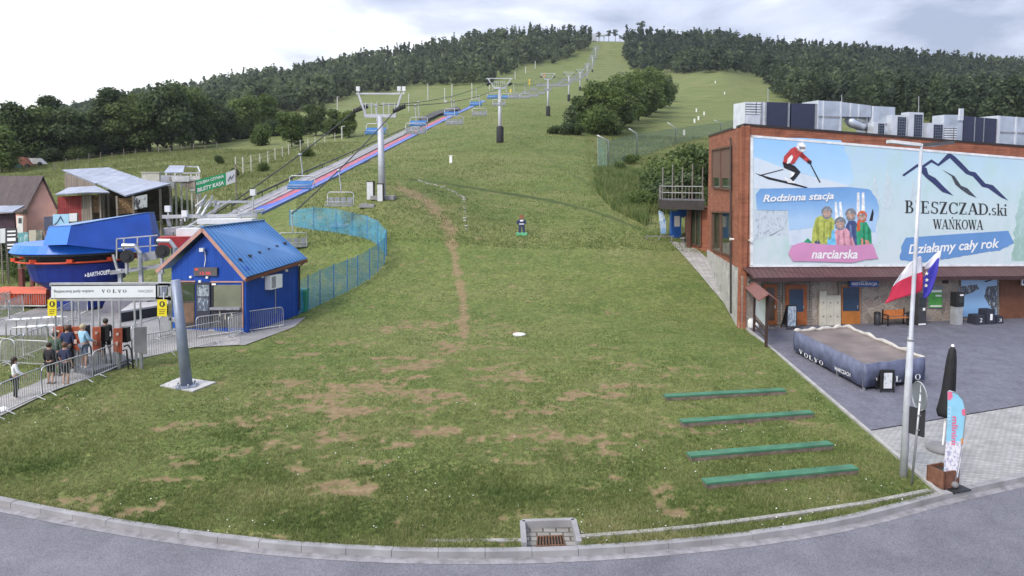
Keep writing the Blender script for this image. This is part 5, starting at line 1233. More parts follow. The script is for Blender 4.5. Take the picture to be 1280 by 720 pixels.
for i in range(9):
    s = [c_fl, c_fl.lerp(c_fm,.33), c_fl.lerp(c_fm,.66), c_fm, c_fm.lerp(c_fr,.5), c_fm.lerp(c_fr,.93), c_fr.lerp(c_bk,.5), c_bk, c_bk.lerp(c_fl,.5)][i]
    k = MB(); ins = ((c_fl+c_fr)/2 - s); ins.z = 0; k.bar(s+ins*.02-Vector((0,0,.02)), s+ins*.02+Vector((0,0,.6)), .07); k.build('leg', GALV, VB)
PLA, PLB = Plane(c_fl, c_fm), Plane(c_fm, c_fr)
def letter(pl, ch, x0, x1, yb0, yb1, yt0, yt1, nm='lettering', geo=None):
    put_text(nm, '', [pl(x0, yb0, .10), pl(x1, yb1, .10), pl(x1, yt1, .10), pl(x0, yt0, .10)], TXW, VB, geo=geo or serif_geo(ch))
for ch, x, y in (('V',1001.5,436),('O',1008,440.5),('L',1014,443.5),('V',1020.5,446.5),('O',1027,449.5)): letter(PLA, ch, x, x+4.6, y+5.2, y+7.6, y, y+2.3)
put_text('lettering', 'WARCZACH', [PLA(1046,462,.10), PLA(1066,471.5,.10), PLA(1066,466.5,.10), PLA(1046,457.5,.10)], TXW, VB, 0, .01)
for ch, x in (('V',1091.5),('O',1104),('L',1116.5),('V',1128.5),('O',1141)): letter(PLB, ch, x, x+7, 478.5-.09*(x-1091), 478-.09*(x-1091), 471.5-.09*(x-1091), 471-.09*(x-1091))
t, c, d, nn, h, wd = a_board(1100.5, 1116.5, 490.5, 463, 'black framed menu board standing against the covered platform', IRON, depth=.35)
q = [c + d*x + nn*(.045) + Vector((0,0,z)) for x, z in ((-wd*.32,h*.2),(wd*.32,h*.2),(wd*.32,h*.9),(-wd*.32,h*.9))]
k = MB(); k.prism(q, nn*.01); k.build('menu_sheet', print_mat('menu_print', [(0,(0.6,0.62,0.64)), (1,(0.66,0.68,0.7))], (9,(0.2,0.25,0.32),.52,.62)), t)
# ---------------------------------------------------------------- lamp post with two flags
base = G(1129, 596); YL = base.y
lp = thing('lamp_post', 'tall grey lamp post with two luminaire arms at the lawn corner', 'lamp post', base)
topz = zat(181, YL); tx = ray(1158.5, 181)[0]*YL; top = Vector((tx, YL+.25, topz))
GREY = mat('grey_painted_steel', (0.50,0.52,0.57), .45, .2, var=.14, scale=3, dirt=.15)
dx_ = (top-base)
k = MB(); k.tube([base - Vector((0,0,.2)), base+dx_*.25, base+dx_*.415, base+dx_*.425, base+dx_*.7, top], [.098,.09,.082,.056,.05,.04], 14); k.build('pole', GREY, lp, True)
k = MB(); k.lathe(base+dx_*.42, [(.085,-.06),(.095,0),(.07,.07)], 12); k.build('collar', GALV, lp)
for ex, ey in ((1121, 176.5), (1196, 178)):
    e = Vector((ray(ex, ey)[0]*YL, YL+.3, zat(ey, YL))); k = MB(); k.tube([top, top.lerp(e, .45)+Vector((0,0,-.03)), e], [.04,.038,.032], 8); k.build('arm', GREY, lp, True)
    dd = (e-top).normalized(); hd = MB(); side = Vector((0,1,0)).cross(dd).normalized()
    f = e + dd*.05; g_ = e - dd*.75
    hd.hexa([g_-Vector((0,.07,.03)), f-Vector((0,.14,.04)), f+Vector((0,.14,-.04)), g_+Vector((0,.07,-.03)), g_+Vector((0,-.06,.05)), f+Vector((0,-.12,.045)), f+Vector((0,.12,.045)), g_+Vector((0,.06,.05))])
    hd.build('luminaire', mat('dark_luminaire' if ex > 1150 else 'pale_luminaire', (0.06,0.06,0.065) if ex > 1150 else (0.5,0.51,0.53), .4), lp)
def flagcloth(name, lab, rows, mats, Y, n=14, amp=.10, group='flags hanging from the lamp post', seed=0, yfun=None):
    """rows of pixel polylines from top to bottom, draped cloth with folds"""
    nr, nc = len(rows), len(rows[0]); rg = random.Random(seed); vs = []; 
    for i, row in enumerate(rows):
        for j, (px, py) in enumerate(row):
            Yd = Y + amp*math.sin(i*1.1+j*1.9+seed) + (yfun(j/(nc-1)) if yfun else 0); u, v = ray(px, py); vs.append(Vector((u*Yd, Yd, CAM_H+v*Yd)))
    f = [(i*nc+j, i*nc+j+1, (i+1)*nc+j+1, (i+1)*nc+j) for i in range(nr-1) for j in range(nc-1)]
    c = Vector((sum(v.x for v in vs)/len(vs), Y, min(v.z for v in vs)))
    me = bpy.data.meshes.new(name); me.from_pydata([v-c for v in vs], [], f); [me.materials.append(m) for m in mats]
    for i in range(nr-1):
        for j in range(nc-1): me.polygons[i*(nc-1)+j].material_index = rows_m(name, i, j, nr, nc)
    o = bpy.data.objects.new(name, me); COL.objects.link(o); o.location = c
    sd = o.modifiers.new('smooth', 'SUBSURF'); sd.levels = 2; sd.render_levels = 2; so_ = o.modifiers.new('thick', 'SOLIDIFY'); so_.thickness = .008
    me.polygons.foreach_set('use_smooth', [True]*len(me.polygons))
    dg = bpy.context.evaluated_depsgraph_get(); dg.update(); m2 = bpy.data.meshes.new_from_object(o.evaluated_get(dg)); o.modifiers.clear(); o.data = m2
    return tag(o, lab, 'flag', group)
def rows_m(name, i, j, nr, nc):
    return 0 if i < (nr-1)//2 else 1
FW, FRD, FBL = mat('flag_white', (0.66,0.66,0.70), .75, var=.08), mat('flag_red', (0.52,0.03,0.075), .75, var=.15), mat('flag_blue', (0.045,0.04,0.36), .75, var=.15)
flagcloth('polish_flag', 'white and red flag blowing to the left from the lamp post', [
  [(1152,318),(1147,322),(1138,328),(1133,333),(1131,336)], [(1153,330),(1145,333),(1134,338),(1126,345),(1122,349)], [(1153,340),(1144,343),(1132,348),(1123,352),(1116,358)],
  [(1153.5,347.5),(1144,351),(1132,354),(1122,356),(1114,364)], [(1153.5,357),(1143,360),(1131,362),(1118,367),(1110,374)], [(1152,365),(1142,368),(1130,371),(1116,376),(1103,381.5)]], [FW, FRD], YL+.5, seed=1)
eu = flagcloth('flag_of_stars', 'blue flag with yellow white stars hanging folded beside the lamp post', [
  [(1154,347),(1160,338),(1168,328),(1175,318)], [(1154,355),(1160,346),(1168,338),(1173,334)], [(1154,362),(1160,356),(1167,349),(1171,344)], [(1154,368),(1159,364),(1164,360),(1167,356)], [(1153,374),(1156,373),(1160,370),(1163,367)]], [FW, FBL], YL+.8, amp=.05, seed=3)
eu.data.polygons.foreach_set('material_index', [1]*len(eu.data.polygons))
eu['label'] = 'blue flag with pale stars hanging folded beside the lamp post'
for i, (px, py) in enumerate(((1158.5,342),(1158.8,350),(1157.8,357))):
    k = MB(); c = Vector((ray(px,py)[0]*(YL+.66), YL+.66, zat(py, YL+.66))); pts = []
    for a in range(10): r_ = .055 if a % 2 == 0 else .022; pts.append(c + Vector((r_*math.sin(a*.628), 0, r_*math.cos(a*.628))))
    k.prism(pts, Vector((0,.012,0))); st_ = k.build('star', mat('star_pale', (0.75,0.74,0.55), .6), None); 
    me_ = st_.data; me_.transform(Matrix.Translation(-eu.location)); st_.parent = eu
wf = flagcloth('white_flag', 'plain white pennant between the two flags on the lamp post', [[(1156,330),(1163,324),(1171,315),(1177,313)], [(1156,334),(1163,330),(1170,323),(1176,320)], [(1156,338),(1162,335),(1168,330),(1174,327)]], [FW, FW], YL+.95, amp=.04, seed=5)
# ---------------------------------------------------------------- road sign seen from behind
b0 = G(1139, 607); YS = b0.y; rs = thing('road_sign', 'traffic sign seen from behind with round disc and dark plate', 'road sign', b0)
tz = zat(481, YS); tp = Vector((ray(1155, 481)[0]*YS, YS+.1, tz)); k = MB(); k.tube([b0-Vector((0,0,.15)), tp], .03, 10); k.build('post', GALV, rs, True)
def along(py): t = (zat(py, YS)-b0.z)/(tz-b0.z); return b0.lerp(tp, t)
def disc_sign(c, r, nrm, th, m, nm):
    nrm = Vector(nrm).normalized(); a = nrm.cross(Vector((0,0,1))).normalized(); u_ = a.cross(nrm); k = MB(); k.prism([c + (a*math.cos(t*.2618)+u_*math.sin(t*.2618))*r for t in range(24)], nrm*th); return k.build(nm, m, rs)
disc_sign(along(497)+Vector((0,.05,0)), .36, (1,-.03,0), .02, mat('sign_back_grey', (0.24,0.26,0.30), .45, .5), 'disc')
ring = MB(); c = along(497)+Vector((0,.05,0)); nrm = Vector((1,-.03,0)).normalized(); a_ = nrm.cross(Vector((0,0,1))); u_ = Vector((0,0,1))
ring.tube([c + (a_*math.cos(t*.2618)+u_*math.sin(t*.2618))*.365 for t in range(25)], .018, 6, False); ring.build('rim', GALV, rs)
c = along(529)+Vector((.0,.05,0)); k = MB(); a_ = Vector((.55,-.83,0)).normalized(); k.prism([c+a_*x+Vector((0,0,z)) for x, z in ((-.2,-.36),(.2,-.36),(.2,.36),(-.2,.36))], Vector((.02,.014,0))); k.build('plate', mat('sign_plate_dark', (0.03,0.03,0.035), .5), rs)
for y in (492, 503, 520, 538): k = MB(); k.box(along(y)+Vector((0,-.03,0)), (.09,.03,.03)); k.build('clamp', GALV, rs)
# ---------------------------------------------------------------- folded parasol
b0 = G(1178, 563); YP = b0.y; pr_ = thing('folded_parasol', 'closed black parasol standing on a round grey base', 'parasol', b0)
k = MB(); k.lathe(b0, [(.42,0),(.44,.05),(.38,.14),(.12,.17)], 20); k.build('base', mat('grey_parasol_base', (0.20,0.195,0.20), .7), pr_, True)
tp = Vector((ray(1193.5, 435)[0]*YP, YP+.1, zat(434, YP))); k = MB(); k.tube([b0+Vector((0,0,.1)), tp], .028, 8); k.build('pole', mat('white_plastic', (0,0,0)), pr_)
k = MB(); ax = tp - (b0); lo_ = b0 + ax*.33; vs = []; nn_ = 14
prof = [(.19,0),(.23,.06),(.20,.16),(.16,.34),(.145,.55),(.125,.8),(.09,.95),(.03,1.0)]
for r_, t in prof:
    c = lo_.lerp(tp, t)
    for j in range(nn_): q = 2*math.pi*j/nn_; rr_ = r_*(1 + (.22 if j % 2 else -.12)*(1-t*.6)); vs.append(c + Vector((rr_*math.cos(q), rr_*math.sin(q), 0)))
m_ = len(prof); k.add(vs, [(i*nn_+j, i*nn_+(j+1) % nn_, (i+1)*nn_+(j+1) % nn_, (i+1)*nn_+j) for i in range(m_-1) for j in range(nn_)] + [tuple(reversed(range(nn_))), tuple(range((m_-1)*nn_, m_*nn_))])
k.build('canopy', mat('black_canvas', (0.012,0.012,0.014), .7, var=.4, scale=5), pr_, True)
k = MB(); k.lathe(tp, [(.035,-.02),(.05,.01),(.03,.06)], 8); k.build('finial', mat('white_plastic', (0,0,0)), pr_)
k = MB(); c = b0 + ax*.31; [k.bar(c, c+Vector((.17*math.cos(a), .17*math.sin(a), .12)), .02) for a in (0.4, 1.7, 3.0, 4.3, 5.5)]; k.build('strut', mat('white_plastic', (0,0,0)), pr_)
# ---------------------------------------------------------------- feather banner and planter
b0 = G(1193, 611); YF = b0.y; fb = thing('feather_banner', 'light blue feather banner with printed white and coral pattern at the road corner', 'banner', b0)
k = MB(); k.box(b0+Vector((0,0,.015)), (.62,.45,.03), .35); k.build('base_plate', IRON, fb)
k = MB(); k.ball(b0+Vector((0,0,.11)), .1, 10, 6, (1,1,.9)); k.build('socket', mat('grey_parasol_base', (0,0,0)), fb, True)
def fpt(px, py, dy=0): Yq = YF+.05+dy; return Vector((ray(px, py)[0]*Yq, Yq, zat(py, Yq)))
k = MB(); k.tube([b0+Vector((0,0,.1)), fpt(1196.5,588), fpt(1204,545), fpt(1207.5,515), fpt(1204,500), fpt(1196,491), fpt(1186,488.5)], .016, 6); k.build('mast', GALV, fb, True)
out_ = [(1184.5,489),(1190,490),(1197,493),(1203,500),(1206.5,510),(1207,522),(1205.5,540),(1203,560),(1200,580),(1197.5,597),(1190,597.5),(1182,594),(1179.5,590),(1182,560),(1184,530),(1184.5,505)]
def feather(pts, m, nm, dy): k = MB(); k.prism([fpt(x, y, dy) for x, y in pts], Vector((.012*.4,.012,0))); return k.build(nm, m, fb)
cloth = feather(out_, mat('banner_light_blue', (0.26,0.55,0.72), .6, var=.1), 'cloth', 0)
feather([(1182.6,552),(1204,552),(1202,567),(1200,580),(1197.3,596.5),(1190,597),(1182.5,594),(1180,590),(1181,570)], print_mat('banner_dots', [(0,(0.72,0.70,0.74)), (1,(0.70,0.72,0.76))], (16,(0.36,0.36,0.52),.50,.56)), 'printed_pattern', -.008)
CORAL = mat('coral_print', (0.72,0.16,0.26), .6); feather([(1184.7,489.5),(1190,490.5),(1191,496),(1188,500),(1184.8,500)], CORAL, 'printed_patch', -.008); feather([(1202,513),(1206.4,510.5),(1206.8,520),(1203,519)], CORAL, 'printed_patch', -.008)
feather([(1201,549),(1204.6,547),(1204,556),(1201.5,555)], mat('orange_print', (0.70,0.30,0.08), .6), 'printed_patch', -.012)
a_, f_, _ = text_geo('minilm', 0, .02); q = [fpt(x, y, -.014) for x, y in ((1190.5,520),(1189,556),(1196,556.5),(1198,521))]
mesh_obj('lettering', [q[0]*(1-x)*(1-y)+q[1]*x*(1-y)+q[2]*x*y+q[3]*(1-x)*y for x, y in [(1-p[0]*1, p[1]) for p in a_]], f_, CORAL, fb, fix=False)
a_, f_, _ = text_geo('um', 0, .0); q = [fpt(x, y, -.014) for x, y in ((1185,508),(1184.5,530),(1188,531),(1189,509))]
mesh_obj('lettering', [q[0]*(1-x)*(1-y)+q[1]*x*(1-y)+q[2]*x*y+q[3]*(1-x)*y for x, y in [(1-p[0], p[1]) for p in a_]], f_, mat('pale_blue_print', (0.5,0.66,0.8), .6), fb, fix=False)
b0 = G(1178, 606); k = MB(); pl_ = thing('planter', 'brown square wooden planter box beside the feather banner', 'planter', b0)
for i in range(4):
    a = .35 + i*1.5708; c = b0 + Vector((math.cos(a)*.24, math.sin(a)*.24, .24)); kk = MB(); kk.box(c, (.04,.52,.46), a); kk.build('side_board', mat('rusty_brown_wood', (0.16,0.072,0.045), .7, var=.3, scale=6), pl_)
k.box(b0+Vector((0,0,.36)), (.42,.42,.05), .35); k.build('soil', mat('potting_soil', (0.04,0.03,0.022), .95, var=.4, scale=20), pl_)
# ---------------------------------------------------------------- four green beams on the lawn
GRNB = mat('green_carpet', (0.050,0.160,0.095), .8, var=.22, scale=3, bump=.3, bscale=60, dirt=.25); SIDEB = mat('grey_timber_side', (0.17,0.13,0.115), .9, var=.35, scale=5, bump=.3)
for a, b, lb in (((833,501.5),(982,493.5),'farthest of the four green topped timber beams on the lawn'), ((854,534),(1017,522.5),'second green topped beam counted from the covered platform'), ((864,577.5),(1041,562.5),'third green topped beam, second nearest to the road'), ((884,612),(1072,593.5),'nearest and longest looking green topped beam by the road')):
    p, q = G(*a), G(*b); t = thing('timber_beam', lb, 'beam', (p+q)/2, 'green topped beams on the lawn'); d = (q-p).normalized(); nn = Vector((-d.y, d.x, 0)); h = .17; wd = .27
    k = MB(); k.hexa([p-Vector((0,0,.05)), q-Vector((0,0,.05)), q+nn*wd-Vector((0,0,.05)), p+nn*wd-Vector((0,0,.05))] + [x+Vector((0,0,h)) for x in (p, q, q+nn*wd, p+nn*wd)]); k.build('timber', SIDEB, t)
    k = MB(); e = d*.02; nb2 = nn*.015; lo_, hi_ = Vector((0,0,h-.045)), Vector((0,0,h+.012)); vs = [p-e-nb2, q+e-nb2, q+e+nn*wd+nb2, p-e+nn*wd+nb2]; k.hexa([x+lo_ for x in vs]+[x+hi_ for x in vs]); k.build('carpet', GRNB, t)
# ---------------------------------------------------------------- gully with grate in the kerb
q = [G(655,682), G(724,680), G(717,652), G(653,654)]; di = thing('drain_inlet', 'concrete gully basin with rusty grate set into the kerb', 'drain', q[0])
for a, b in ((q[3], q[2]), (q[0], q[3]), (q[1], q[2])):
    d = (b-a).normalized(); k = MB(); k.bar(a+Vector((0,0,-.10))-d*.0, b+Vector((0,0,-.10)), .12, .34); k.build('basin_wall', CONC, di)
k = MB(); k.prism([up(p, -.135) for p in q], Vector((0,0,.03))); k.build('basin_floor', brick_mat('gully_setts', (0.21,0.20,0.185), (0.27,0.26,0.24), (0.09,0.08,0.065), .30, .2, .02, .9), di)
gp = [G(671,678), G(706,676.5), G(703.5,665), G(672,666)]; gp = [p+Vector((0,.0,0)) for p in gp]
k = MB(); k.prism([up(p, -.103) for p in gp], Vector((0,0,.006))); k.build('pit_shade_sheet', mat('pit_shade_black', (0.012,0.011,0.01), .9), di)  # black sheet on the basin floor, painting the dark under the grate
k = MB()
for i in range(10): t = i/9; k.bar(up(gp[0].lerp(gp[1], t), -.085), up(gp[3].lerp(gp[2], t), -.085), .022, .025)
for a, b in ((0,1),(3,2)): k.bar(up(gp[a], -.087), up(gp[b], -.087), .03, .028)
k.build('grate', mat('rusty_iron', (0.16,0.085,0.05), .8, .3, var=.4, scale=8), di)
# ---------------------------------------------------------------- plant on the restaurant roof
WHITEM = mat('white_sheet_metal', (0.62,0.65,0.70), .35, .35, var=.12, scale=2); DUCT = mat('duct_metal', (0.55,0.60,0.67), .32, .6, var=.22, scale=1.2, bump=.15, bscale=2); PV = mat('dark_blue_panel', (0.035,0.04,0.075), .35, var=.12); GRILL = brick_mat('condenser_grille', (0.02,0.03,0.06), (0.03,0.04,0.08), (0.16,0.18,0.2), .16, .16, .012, .5, offset=0)
RB_ = Plane(FA - FRONT.n*1.5, FB - FRONT.n*1.5)
def rroof(px): return roofz(max(0, min(1.55, (RB_(px, 200)-FA).dot(FD)/(FB-FA).length))) + zr
def unit(name, lab, x0, x1, ytop, m, depth=1.0, cat='unit', parts=(), group='ventilation plant on the restaurant roof', zlow=None, slopey=0.0, pl=RB_):
    a, b = pl(x0, ytop), pl(x1, ytop+slopey); z0 = rroof((x0+x1)/2) if zlow is None else zlow
    t = thing(name, lab, cat, up((a+b)/2, z0), group); bk = -pl.n*depth
    def bx(u0, u1, v0, v1, d0, d1):
        """box in unit coordinates (u along, v up, d metres in front of the face)"""
        P8 = []
        for v in (v0, v1):
            for u, d in ((u0, d1), (u1, d1), (u1, d0), (u0, d0)):
                p = a.lerp(b, u); zt = p.z; P8.append(up(p, z0 + (zt-z0)*v) + pl.n*d)
        return P8
    k = MB(); k.hexa(bx(0, 1, 0, 1, -depth, 0)); k.build('casing', m, t)
    for nm, u0, u1, v0, v1, pm, th in parts:
        k = MB(); k.hexa(bx(u0, u1, v0, v1, 0.0, th)); k.build(nm, pm, t)
    return t
LV = brick_mat('louvre_metal', (0.60,0.63,0.68), (0.64,0.67,0.72), (0.10,0.11,0.13), 4, .14, .03, .4, offset=0)
unit('louvre_unit', 'white louvred ventilation unit at the left end of the roof', 931.5, 958, 127.5, WHITEM, 1.2, parts=[('louvre', .02, .72, .52, .97, LV, .05), ('door', .1, .70, .03, .48, WHITEM, .04), ('corner_post', .74, .80, .0, 1, GALV, .06), ('corner_post', .93, .99, .0, 1, GALV, .06)])
for x0, x1, yt, lb in ((958.5,987,127.5,'left dark blue flat panel unit on the roof'), (989.5,1021,129,'right dark blue flat panel unit on the roof')):
    unit('panel_unit', lb, x0, x1, yt, PV, .9, slopey=.8, parts=[('rail', -.0, 1, .0, .05, GALV, .05), ('post', .93, 1.0, 0, 1, GALV, .04)])
grid = [('seam', .0, 1, .47, .53, GRY, .03), ('seam', .24, .27, 0, 1, WHITEM, .05), ('seam', .0, .05, 0, 1, WHITEM, .05), ('seam', .95, 1, 0, 1, WHITEM, .05)]
unit('air_handler', 'large silver air handler beside the dark roof panels', 1021.5, 1052, 125.5, DUCT, 1.4, slopey=1.5, parts=grid)
t = unit('air_duct', 'silver ribbed air duct bending down right of the air handler', 1052.5, 1089, 127.5, DUCT, 1.2, slopey=4.5, zlow=RB_(1070, 146).z, parts=[('seam', .28, .31, 0, 1, WHITEM, .04), ('seam', .56, .59, 0, 1, WHITEM, .04)])
k = MB(); k.tube([RB_(1066, 146, -.4), RB_(1069, 153, -.3), RB_(1080, 157.5, -.3), RB_(1089, 157.5, -.4)], [.30,.28,.25,.25], 12); k.build('elbow', DUCT, t, True)
k = MB(); [k.bar(up(RB_(x, 146, -.3), rroof(x)), RB_(x, 146, -.3), .09) for x in (1056, 1088)]; k.build('leg', GALV, t)
unit('air_duct', 'silver box duct between the bent duct and the white condensers', 1090, 1119, 132.5, DUCT, 1.2, slopey=1.5, parts=[('seam', .02, .06, 0, 1, WHITEM, .05), ('seam', 0, 1, .40, .46, GRY, .03)])
for x0, x1, yt, dp, lb in ((1092.5,1106.5,152.5,.5,'lowest white condenser in front of the box duct'), (1115,1134,143.5,.6,'white condenser standing left of the tallest one'), (1136,1154.5,140,.6,'tallest narrow white condenser on the roof'), (1159.5,1180,153.5,.6,'low white condenser left of the grey louvre cabinet')):
    unit('condenser', lb, x0, x1, yt, WHITEM, dp, slopey=.8, parts=[('grille', .38, .93, .08, .92, GRILL, .02)], pl=Plane(FA - FRONT.n*1.1, FB - FRONT.n*1.1))
unit('louvre_cabinet', 'grey louvre cabinet with a box on top near the lamp arm', 1180.5, 1204, 143.5, DUCT, .9, parts=[('louvre', .0, .66, .04, .55, LV, .05), ('vent_cap', .74, .95, .8, 1.22, WHITEM, .1)])
unit('panel_unit', 'dark blue three section panel unit right of the louvre cabinet', 1205, 1246, 145, PV, .9, slopey=3.5, parts=[('post', .32, .34, 0, 1, GALV, .03), ('post', .60, .62, 0, 1, GALV, .03)])
unit('air_handler', 'large silver air handler cut by the right picture edge', 1246.5, 1330, 144.5, DUCT, 1.4, slopey=6, parts=[('seam', 0, 1, .46, .52, GRY, .03), ('seam', .0, .04, 0, 1, WHITEM, .05), ('seam', .27, .29, 0, 1, WHITEM, .05), ('seam', .6, .62, 0, 1, WHITEM, .05)])
for x, y0, lb in ((973, 108, 'thin lightning rod above the left dark roof panel'), (1067, 116, 'thin lightning rod above the bent silver duct'), (1165, 118, 'thin lightning rod above the low white condenser')):
    p = RB_(x, 160, -1.0); k = MB(); k.tube([up(p, rroof(x)-.05), RB_(x, y0, -1.0)], .022, 5); k.box(up(p, rroof(x)+.03), (.25,.25,.1)); single(k, 'lightning_rod', GALV, lb, 'rod', 'lightning rods on the roof')
# blue things at the far corner of the restaurant
p = G(845, 297); vm = thing('vending_machine', 'blue ice machine with snowflake sign beside the porch', 'machine', p)
BLUEV = mat('vending_blue', (0.02,0.12,0.48), .4); h = zat(264, p.y)-p.z
k = MB(); k.box(p+Vector((0,.3,h/2)), (.8,.7,h)); k.build('cabinet', BLUEV, vm); k = MB(); k.box(p+Vector((.05,-.06,h*.62)), (.45,.04,h*.4)); k.build('panel', TXW, vm)
k = MB(); c = p+Vector((.55,.2,h*.95)); k.prism([c+Vector((r_*math.cos(a*.2618), 0, r_*math.sin(a*.2618))) for a, r_ in ((i, .5 if i % 2 else .36) for i in range(24))], Vector((0,.06,0))); k.build('star_sign', BLUEV, vm)
for px, lb in ((826.5, 'blue white feather flag left of the blue ice machine'), (867, 'blue white feather flag behind the porch glass')):
    p = G(px, 297); fl = thing('feather_flag', lb, 'flag', p, 'blue white feather flags by the porch'); h = zat(263, p.y)-p.z
    k = MB(); k.tube([p, p+Vector((-.1,0,h*.5)), p+Vector((-.25,0,h))], .025, 6); k.build('mast', GALV, fl)
    k = MB(); k.prism([p+Vector(v)*1 for v in ((-.02,-.03,.3),(.38,-.03,.35),(.36,-.03,h*.6),(.15,-.03,h*.93),(-.22,-.03,h),(-.25,-.03,h*.9))], Vector((0,.02,0))); k.build('cloth', print_mat('feather_print', [(0,(0.06,0.22,0.55)), (.45,(0.6,0.7,0.8)), (1,(0.55,0.68,0.8))], (3,(0.06,0.25,0.6),.5,.6), lo=0, hi=3), fl)
p = G(858, 303); k = MB(); k.box(p+Vector((.1,.4,.35)), (1.6,.35,.1), .9); k.box(p+Vector((-.25,0,.15)), (.1,.3,.35), .9); k.box(p+Vector((.45,.8,.15)), (.1,.3,.35), .9); single(k, 'stone_bench', mat('grey_parasol_base',(0,0,0)), 'dark low bench on the path by the porch corner', 'bench')
p = G(818, 301); k = MB(); k.bar(p+Vector((-.8,0,.35)), p+Vector((1.6,.3,.35)), .07); [k.bar(p+Vector((x,.12,0)), p+Vector((x,.12,.35)), .06) for x in (-.6,.4,1.4)]; single(k, 'low_barrier', GALV, 'low grey rail left of the blue ice machine', 'rail')
# ================================================================ LIFT LINE
def lx(Y): return -21.5 + .146*Y
TOW = [(478,248,145),(625,178,110),(685,142,99),(711,124,95),(725,114.5,90.5),(734,101,82.8),(740.5,89,71.8),(744.5,72,60.5)]
PYL = mat('pylon_grey', (0.46,0.475,0.53), .5, .2, var=.12, scale=1.5); PAD = mat('black_padding', (0.02,0.02,0.022), .7, var=.3)
BLUEC = mat('seat_blue', (0.022,0.12,0.32), .55, var=.15); SEATG = mat('seat_grey', (0.22,0.235,0.25), .6, var=.15)
RUB = mat('black_rubber', (0.025,0.025,0.027), .7)
ords = ['nearest','second','third','fourth','fifth','sixth','seventh','eighth']
CABL = {-1: [], 1: []}
for i, (px, py, pt) in enumerate(TOW):
    Y0 = [66,132,224,320,417,517,627,719][i]
    # tower foot: where the lift line meets the ground of the piste
    b = Vector((ray(px, py)[0]*Y0, Y0, 0)); b.z = g1(b.x, b.y)
    zt = zat(pt, Y0); h = zt - b.z
    t = thing('lift_tower', '%s grey lift tower%s up the chairlift line' % (ords[i], '' if i == 0 else ' counted'), 'lift tower', b, 'lift towers along the piste')
    lean = Vector((-.10*h/4 if i == 0 else -.015*h, -.02*h, 0)); topv = up(b+lean*.5, zt)
    k = MB(); k.tube([b - Vector((0,0,.5)), topv], [.35, .25], 12); k.build('mast', PYL, t, True)
    arm = 1.45 if i == 0 else 1.05; tw = 1.95 if i == 0 else 2.15
    k = MB(); k.bar(topv + Vector((-arm,0,0)), topv + Vector((arm,0,0)), .24, .30); k.build('crossarm', PYL, t)
    g = MB()                                     # light gantry: uprights and upper beam with work platform rails
    hi = 2.0 if i == 0 else 1.7
    for s in (-1, 1): g.bar(topv + Vector((s*arm*.92,0,.1)), topv + Vector((s*tw,0,hi)), .16)
    g.bar(topv + Vector((-tw*1.1,0,hi)), topv + Vector((tw*1.1,0,hi)), .14)
    for s in (-1, 1):
        for yy_ in (-.8, .8): g.bar(topv + Vector((s*arm*.15,yy_,1.0)), topv + Vector((s*arm*.95,yy_,1.0)), .05); 
        for xx_ in (.2, .55, .92): g.bar(topv + Vector((s*arm*xx_,0,.1)), topv + Vector((s*arm*xx_,0,1.25)), .05)
    g.build('gantry', PYL, t)
    for s in (-1, 1):
        c = topv + Vector((s*(1.75 if i == 0 else 1.95),0,.55)); d = Vector((.146,1,.22)).normalized(); k = MB()
        k.bar(c - d*1.9, c + d*1.9, .09, .16)
        for q in range(6): w_ = c + d*(-1.7+q*.68) + Vector((0,0,.12)); k.tube([w_-Vector((.06,0,0)), w_+Vector((.06,0,0))], .22, 8)
        k.build('sheave_train', RUB, t); CABL[s].append(c + Vector((0,0,.36)))
    if i == 0:
        for s, x_ in ((-1, -tw*1.0), (1, tw*.9), (1, tw*1.12)):
            k = MB(); c = topv + Vector((x_,-.1,hi+.42)); k.box(c, (.32,.25,.42)); k.bar(c-Vector((0,0,.45)), c-Vector((0,0,.2)), .08); k.build('floodlight', mat('floodlight_white', (0.65,0.66,0.68), .4), t)
    else:
        k = MB(); k.lathe(b + Vector((0,0,-.2)), [(.62,0),(.66,.4),(.66,3.0 if i < 4 else 2.2),(.5,3.2 if i < 4 else 2.4)], 10); k.build('padding', PAD, t, True)
    if i == 0:
        k = MB(); k.box(b + Vector((.1,0,.08)), (2.1,1.6,.35)); k.build('footing', CONC, t)
# bottom end of the rope runs into the valley station
END = W(318, 268, 49); ENDL = END + Vector((-2.6,-.5,0)); ENDR = END + Vector((2.4,.5,0))
TOPE = Vector((lx(820), 824, g1(lx(820), 824)+6))
CAB = {}
for s, e in ((-1, ENDL), (1, ENDR)):
    pts = [e] + CABL[s] + [TOPE + Vector((s*2.6,0,0))]; out = []
    for a, b in zip(pts[:-1], pts[1:]):
        L_ = (b-a).length; sag = min(2.6, L_*.014)
        out += [a.lerp(b, t/12) - Vector((0,0,4*sag*(t/12)*(1-t/12))) for t in range(12)]
    out.append(pts[-1]); CAB[s] = out
    k = MB(); k.tube(out, .045, 6); k.cur = 0
    single(k, 'haul_rope', mat('rope_dark', (0.05,0.05,0.055), .5, .5), 'steel haul rope on the %s side of the lift towers' % ('blue seat' if s < 0 else 'grey seat'), 'rope')
def on_rope(s, Y):
    pts = CAB[s]
    for a, b in zip(pts[:-1], pts[1:]):
        if a.y <= Y <= b.y: return a.lerp(b, (Y-a.y)/(b.y-a.y))
    return pts[-1] if Y > pts[-1].y else pts[0]
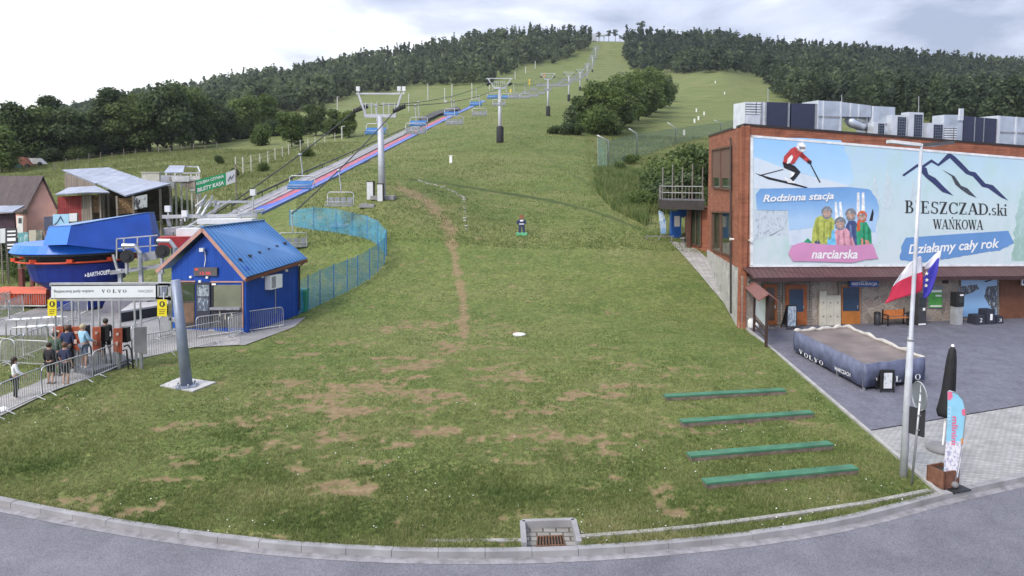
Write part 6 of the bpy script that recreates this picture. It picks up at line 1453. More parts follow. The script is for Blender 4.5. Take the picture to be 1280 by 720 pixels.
def chair(nm, blue):
    t = thing(nm, 'chair', 'chairlift seat', (0,0,0)); O = Vector((0,0,0)); sm = BLUEC if blue else SEATG
    k = MB(); k.tube([O, Vector((0,.1,-.5)), Vector((0,.35,-1.3)), Vector((0,.25,-1.75))], .05, 7); k.box((0,0,-.02), (.16,.35,.16)); k.build('hanger', PYL, t, True)
    k = MB(); k.tube([Vector((-1.05,-.35,-2.75)), Vector((-1.05,.2,-2.7)), Vector((-1.05,.25,-1.85)), Vector((-.9,.25,-1.72)), Vector((.9,.25,-1.72)), Vector((1.05,.25,-1.85)), Vector((1.05,.2,-2.7)), Vector((1.05,-.35,-2.75))], .04, 7); k.build('frame', GALV, t, True)
    k = MB(); k.box((0,-.1,-2.72), (2.0,.52,.13)); k.build('seat', sm, t)
    if blue:
        k = MB(); k.prism([(-1.0,-.38,-2.62),(1.0,-.38,-2.62),(1.0,.22,-2.18),(-1.0,.22,-2.18)], Vector((0,.06,.08))); k.build('cover', sm, t)
    else:
        for q in range(4): k = MB(); k.box((-.75+q*.5,.2,-2.36), (.40,.08,.5)); k.build('backrest', sm, t)
    k = MB(); k.tube([Vector((-1.0,.2,-2.2)), Vector((-1.0,-.42,-2.45)), Vector((1.0,-.42,-2.45)), Vector((1.0,.2,-2.2))], .025, 6); k.build('safety_bar', GALV, t, True)
    return t
def far_chair(blue):
    k = MB(); k.tube([Vector((0,0,0)), Vector((0,.3,-1.3)), Vector((0,.25,-1.75))], .06, 4); k.box((0,.25,-1.75), (2.0,.08,.08)); k.box((-1.02,.2,-2.2), (.08,.08,.9)); k.box((1.02,.2,-2.2), (.08,.08,.9)); k.box((0,-.05,-2.72), (2.0,.5,.14)); k.box((0,.22,-2.36), (1.9,.09,.5))
    return k.build('lift_chair', SEATG)
cnt = 0
lbL = ['blue covered lift chair low over the striped slide lanes behind the hut', 'blue covered lift chair hanging left of the nearest lift tower', 'blue covered lift chair beside the nearest tower on its uphill side', 'blue covered lift chair over the top of the pink lane', 'blue covered lift chair left of the second lift tower', 'blue covered lift chair directly left of the second tower head']
lbR = ['grey lift chair hanging in front of the nearest tower mast', 'grey lift chair with raised bar just uphill of the nearest tower', 'grey lift chair halfway between the two nearest towers', 'grey lift chair just downhill of the second tower', 'grey lift chair right behind the second tower mast']
for s, Ys, lbs in ((-1, [57.5,70,85,102,120,136], lbL), (1, [55.6,71,87.5,103,119.5], lbR)):
    blue = s < 0; proto = None; farp = None; Ys = list(Ys)
    while Ys[-1] + 16.6 < 800: Ys.append(Ys[-1] + 16.6)
    for i, Y in enumerate(Ys):
        p = on_rope(s, Y)
        if Y < 165:
            if proto is None: o = proto = chair('lift_chair', blue)
            else: o = dup(proto)
            o.location = p
        else:
            if farp is None: o = farp = far_chair(blue)
            else: o = farp.copy(); COL.objects.link(o)
            o.location = p
        o.name = 'lift_chair'; o.rotation_euler = (0, 0, -.145); o['category'] = 'chairlift seat'
        if i < len(lbs): lb = lbs[i]
        elif Y < 226: lb = 'blue covered lift chair between the second and third lift towers' if blue else 'grey lift chair between the second and third lift towers'
        else: lb = 'small distant lift chair on the blue chair side of the upper line' if blue else 'small distant lift chair on the grey chair side of the upper line'
        o['label'] = lb; o['group'] = 'chairs hanging from the chairlift rope'
# control boxes at the nearest tower
for px, py, top, lb, w_ in ((463,249.5,227,'white control cabinet with dark side left of the nearest lift tower',.55), (475.5,251.5,230,'white upright cabinet right at the foot of the nearest lift tower',.45)):
    p = G(px, py); h = zat(top, p.y)-p.z; t = thing('control_cabinet', lb, 'cabinet', p, 'control cabinets by the lift tower')
    k = MB(); k.box(p+Vector((0,0,h/2)), (w_,.4,h)); k.build('body', mat('cabinet_white', (0.62,0.63,0.65), .5, var=.08), t)
    k = MB(); k.box(p+Vector((w_*.62,.02,h*.52)), (w_*.22,.4,h*1.02)); k.build('side_panel', DARKT, t); k = MB(); k.box(p+Vector((0,0,h+.03)), (w_*1.25,.5,.06)); k.build('roof', DARKT, t)
p = G(459, 259); k = MB(); k.box(p+Vector((0,0,.12)), (1.3,.8,.28)); k.box(p+Vector((-.2,-.1,.3)), (.5,.5,.12)); single(k, 'concrete_hatch', CONC, 'pale concrete hatch on the grass below the nearest lift tower', 'hatch')
# top station
p = Vector((lx(815), 815, 0)); p.z = g1(p.x, p.y); k = MB()
ts = thing('lift_station', 'tiny top lift station on the skyline at the end of the piste', 'lift station', p)
k.box(p+Vector((-6,0,4)), (5,6,8)); k.build('hut', PYL, ts); k = MB(); k.box(p+Vector((2,0,7)), (10,6,2)); k.build('roof', WHITEM, ts); k = MB(); [k.box(p+Vector((x,0,3)), (1,1,7)) for x in (0, 5)]; k.build('post', PYL, ts)
# ---------------------------------------------------------------- magic carpet and slide lanes along the lift
def lane(name, edges, z0, z1, m, th=.12, step=26):
    """strip on the ground between two pixel polylines (lower edge, upper edge)"""
    lo, hi = edges
    def res(pl_): 
        a = np.array(pl_, float); d = np.concatenate([[0], np.cumsum(np.hypot(*np.diff(a, axis=0).T))]); t = np.linspace(0, d[-1], step); return [(np.interp(q, d, a[:,0]), np.interp(q, d, a[:,1])) for q in t]
    A = [G(*p) for p in res(lo)]; B = [G(*p) for p in res(hi)]; vs = []
    for a, b in zip(A, B): vs += [up(a, a.z+z0), up(b, b.z+z0), up(b, b.z+z1), up(a, a.z+z1)]
    f = [(i*4+j, (i+1)*4+j, (i+1)*4+(j+1) % 4, i*4+(j+1) % 4) for i in range(step-1) for j in range(4)] + [(3,2,1,0), tuple((step-1)*4+j for j in range(4))]
    k = MB(); k.add(vs, f); return k, A, B
PINKL = mat('pink_slide_mat', (0.36,0.075,0.115), .6, var=.35, scale=1.5); BLUEL = mat('blue_slide_mat', (0.032,0.085,0.40), .55, var=.3, scale=1.5); PALEB = mat('pale_blue_edge', (0.13,0.19,0.43), .6, var=.2)
MID = [(316,264),(345,250.5),(385,232),(428,210.5),(475,186.5),(530,159),(575,137)]
def offs(d0, d1): return [(x, y + d0 + (d1-d0)*i/(len(MID)-1)) for i, (x, y) in enumerate(MID)]
for nm, e, m, lb, z in (('slide_lane', (offs(4.2,2), offs(-1.6,-.6)), PINKL, 'pink red strip of the summer tubing slide beside the conveyor', .15),
                     ('slide_lane', ([(321,267)]+offs(8.8,3.9)[1:]+[(606,126.2)], [(318,262)]+offs(4.4,2.2)[1:]+[(600,126.6)]), BLUEL, 'blue strip of the summer tubing slide next to the grass', .17)):
    k, A, B = lane(nm, e, -.3, z, m); single(k, nm, m, lb, 'slide lane', 'lanes of the summer tubing slide')
k, A, B = lane('e', ([(327,268.5)]+offs(10.2,4.6)[1:]+[(607,126.8)], [(326,267)]+offs(8.9,3.9)[1:]+[(606,126)]), -.3, .24, PALEB); single(k, 'slide_edge', PALEB, 'pale blue raised edge along the blue slide strip', 'edge')
cv = thing('conveyor_belt', 'long grey magic carpet conveyor with black rail climbing beside the slide', 'conveyor', G(300, 270))
k, A, B = lane('b', ([(300,272),(340,252.5),(385,230.2),(428,208.5),(475,184.4),(528,157.6)], [(290,266),(330,247),(380,222.5),(425,202),(474,178.6),(526,154)]), -.4, .22, GALV); k.build('belt', mat('conveyor_grey', (0.25,0.25,0.265), .7, var=.3, scale=1.2), cv)
r1 = MB(); P_ = [b + Vector((0,0,.75)) for b in B]; r1.tube(P_, .10, 6); r1.build('rail', RUB, cv)
r1 = MB(); P_ = [a + Vector((0,-.02,.55)) for a in A]; r1.tube(P_, .05, 6); r1.build('handrail', GALV, cv)
for i in range(0, 26, 2): r1 = MB(); r1.bar(B[i]-Vector((0,0,.2)), B[i]+Vector((0,0,.75)), .09); r1.build('post', RUB, cv)
k, A, B = lane('b2', ([(530,155.5),(548,146),(575,139)], [(524,151),(545,142),(572,136)]), -.3, 1.0, RUB, step=8); k.build('tunnel', RUB, cv)
# ---------------------------------------------------------------- poles on the upper left slope
POLES = [(422,145,121,'lamp'),(511,139,117,''),(535,126,105,''),(556,129,110,'thick'),(565,121,105,''),(590,125,104,''),(644,99,89,''),(427.5,174,158,'lamp'),(612,112,98,''),(657,92,83,''),(669,86,76,'')]
lbs = ['thin lamp pole among the meadow trees left of the nearest tower','white pole right behind the nearest tower head','white pole above the fourth blue chair','thick white snow lance mast on the upper slope','thin white pole right of the thick mast','white pole below the dark forest tongue','small white pole under the forest edge near the lift','short white lamp standing at the meadow fence end','thin pole left of the second tower gantry','tiny pole at the forest edge left of the piste','tiniest pole high at the forest edge']
for (px, py, tp, kd), lb in zip(POLES, lbs):
    p = G(px, py); h = zat(tp, p.y)-p.z; k = MB(); r_ = .22 if kd == 'thick' else .09 + .0004*p.y
    k.tube([p-Vector((0,0,.3)), p+Vector((0,0,h))], r_, 7)
    if kd == 'lamp': k.bar(p+Vector((0,0,h)), p+Vector((.9,-.2,h+.1)), .18, .14)
    if kd == 'thick': k.box(p+Vector((.6,-.3,.6)), (.9,.7,1.2))
    single(k, 'white_pole', mat('pole_white', (0.48,0.48,0.47), .6, var=.1), lb, 'pole', 'poles on the upper left slope')
for px, py, tp, lb, c in ((662,107,99,'yellow marker cushion on the slope left of the third tower','y'),(638.5,115.5,111.5,'small yellow marker near the second tower head','y'),(680.5,97,91,'orange topped marker above the lift chairs','o')):
    p = G(px, py); h = zat(tp, p.y)-p.z; k = MB(); k.lathe(p-Vector((0,0,.2)), [(.5,0),(.55,.3),(.5,h),(.2,h+.3)], 8); single(k, 'slope_marker', mat('marker_yellow' if c == 'y' else 'marker_orange', (0.62,0.45,0.06) if c == 'y' else (0.6,0.2,0.08), .6), lb, 'marker', 'coloured markers on the slope')
for i, (px, py, lb) in enumerate([(855,169,'white marker behind the green net near its end'),(868,153.5,'white marker lowest on the upper right slope'),(873,150,'white marker right above the lowest one'),(870.5,140,'white marker left of the middle of the upper slope'),(880,144,'white marker in the middle of the upper slope'),(905.7,118,'white marker high at the right of the slope'),(894,104,'highest white marker on the upper right slope')]):
    p = G(px, py); k = MB(); k.box(p+Vector((0,0,.5)), (.42,.35,1.3)); k.box(p+Vector((.0,0,1.18)), (.55,.4,.15)); single(k, 'slope_marker', TXW, lb, 'marker', 'white markers on the upper right slope')
p = G(563.5, 204); k = MB(); k.box(p+Vector((0,0,.5)), (.4,.3,1.2)); k.box(p+Vector((0,0,1.12)), (.5,.4,.1)); single(k, 'slope_marker', TXW, 'small white post alone on the piste right of the nearest tower', 'marker')
p = G(649, 418.5); k = MB(); k.lathe(p-Vector((0,0,.04)), [(.33,0),(.35,.07),(.27,.11),(.1,.13)], 9); single(k, 'stone_slab', mat('white_stone', (0.55,0.54,0.51), .8, var=.15), 'flat pale round stone lying in the middle of the lawn', 'stone')
p = G(652, 294); h = zat(268, p.y)-p.z; wk = thing('painted_figure_board', 'small painted wooden figure board in dark blue clothes on a green base', 'sign', p)
k = MB(); k.box(p+Vector((0,0,.1)), (.9,.5,.22)); k.build('base', mat('base_green', (0.12,0.42,0.22), .6), wk)
k = MB(); k.prism([p+Vector((x,-.02,z*h)) for x, z in ((-.26,.10),(-.07,.10),(-.03,.42),(.04,.42),(.10,.10),(.30,.10),(.24,.5),(.38,.55),(.36,.68),(.2,.78),(-.2,.78),(-.42,.66),(-.40,.54),(-.24,.5))], Vector((0,.06,0))); k.build('body', mat('painted_navy', (0.03,0.04,0.10), .5), wk)
k = MB(); k.prism([p+Vector((.21*math.cos(a*.5236), -.03, h*.88+.2*math.sin(a*.5236))) for a in range(12)], Vector((0,.08,0))); k.build('head', mat('painted_brown', (0.24,0.11,0.06), .6), wk)
k = MB(); k.prism([p+Vector((x,-.03,z*h)) for x, z in ((-.17,.74),(.17,.74),(.1,.66),(-.1,.66))], Vector((0,.01,0))); k.build('collar', TXW, wk)
k = MB(); k.prism([p+Vector((x,-.03,z*h)) for x, z in ((-.2,.52),(.2,.52),(.2,.56),(-.2,.56))], Vector((0,.01,0))); k.build('belt', TXW, wk)
# small drainage runnel with stones across the piste
rk2 = random.Random(11); k = MB()
for (x0, y0), (x1, y1), n in (((524,226),(560,236),16), ((560,236),(580,248),12), ((580,248),(583,292),16)):
    for i in range(n):
        p = G(x0+(x1-x0)*i/n+rk2.uniform(-1,1), y0+(y1-y0)*i/n+rk2.uniform(-1,1)); s_ = rk2.uniform(.08,.2); k.ball(p+Vector((0,0,s_*.2)), s_, 6, 4, (1,.8,.6))
o = k.build('gravel', mat('runnel_stone', (0.34,0.33,0.30), .9, var=.3)); o['kind'] = 'stuff'
# ---------------------------------------------------------------- nets
def net(name, lab, base, tops, m, postm, post_r=.03, post_every=1, curve=True, group=None):
    B = [G(*b) for b in base]; t = thing(name, lab, 'net', B[0], group)
    T_ = [Vector((ray(tx_, ty_)[0]*b.y, b.y, zat(ty_, b.y))) for (tx_, ty_), b in zip(tops, B)]
    vs = []
    for b, tp in zip(B, T_): vs += [b + Vector((0,0,.03)), tp]
    me = bpy.data.meshes.new('netting'); o0 = ORI[t.name]; me.from_pydata([v - o0 for v in vs], [], [(2*i, 2*i+2, 2*i+3, 2*i+1) for i in range(len(B)-1)]); me.materials.append(m)
    uv = me.uv_layers.new(name='UVMap'); acc = [0]
    for a, b in zip(B[:-1], B[1:]): acc.append(acc[-1] + (b-a).length)
    for p in me.polygons:
        for li in p.loop_indices:
            vi = me.loops[li].vertex_index; uv.data[li].uv = (acc[vi//2], vs[vi].z)
    o = bpy.data.objects.new('netting', me); COL.objects.link(o); o.parent = t
    for i in range(0, len(B), post_every):
        k = MB(); k.tube([B[i]-Vector((0,0,.2)), T_[i]+(T_[i]-B[i])*.04], post_r, 6); k.build('post', postm, t)
    return t, B, T_
NETB = net_mat('blue_net', (0.07,0.36,0.58), .44); NETG = net_mat('green_net', (0.09,0.20,0.20), .36)
NP = mat('net_post_blue', (0.05,0.17,0.42), .5)
nb0 = [(362,282),(392,288),(420,291),(440,295),(459,299),(472,306),(483,320),(480,331),(472,340),(462,349),(447,358),(434,365),(417,373),(400,381),(385,388),(374,393)]
nb1 = [(362,263),(392,259),(420,261),(440,266),(459,270),(472,276),(483,288),(481,297),(473,304),(462,312),(447,320),(434,325),(417,331),(400,338),(385,345),(374,351)]
net('safety_net', 'curved blue safety net fence around the grass behind the blue hut', nb0, nb1, NETB, NP)
gb = [(748,213),(760,214),(796,198),(845,181),(901,166),(930,158)]; gt = [(747,173),(760,176),(796,167),(845,160),(901,153),(930,148)]
t, B, T_ = net('catch_net', 'tall green catch net on bent posts above the restaurant bank', gb, gt, NETG, GALV, .05)
for i, (ax_, ay_) in ((1,(746,169.5)), (2,(785.5,161)), (3,(833.5,153.5)), (4,(891.5,150.5))):
    b = B[i]; tp = Vector((ray(*gt[i])[0]*b.y, b.y, zat(gt[i][1], b.y))); a = Vector((ray(ax_, ay_)[0]*b.y, b.y-.5, zat(ay_, b.y))); k = MB(); k.tube([b-Vector((0,0,.3)), tp, a], .12, 7); k.build('bent_post', GALV, t, True)
# white post fence of the meadow and a weathered field fence
wp = [(294.6,213,196),(304,219,196),(314,214,194),(325,208.6,192),(335,205,189),(344,201,185),(353,197,183),(361,194,180),(375.5,189,175),(385,186,173),(394,183,171),(406,179,168),(418.6,176,166)]
ft = thing('post_fence', 'row of white posts with thin wires along the meadow edge', 'fence', G(294.6, 213)); prev = None
for px, py, tp in wp:
    p = G(px, py); h = zat(tp, p.y)-p.z; k = MB(); k.box(p+Vector((0,0,h/2-.1)), (.13,.13,h+.2)); k.build('post', mat('pale_post', (0.50,0.48,0.44), .8, var=.15), ft)
    if prev: 
        for f in (.35,.65,.92): k = MB(); k.tube([prev[0]+Vector((0,0,prev[1]*f)), p+Vector((0,0,h*f))], .012, 4); k.build('wire', GALV, ft)
    prev = (p, h)
ff = thing('field_fence', 'old wooden stake fence running across the meadow below the dark trees', 'fence', G(100, 213)); prev = None
for i in range(15):
    px = 68 + i*14.5; py = np.interp(px, [60,115,155,200,280], [214,201,196,192,186]); p = G(px, py); h = 1.5 + .3*math.sin(i*2.3); k = MB(); k.bar(p-Vector((0,0,.2)), p+Vector((.05*math.sin(i),0,h)), .12); k.build('stake', TIMBER, ff)
    if prev: k = MB(); k.bar(prev+Vector((0,0,1.0)), p+Vector((0,0,1.0)), .05); k.build('rail', TIMBER, ff)
    prev = p
# ================================================================ FARMYARD ON THE LEFT
def house_box(t, base_quad, zb, zt, m, nm='wall'):
    k = MB(); k.hexa([up(p, zb) for p in base_quad] + [up(p, zt) for p in base_quad]); return k.build(nm, m, t)
RIB = brick_mat('dark_ribbed_roof', (0.075,0.055,0.06), (0.10,0.07,0.072), (0.035,0.028,0.03), .4, 9, .05, .6, offset=0, var=.35)
SHEETM = brick_mat('weathered_sheet_roof', (0.22,0.25,0.33), (0.28,0.31,0.40), (0.14,0.155,0.20), 1.1, 3.0, .03, .45, offset=.2, var=.25, bump=.3)
OLDW = plank_mat('old_grey_boards', (0.17,0.145,0.125), (0.27,0.235,0.20), .2, rot=1.5708); REDW = plank_mat('red_boards', (0.23,0.035,0.04), (0.29,0.05,0.05), .2, rot=1.5708)
# pink house: gable towards the camera
YH = 66.0
def H(px, py, Y): return W(px, py, Y)
ph = thing('pink_house', 'small pink house with dark ribbed roof at the left edge', 'house', H(50, 296, YH))
gl_, gr, ga = H(33.5,262,YH), H(70.5,258,YH+1.2), H(54,223,YH+.6); bl, br = up(H(33.5,300,YH),-0.5+g1(*gl_.xy)), up(gr, g1(*gr.xy)-.8)
bk = Vector((-8.5, 6.0, 0)); PINKW = mat('pink_render', (0.80,0.45,0.39), .85, var=.12, scale=1.2, dirt=.15)
k = MB(); k.prism([bl, br, gr, ga, gl_], bk); k.build('wall', PINKW, ph)
k = MB(); ov = (ga-gl_)*.12; e = Vector((.25,-.35,0))
k.prism([ga+e+Vector((0,0,.12)), gl_-ov+e, gl_-ov+bk, ga+bk+Vector((0,0,.12))], Vector((0,0,.12))); k.build('roof', RIB, ph)
k = MB(); ov = (ga-gr)*.1; k.prism([ga+e+Vector((0,0,.12)), gr-ov+e, gr-ov+bk, ga+bk+Vector((0,0,.12))], Vector((0,0,.12))); k.build('roof', RIB, ph)
k = MB(); a = H(-40,268,YH-3); b = H(16,266,YH-3); c = H(31,258,YH-.6); d = H(-25,259,YH-.6); k.prism([a,b,c,d], Vector((0,0,.1))); k.build('porch_roof', SHEETM, ph)
k = MB(); k.prism([up(a,g1(*a.xy)-.3)+Vector((.3,.6,0)), up(b,g1(*b.xy)-.3)+Vector((-.3,.6,0)), b+Vector((-.3,.6,-.05)), a+Vector((.3,.6,-.05))], Vector((0,.2,0))); k.build('porch_wall', mat('dark_plum_boards', (0.06,0.035,0.05), .8, var=.3), ph)
k = MB(); k.prism([H(21,297,YH-2.9), H(28.5,297,YH-2.9), H(28.5,270,YH-2.9), H(21,270,YH-2.9)], Vector((0,.06,0))); dr = k.build('door', mat('door_white', (0.66,0.66,0.64), .5), ph)
k = MB(); k.prism([H(23,279,YH-2.95), H(26.5,279,YH-2.95), H(26.5,272.5,YH-2.95), H(23,272.5,YH-2.95)], Vector((0,.03,0))); k.build('pane', GLASS, dr)
k = MB(); k.prism([H(29,262,YH-2.6), H(33.5,262,YH-1), H(33.5,268,YH-1), H(29,268,YH-2.6)], Vector((0,.1,0))); k.build('porch_gable', OLDW, ph)
# big shed with two sheet roofs
YS_ = 68.0; sh_ = thing('wooden_shed', 'open grey board shed with large pale sheet metal roofs and stacked firewood', 'shed', H(140, 280, YS_))
a, b, c, d = H(78,213.5,YS_+7), H(136,210.5,YS_+9), H(214,231.5,YS_+2), H(122,231,YS_-1)
k = MB(); k.prism([a, b, H(184,227,YS_+5), H(119,230.5,YS_+2)], Vector((0,0,.12))); k.build('roof', SHEETM, sh_)
k = MB(); k.prism([H(122,230.5,YS_+1), H(182,226.5,YS_+4.2), H(214,230.5,YS_+1), H(157,246,YS_-5)], Vector((0,0,.12))); k.build('roof', SHEETM, sh_)
k = MB(); k.prism([H(69,244,YS_-3), H(86,235.5,YS_), H(120,233.5,YS_+.5), H(137,241.5,YS_-3.5), H(108,241.5,YS_-4)], Vector((0,0,.1))); k.build('lean_to_roof', SHEETM, sh_)
def wallq(nm, pts, m, th=.15):
    k = MB(); k.prism(pts, Vector((.05,th,0))); return k.build(nm, m, sh_)
wallq('gable_boards', [H(81,237,YS_+6), H(119,237,YS_+1.5), H(119,231.5,YS_+1.5), H(81,216,YS_+6)], OLDW)
wallq('red_wall', [H(72,270,YS_-2), H(102,276,YS_-2), H(102,244,YS_-2), H(72,246,YS_-2)], REDW)
wallq('board_wall', [H(102,278,YS_-2.2), H(113,279,YS_-2.2), H(113,243,YS_-2.2), H(102,243,YS_-2.2)], OLDW)
FIREW = stone_mat('stacked_log_ends', [(0.30,0.17,0.09), (0.42,0.27,0.15), (0.20,0.12,0.07), (0.36,0.22,0.12)], (0.05,0.035,0.025), 5.0)
wallq('firewood', [H(113,265,YS_-1.9), H(124.5,266,YS_-1.9), H(124.5,243.5,YS_-1.9), H(113,243.5,YS_-1.9)], FIREW, .6)
wallq('firewood', [H(146,268,YS_-.5), H(166,266,YS_-.5), H(166,247,YS_-.5), H(146,248,YS_-.5)], FIREW, .6)
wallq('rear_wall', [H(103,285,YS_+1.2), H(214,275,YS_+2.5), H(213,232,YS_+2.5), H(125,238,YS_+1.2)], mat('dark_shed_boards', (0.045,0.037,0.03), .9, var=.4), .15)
for x, y0, y1, Yq in ((113.5,243,282,YS_-2.4),(125,243,284,YS_-2.6),(129,242,276,YS_-1.5),(135,242,277,YS_-1),(146,245,280,YS_-3.5),(166.5,245,280,YS_-4.4),(200,236,266,YS_-.6),(212.5,232,262,YS_+.8)):
    k = MB(); p = H(x, y0, Yq); k.bar(up(p, g1(*p.xy)-.3), p, .16); k.build('post', OLDW, sh_)
wallq('poster', [H(168,262,YS_-4.6), H(183,259,YS_-4.0), H(183,243,YS_-4.0), H(168,246,YS_-4.6)], print_mat('banner_bw', [(0,(0.6,0.6,0.6)), (1,(0.66,0.66,0.66))], (2.2,(0.06,0.06,0.07),.5,.55)), .05)
# scaffold shack behind
sk = thing('board_shack', 'flimsy shack of pale posts with a tin roof behind the green banner', 'shack', G(222, 240)); YK = 72.0
k = MB(); k.prism([H(205,216.5,YK-1), H(229,216.5,YK-1), H(231,208,YK+2), H(212,208,YK+2)], Vector((0,0,.1))); k.build('roof', SHEETM, sk)
k = MB(); [k.bar(a_, b_, .14) for a_, b_ in ((H(231,208,YK+2), H(247,208.5,YK+2)), (H(229,216.5,YK-1), H(250,216,YK-1)), (H(247,208.5,YK+2), H(250,216,YK-1)))]; k.build('roof_frame', GALV, sk)
for x, yq in ((208,YK-1),(213,YK),(219,YK-1),(226,YK-.8),(233,YK),(239,YK-1),(246,YK-1),(249,YK)):
    k = MB(); p = H(x, 216.5, yq); k.bar(up(p, g1(*p.xy)-.2), p, .14); k.build('post', mat('pale_post', (0,0,0)), sk)
rk3 = random.Random(4)
for i in range(9):
    k = MB(); x = 208+rk3.random()*38; y = 222+rk3.random()*16; p = H(x, y, YK-1.2-rk3.random()); k.box(p, (rk3.uniform(.7,2), .08, rk3.uniform(.25,.8)), rk3.uniform(-.4,.4)); k.build('board', [OLDW, mat('pale_sheeting', (0.42,0.42,0.42), .6, var=.25), GALV][i % 3], sk)
k = MB(); p = G(193, 232); k.box(p+Vector((-.3,0,.75)), (2.2,1.4,2.0), .2); k.box(p+Vector((-.3,0,1.8)), (2.4,1.6,.12), .2); single(k, 'crate_stack', mat('pale_post', (0,0,0)), 'pale stack of pallets left of the scaffold shack', 'pallets')
# banners
gbn = thing('green_banner', 'green banner with white lettering and a white end panel on posts', 'banner', H(243, 246, 66)); YG = 66.0
def gq(x, y): return H(x, y, YG + (x-243)*.04)
k = MB(); k.prism([gq(243.5,243), gq(282.5,231.5), gq(282.5,216), gq(243.5,225.5)], Vector((0,.04,0))); k.build('cloth', mat('banner_green', (0.03,0.33,0.14), .6, var=.1), gbn)
k = MB(); k.prism([gq(282.5,231.5), gq(294.5,227.5), gq(294,211.5), gq(282.5,216)], Vector((0,.04,0))); k.build('end_panel', mat('flag_white', (0,0,0)), gbn)
def gtx(b, x0, y0, x1, y1, h0): 
    q = [gq(x0,y0), gq(x1,y1), gq(x1,y1-h0), gq(x0,y0-h0)]; put_text('lettering', b, [p - Vector((0,.03,0)) for p in q], TXW, gbn, 0, .03)
gtx('KOLEJKA CZYNNA', 245.5, 232.6, 280, 222.8, 4.6); gtx('BILETY KASA', 247, 240.5, 280, 230.6, 5.2)
k = MB(); q = [gq(284.5,226), gq(288,219), gq(289.5,222), gq(292.5,217.5), gq(292.8,219.5), gq(289.5,225), gq(288,222.5), gq(286,227)]; k.prism([p-Vector((0,.03,0)) for p in q], Vector((0,.01,0))); k.build('emblem', mat('emblem_grey', (0.2,0.2,0.24), .6), gbn)
for x, y0, y1 in ((243.5,225,252),(294.5,205,232)): k = MB(); p = gq(x, y0); k.bar(up(p, g1(*p.xy)-.2), p, .1); k.build('post', TIMBER, gbn)
YBN = 52.0
ADS = [(0,6.5,286,304,'pale_board','white advertising board cut by the left picture edge',(0.6,0.62,0.64),(3,(0.3,0.33,0.38),.55,.7)), (7.5,21,286,312,'dark_board','black advertising banner with white lines of print',(0.04,0.04,0.05),(2.0,(0.65,0.65,0.67),.60,.64)), (22.5,35,291,307,'teal_board','teal and white picture banner beside the black one',(0.10,0.30,0.32),(2.4,(0.6,0.66,0.68),.50,.60)), (36,45,288,306,'beige_board','beige notice board right of the teal banner',(0.42,0.40,0.32),(3,(0.2,0.2,0.18),.6,.7)), (45.5,53,288,305,'dark_picture_board','small colourful board leaning near the blue station roof',(0.12,0.14,0.12),(4,(0.5,0.42,0.3),.52,.62)), (66,86,268,281,'sky_blue_board','light blue banner with a dark mountain outline behind the blue roof',(0.30,0.52,0.68),(1.5,(0.5,0.62,0.72),.5,.7)), (86.5,96,267,277,'striped_board','white board with faint lines above the blue station roof',(0.62,0.63,0.64),(4,(0.4,0.42,0.44),.6,.7)), (55,65.5,271,288,'navy_board','dark navy board left of the light blue banner',(0.05,0.055,0.10),(2,(0.1,0.1,0.14),.5,.7))]
for x0, x1, y0, y1, mn, lb, c, sp in ADS:
    t = thing('advertising_board', lb, 'board', H((x0+x1)/2, y1+3, YBN), 'advertising boards along the fence above the station'); k = MB()
    q = [H(x0,y1,YBN), H(x1,y1-.5,YBN), H(x1,y0-.6,YBN), H(x0,y0,YBN)]; k.prism(q, Vector((0,.05,0))); k.build('panel', print_mat('print_'+mn, [(0,c), (1,tuple(x*1.2 for x in c))], sp), t)
    for p in (q[0], q[1]): k = MB(); p = p+Vector((0,.12,0)); k.bar(up(p, g1(*p.xy)-.3), up(p, p.z+.6), .08); k.build('post', TIMBER, t)
    if mn == 'sky_blue_board':
        k = MB(); k.prism([H(x, y, YBN-.02) for x, y in ((67.5,280.5),(71.5,277),(75.5,269.5),(80,278),(79,278),(75.3,272.5),(72.5,277.5),(69,281))], Vector((0,.01,0))); k.build('emblem', mat('emblem_navy', (0.03,0.05,0.14), .6), t)
    if mn == 'dark_board':
        for yy_, hh in ((289.5,2.0),(294,2.0),(299.5,4.0),(306,1.8),(310,1.8)): k = MB(); k.prism([H(x, y, YBN-.02) for x, y in ((9,yy_+hh/2),(19.5,yy_+hh/2-.4),(19.5,yy_-hh/2-.4),(9,yy_-hh/2))], Vector((0,.01,0))); k.build('printed_line', TXW, t)
for px, py, lb, c, s_ in ((14,212,'teal covered machine parked under the trees at far left','teal_tarp',(1.9)), (30,210,'rusty red farm machine parked under the trees at far left','rust_red',1.7), (46,208,'pale grey trailer parked right of the rusty machine','pale_sheeting',1.3)):
    p = G(px, py); t = thing('parked_machine', lb, 'machine', p, 'machines parked under the trees'); m_ = mat(c, {'teal_tarp':(0.03,0.13,0.13),'rust_red':(0.20,0.07,0.045)}.get(c, (0.4,0.4,0.4)), .7, var=.3)
    k = MB(); k.hexa([p+Vector(v) for v in ((-1.9,-.8,.5),(1.9,-.8,.5),(1.9,.8,.5),(-1.9,.8,.5),(-1.6,-.7,1.3*s_),(.6,-.7,1.3*s_),(.6,.7,1.3*s_),(-1.6,.7,1.3*s_))]); k.build('body', m_, t)
    for x in (-1.2, 1.2): k = MB(); k.tube([p+Vector((x,-.95,.45)), p+Vector((x,-.65,.45))], .48, 12); k.build('wheel', RUB, t)
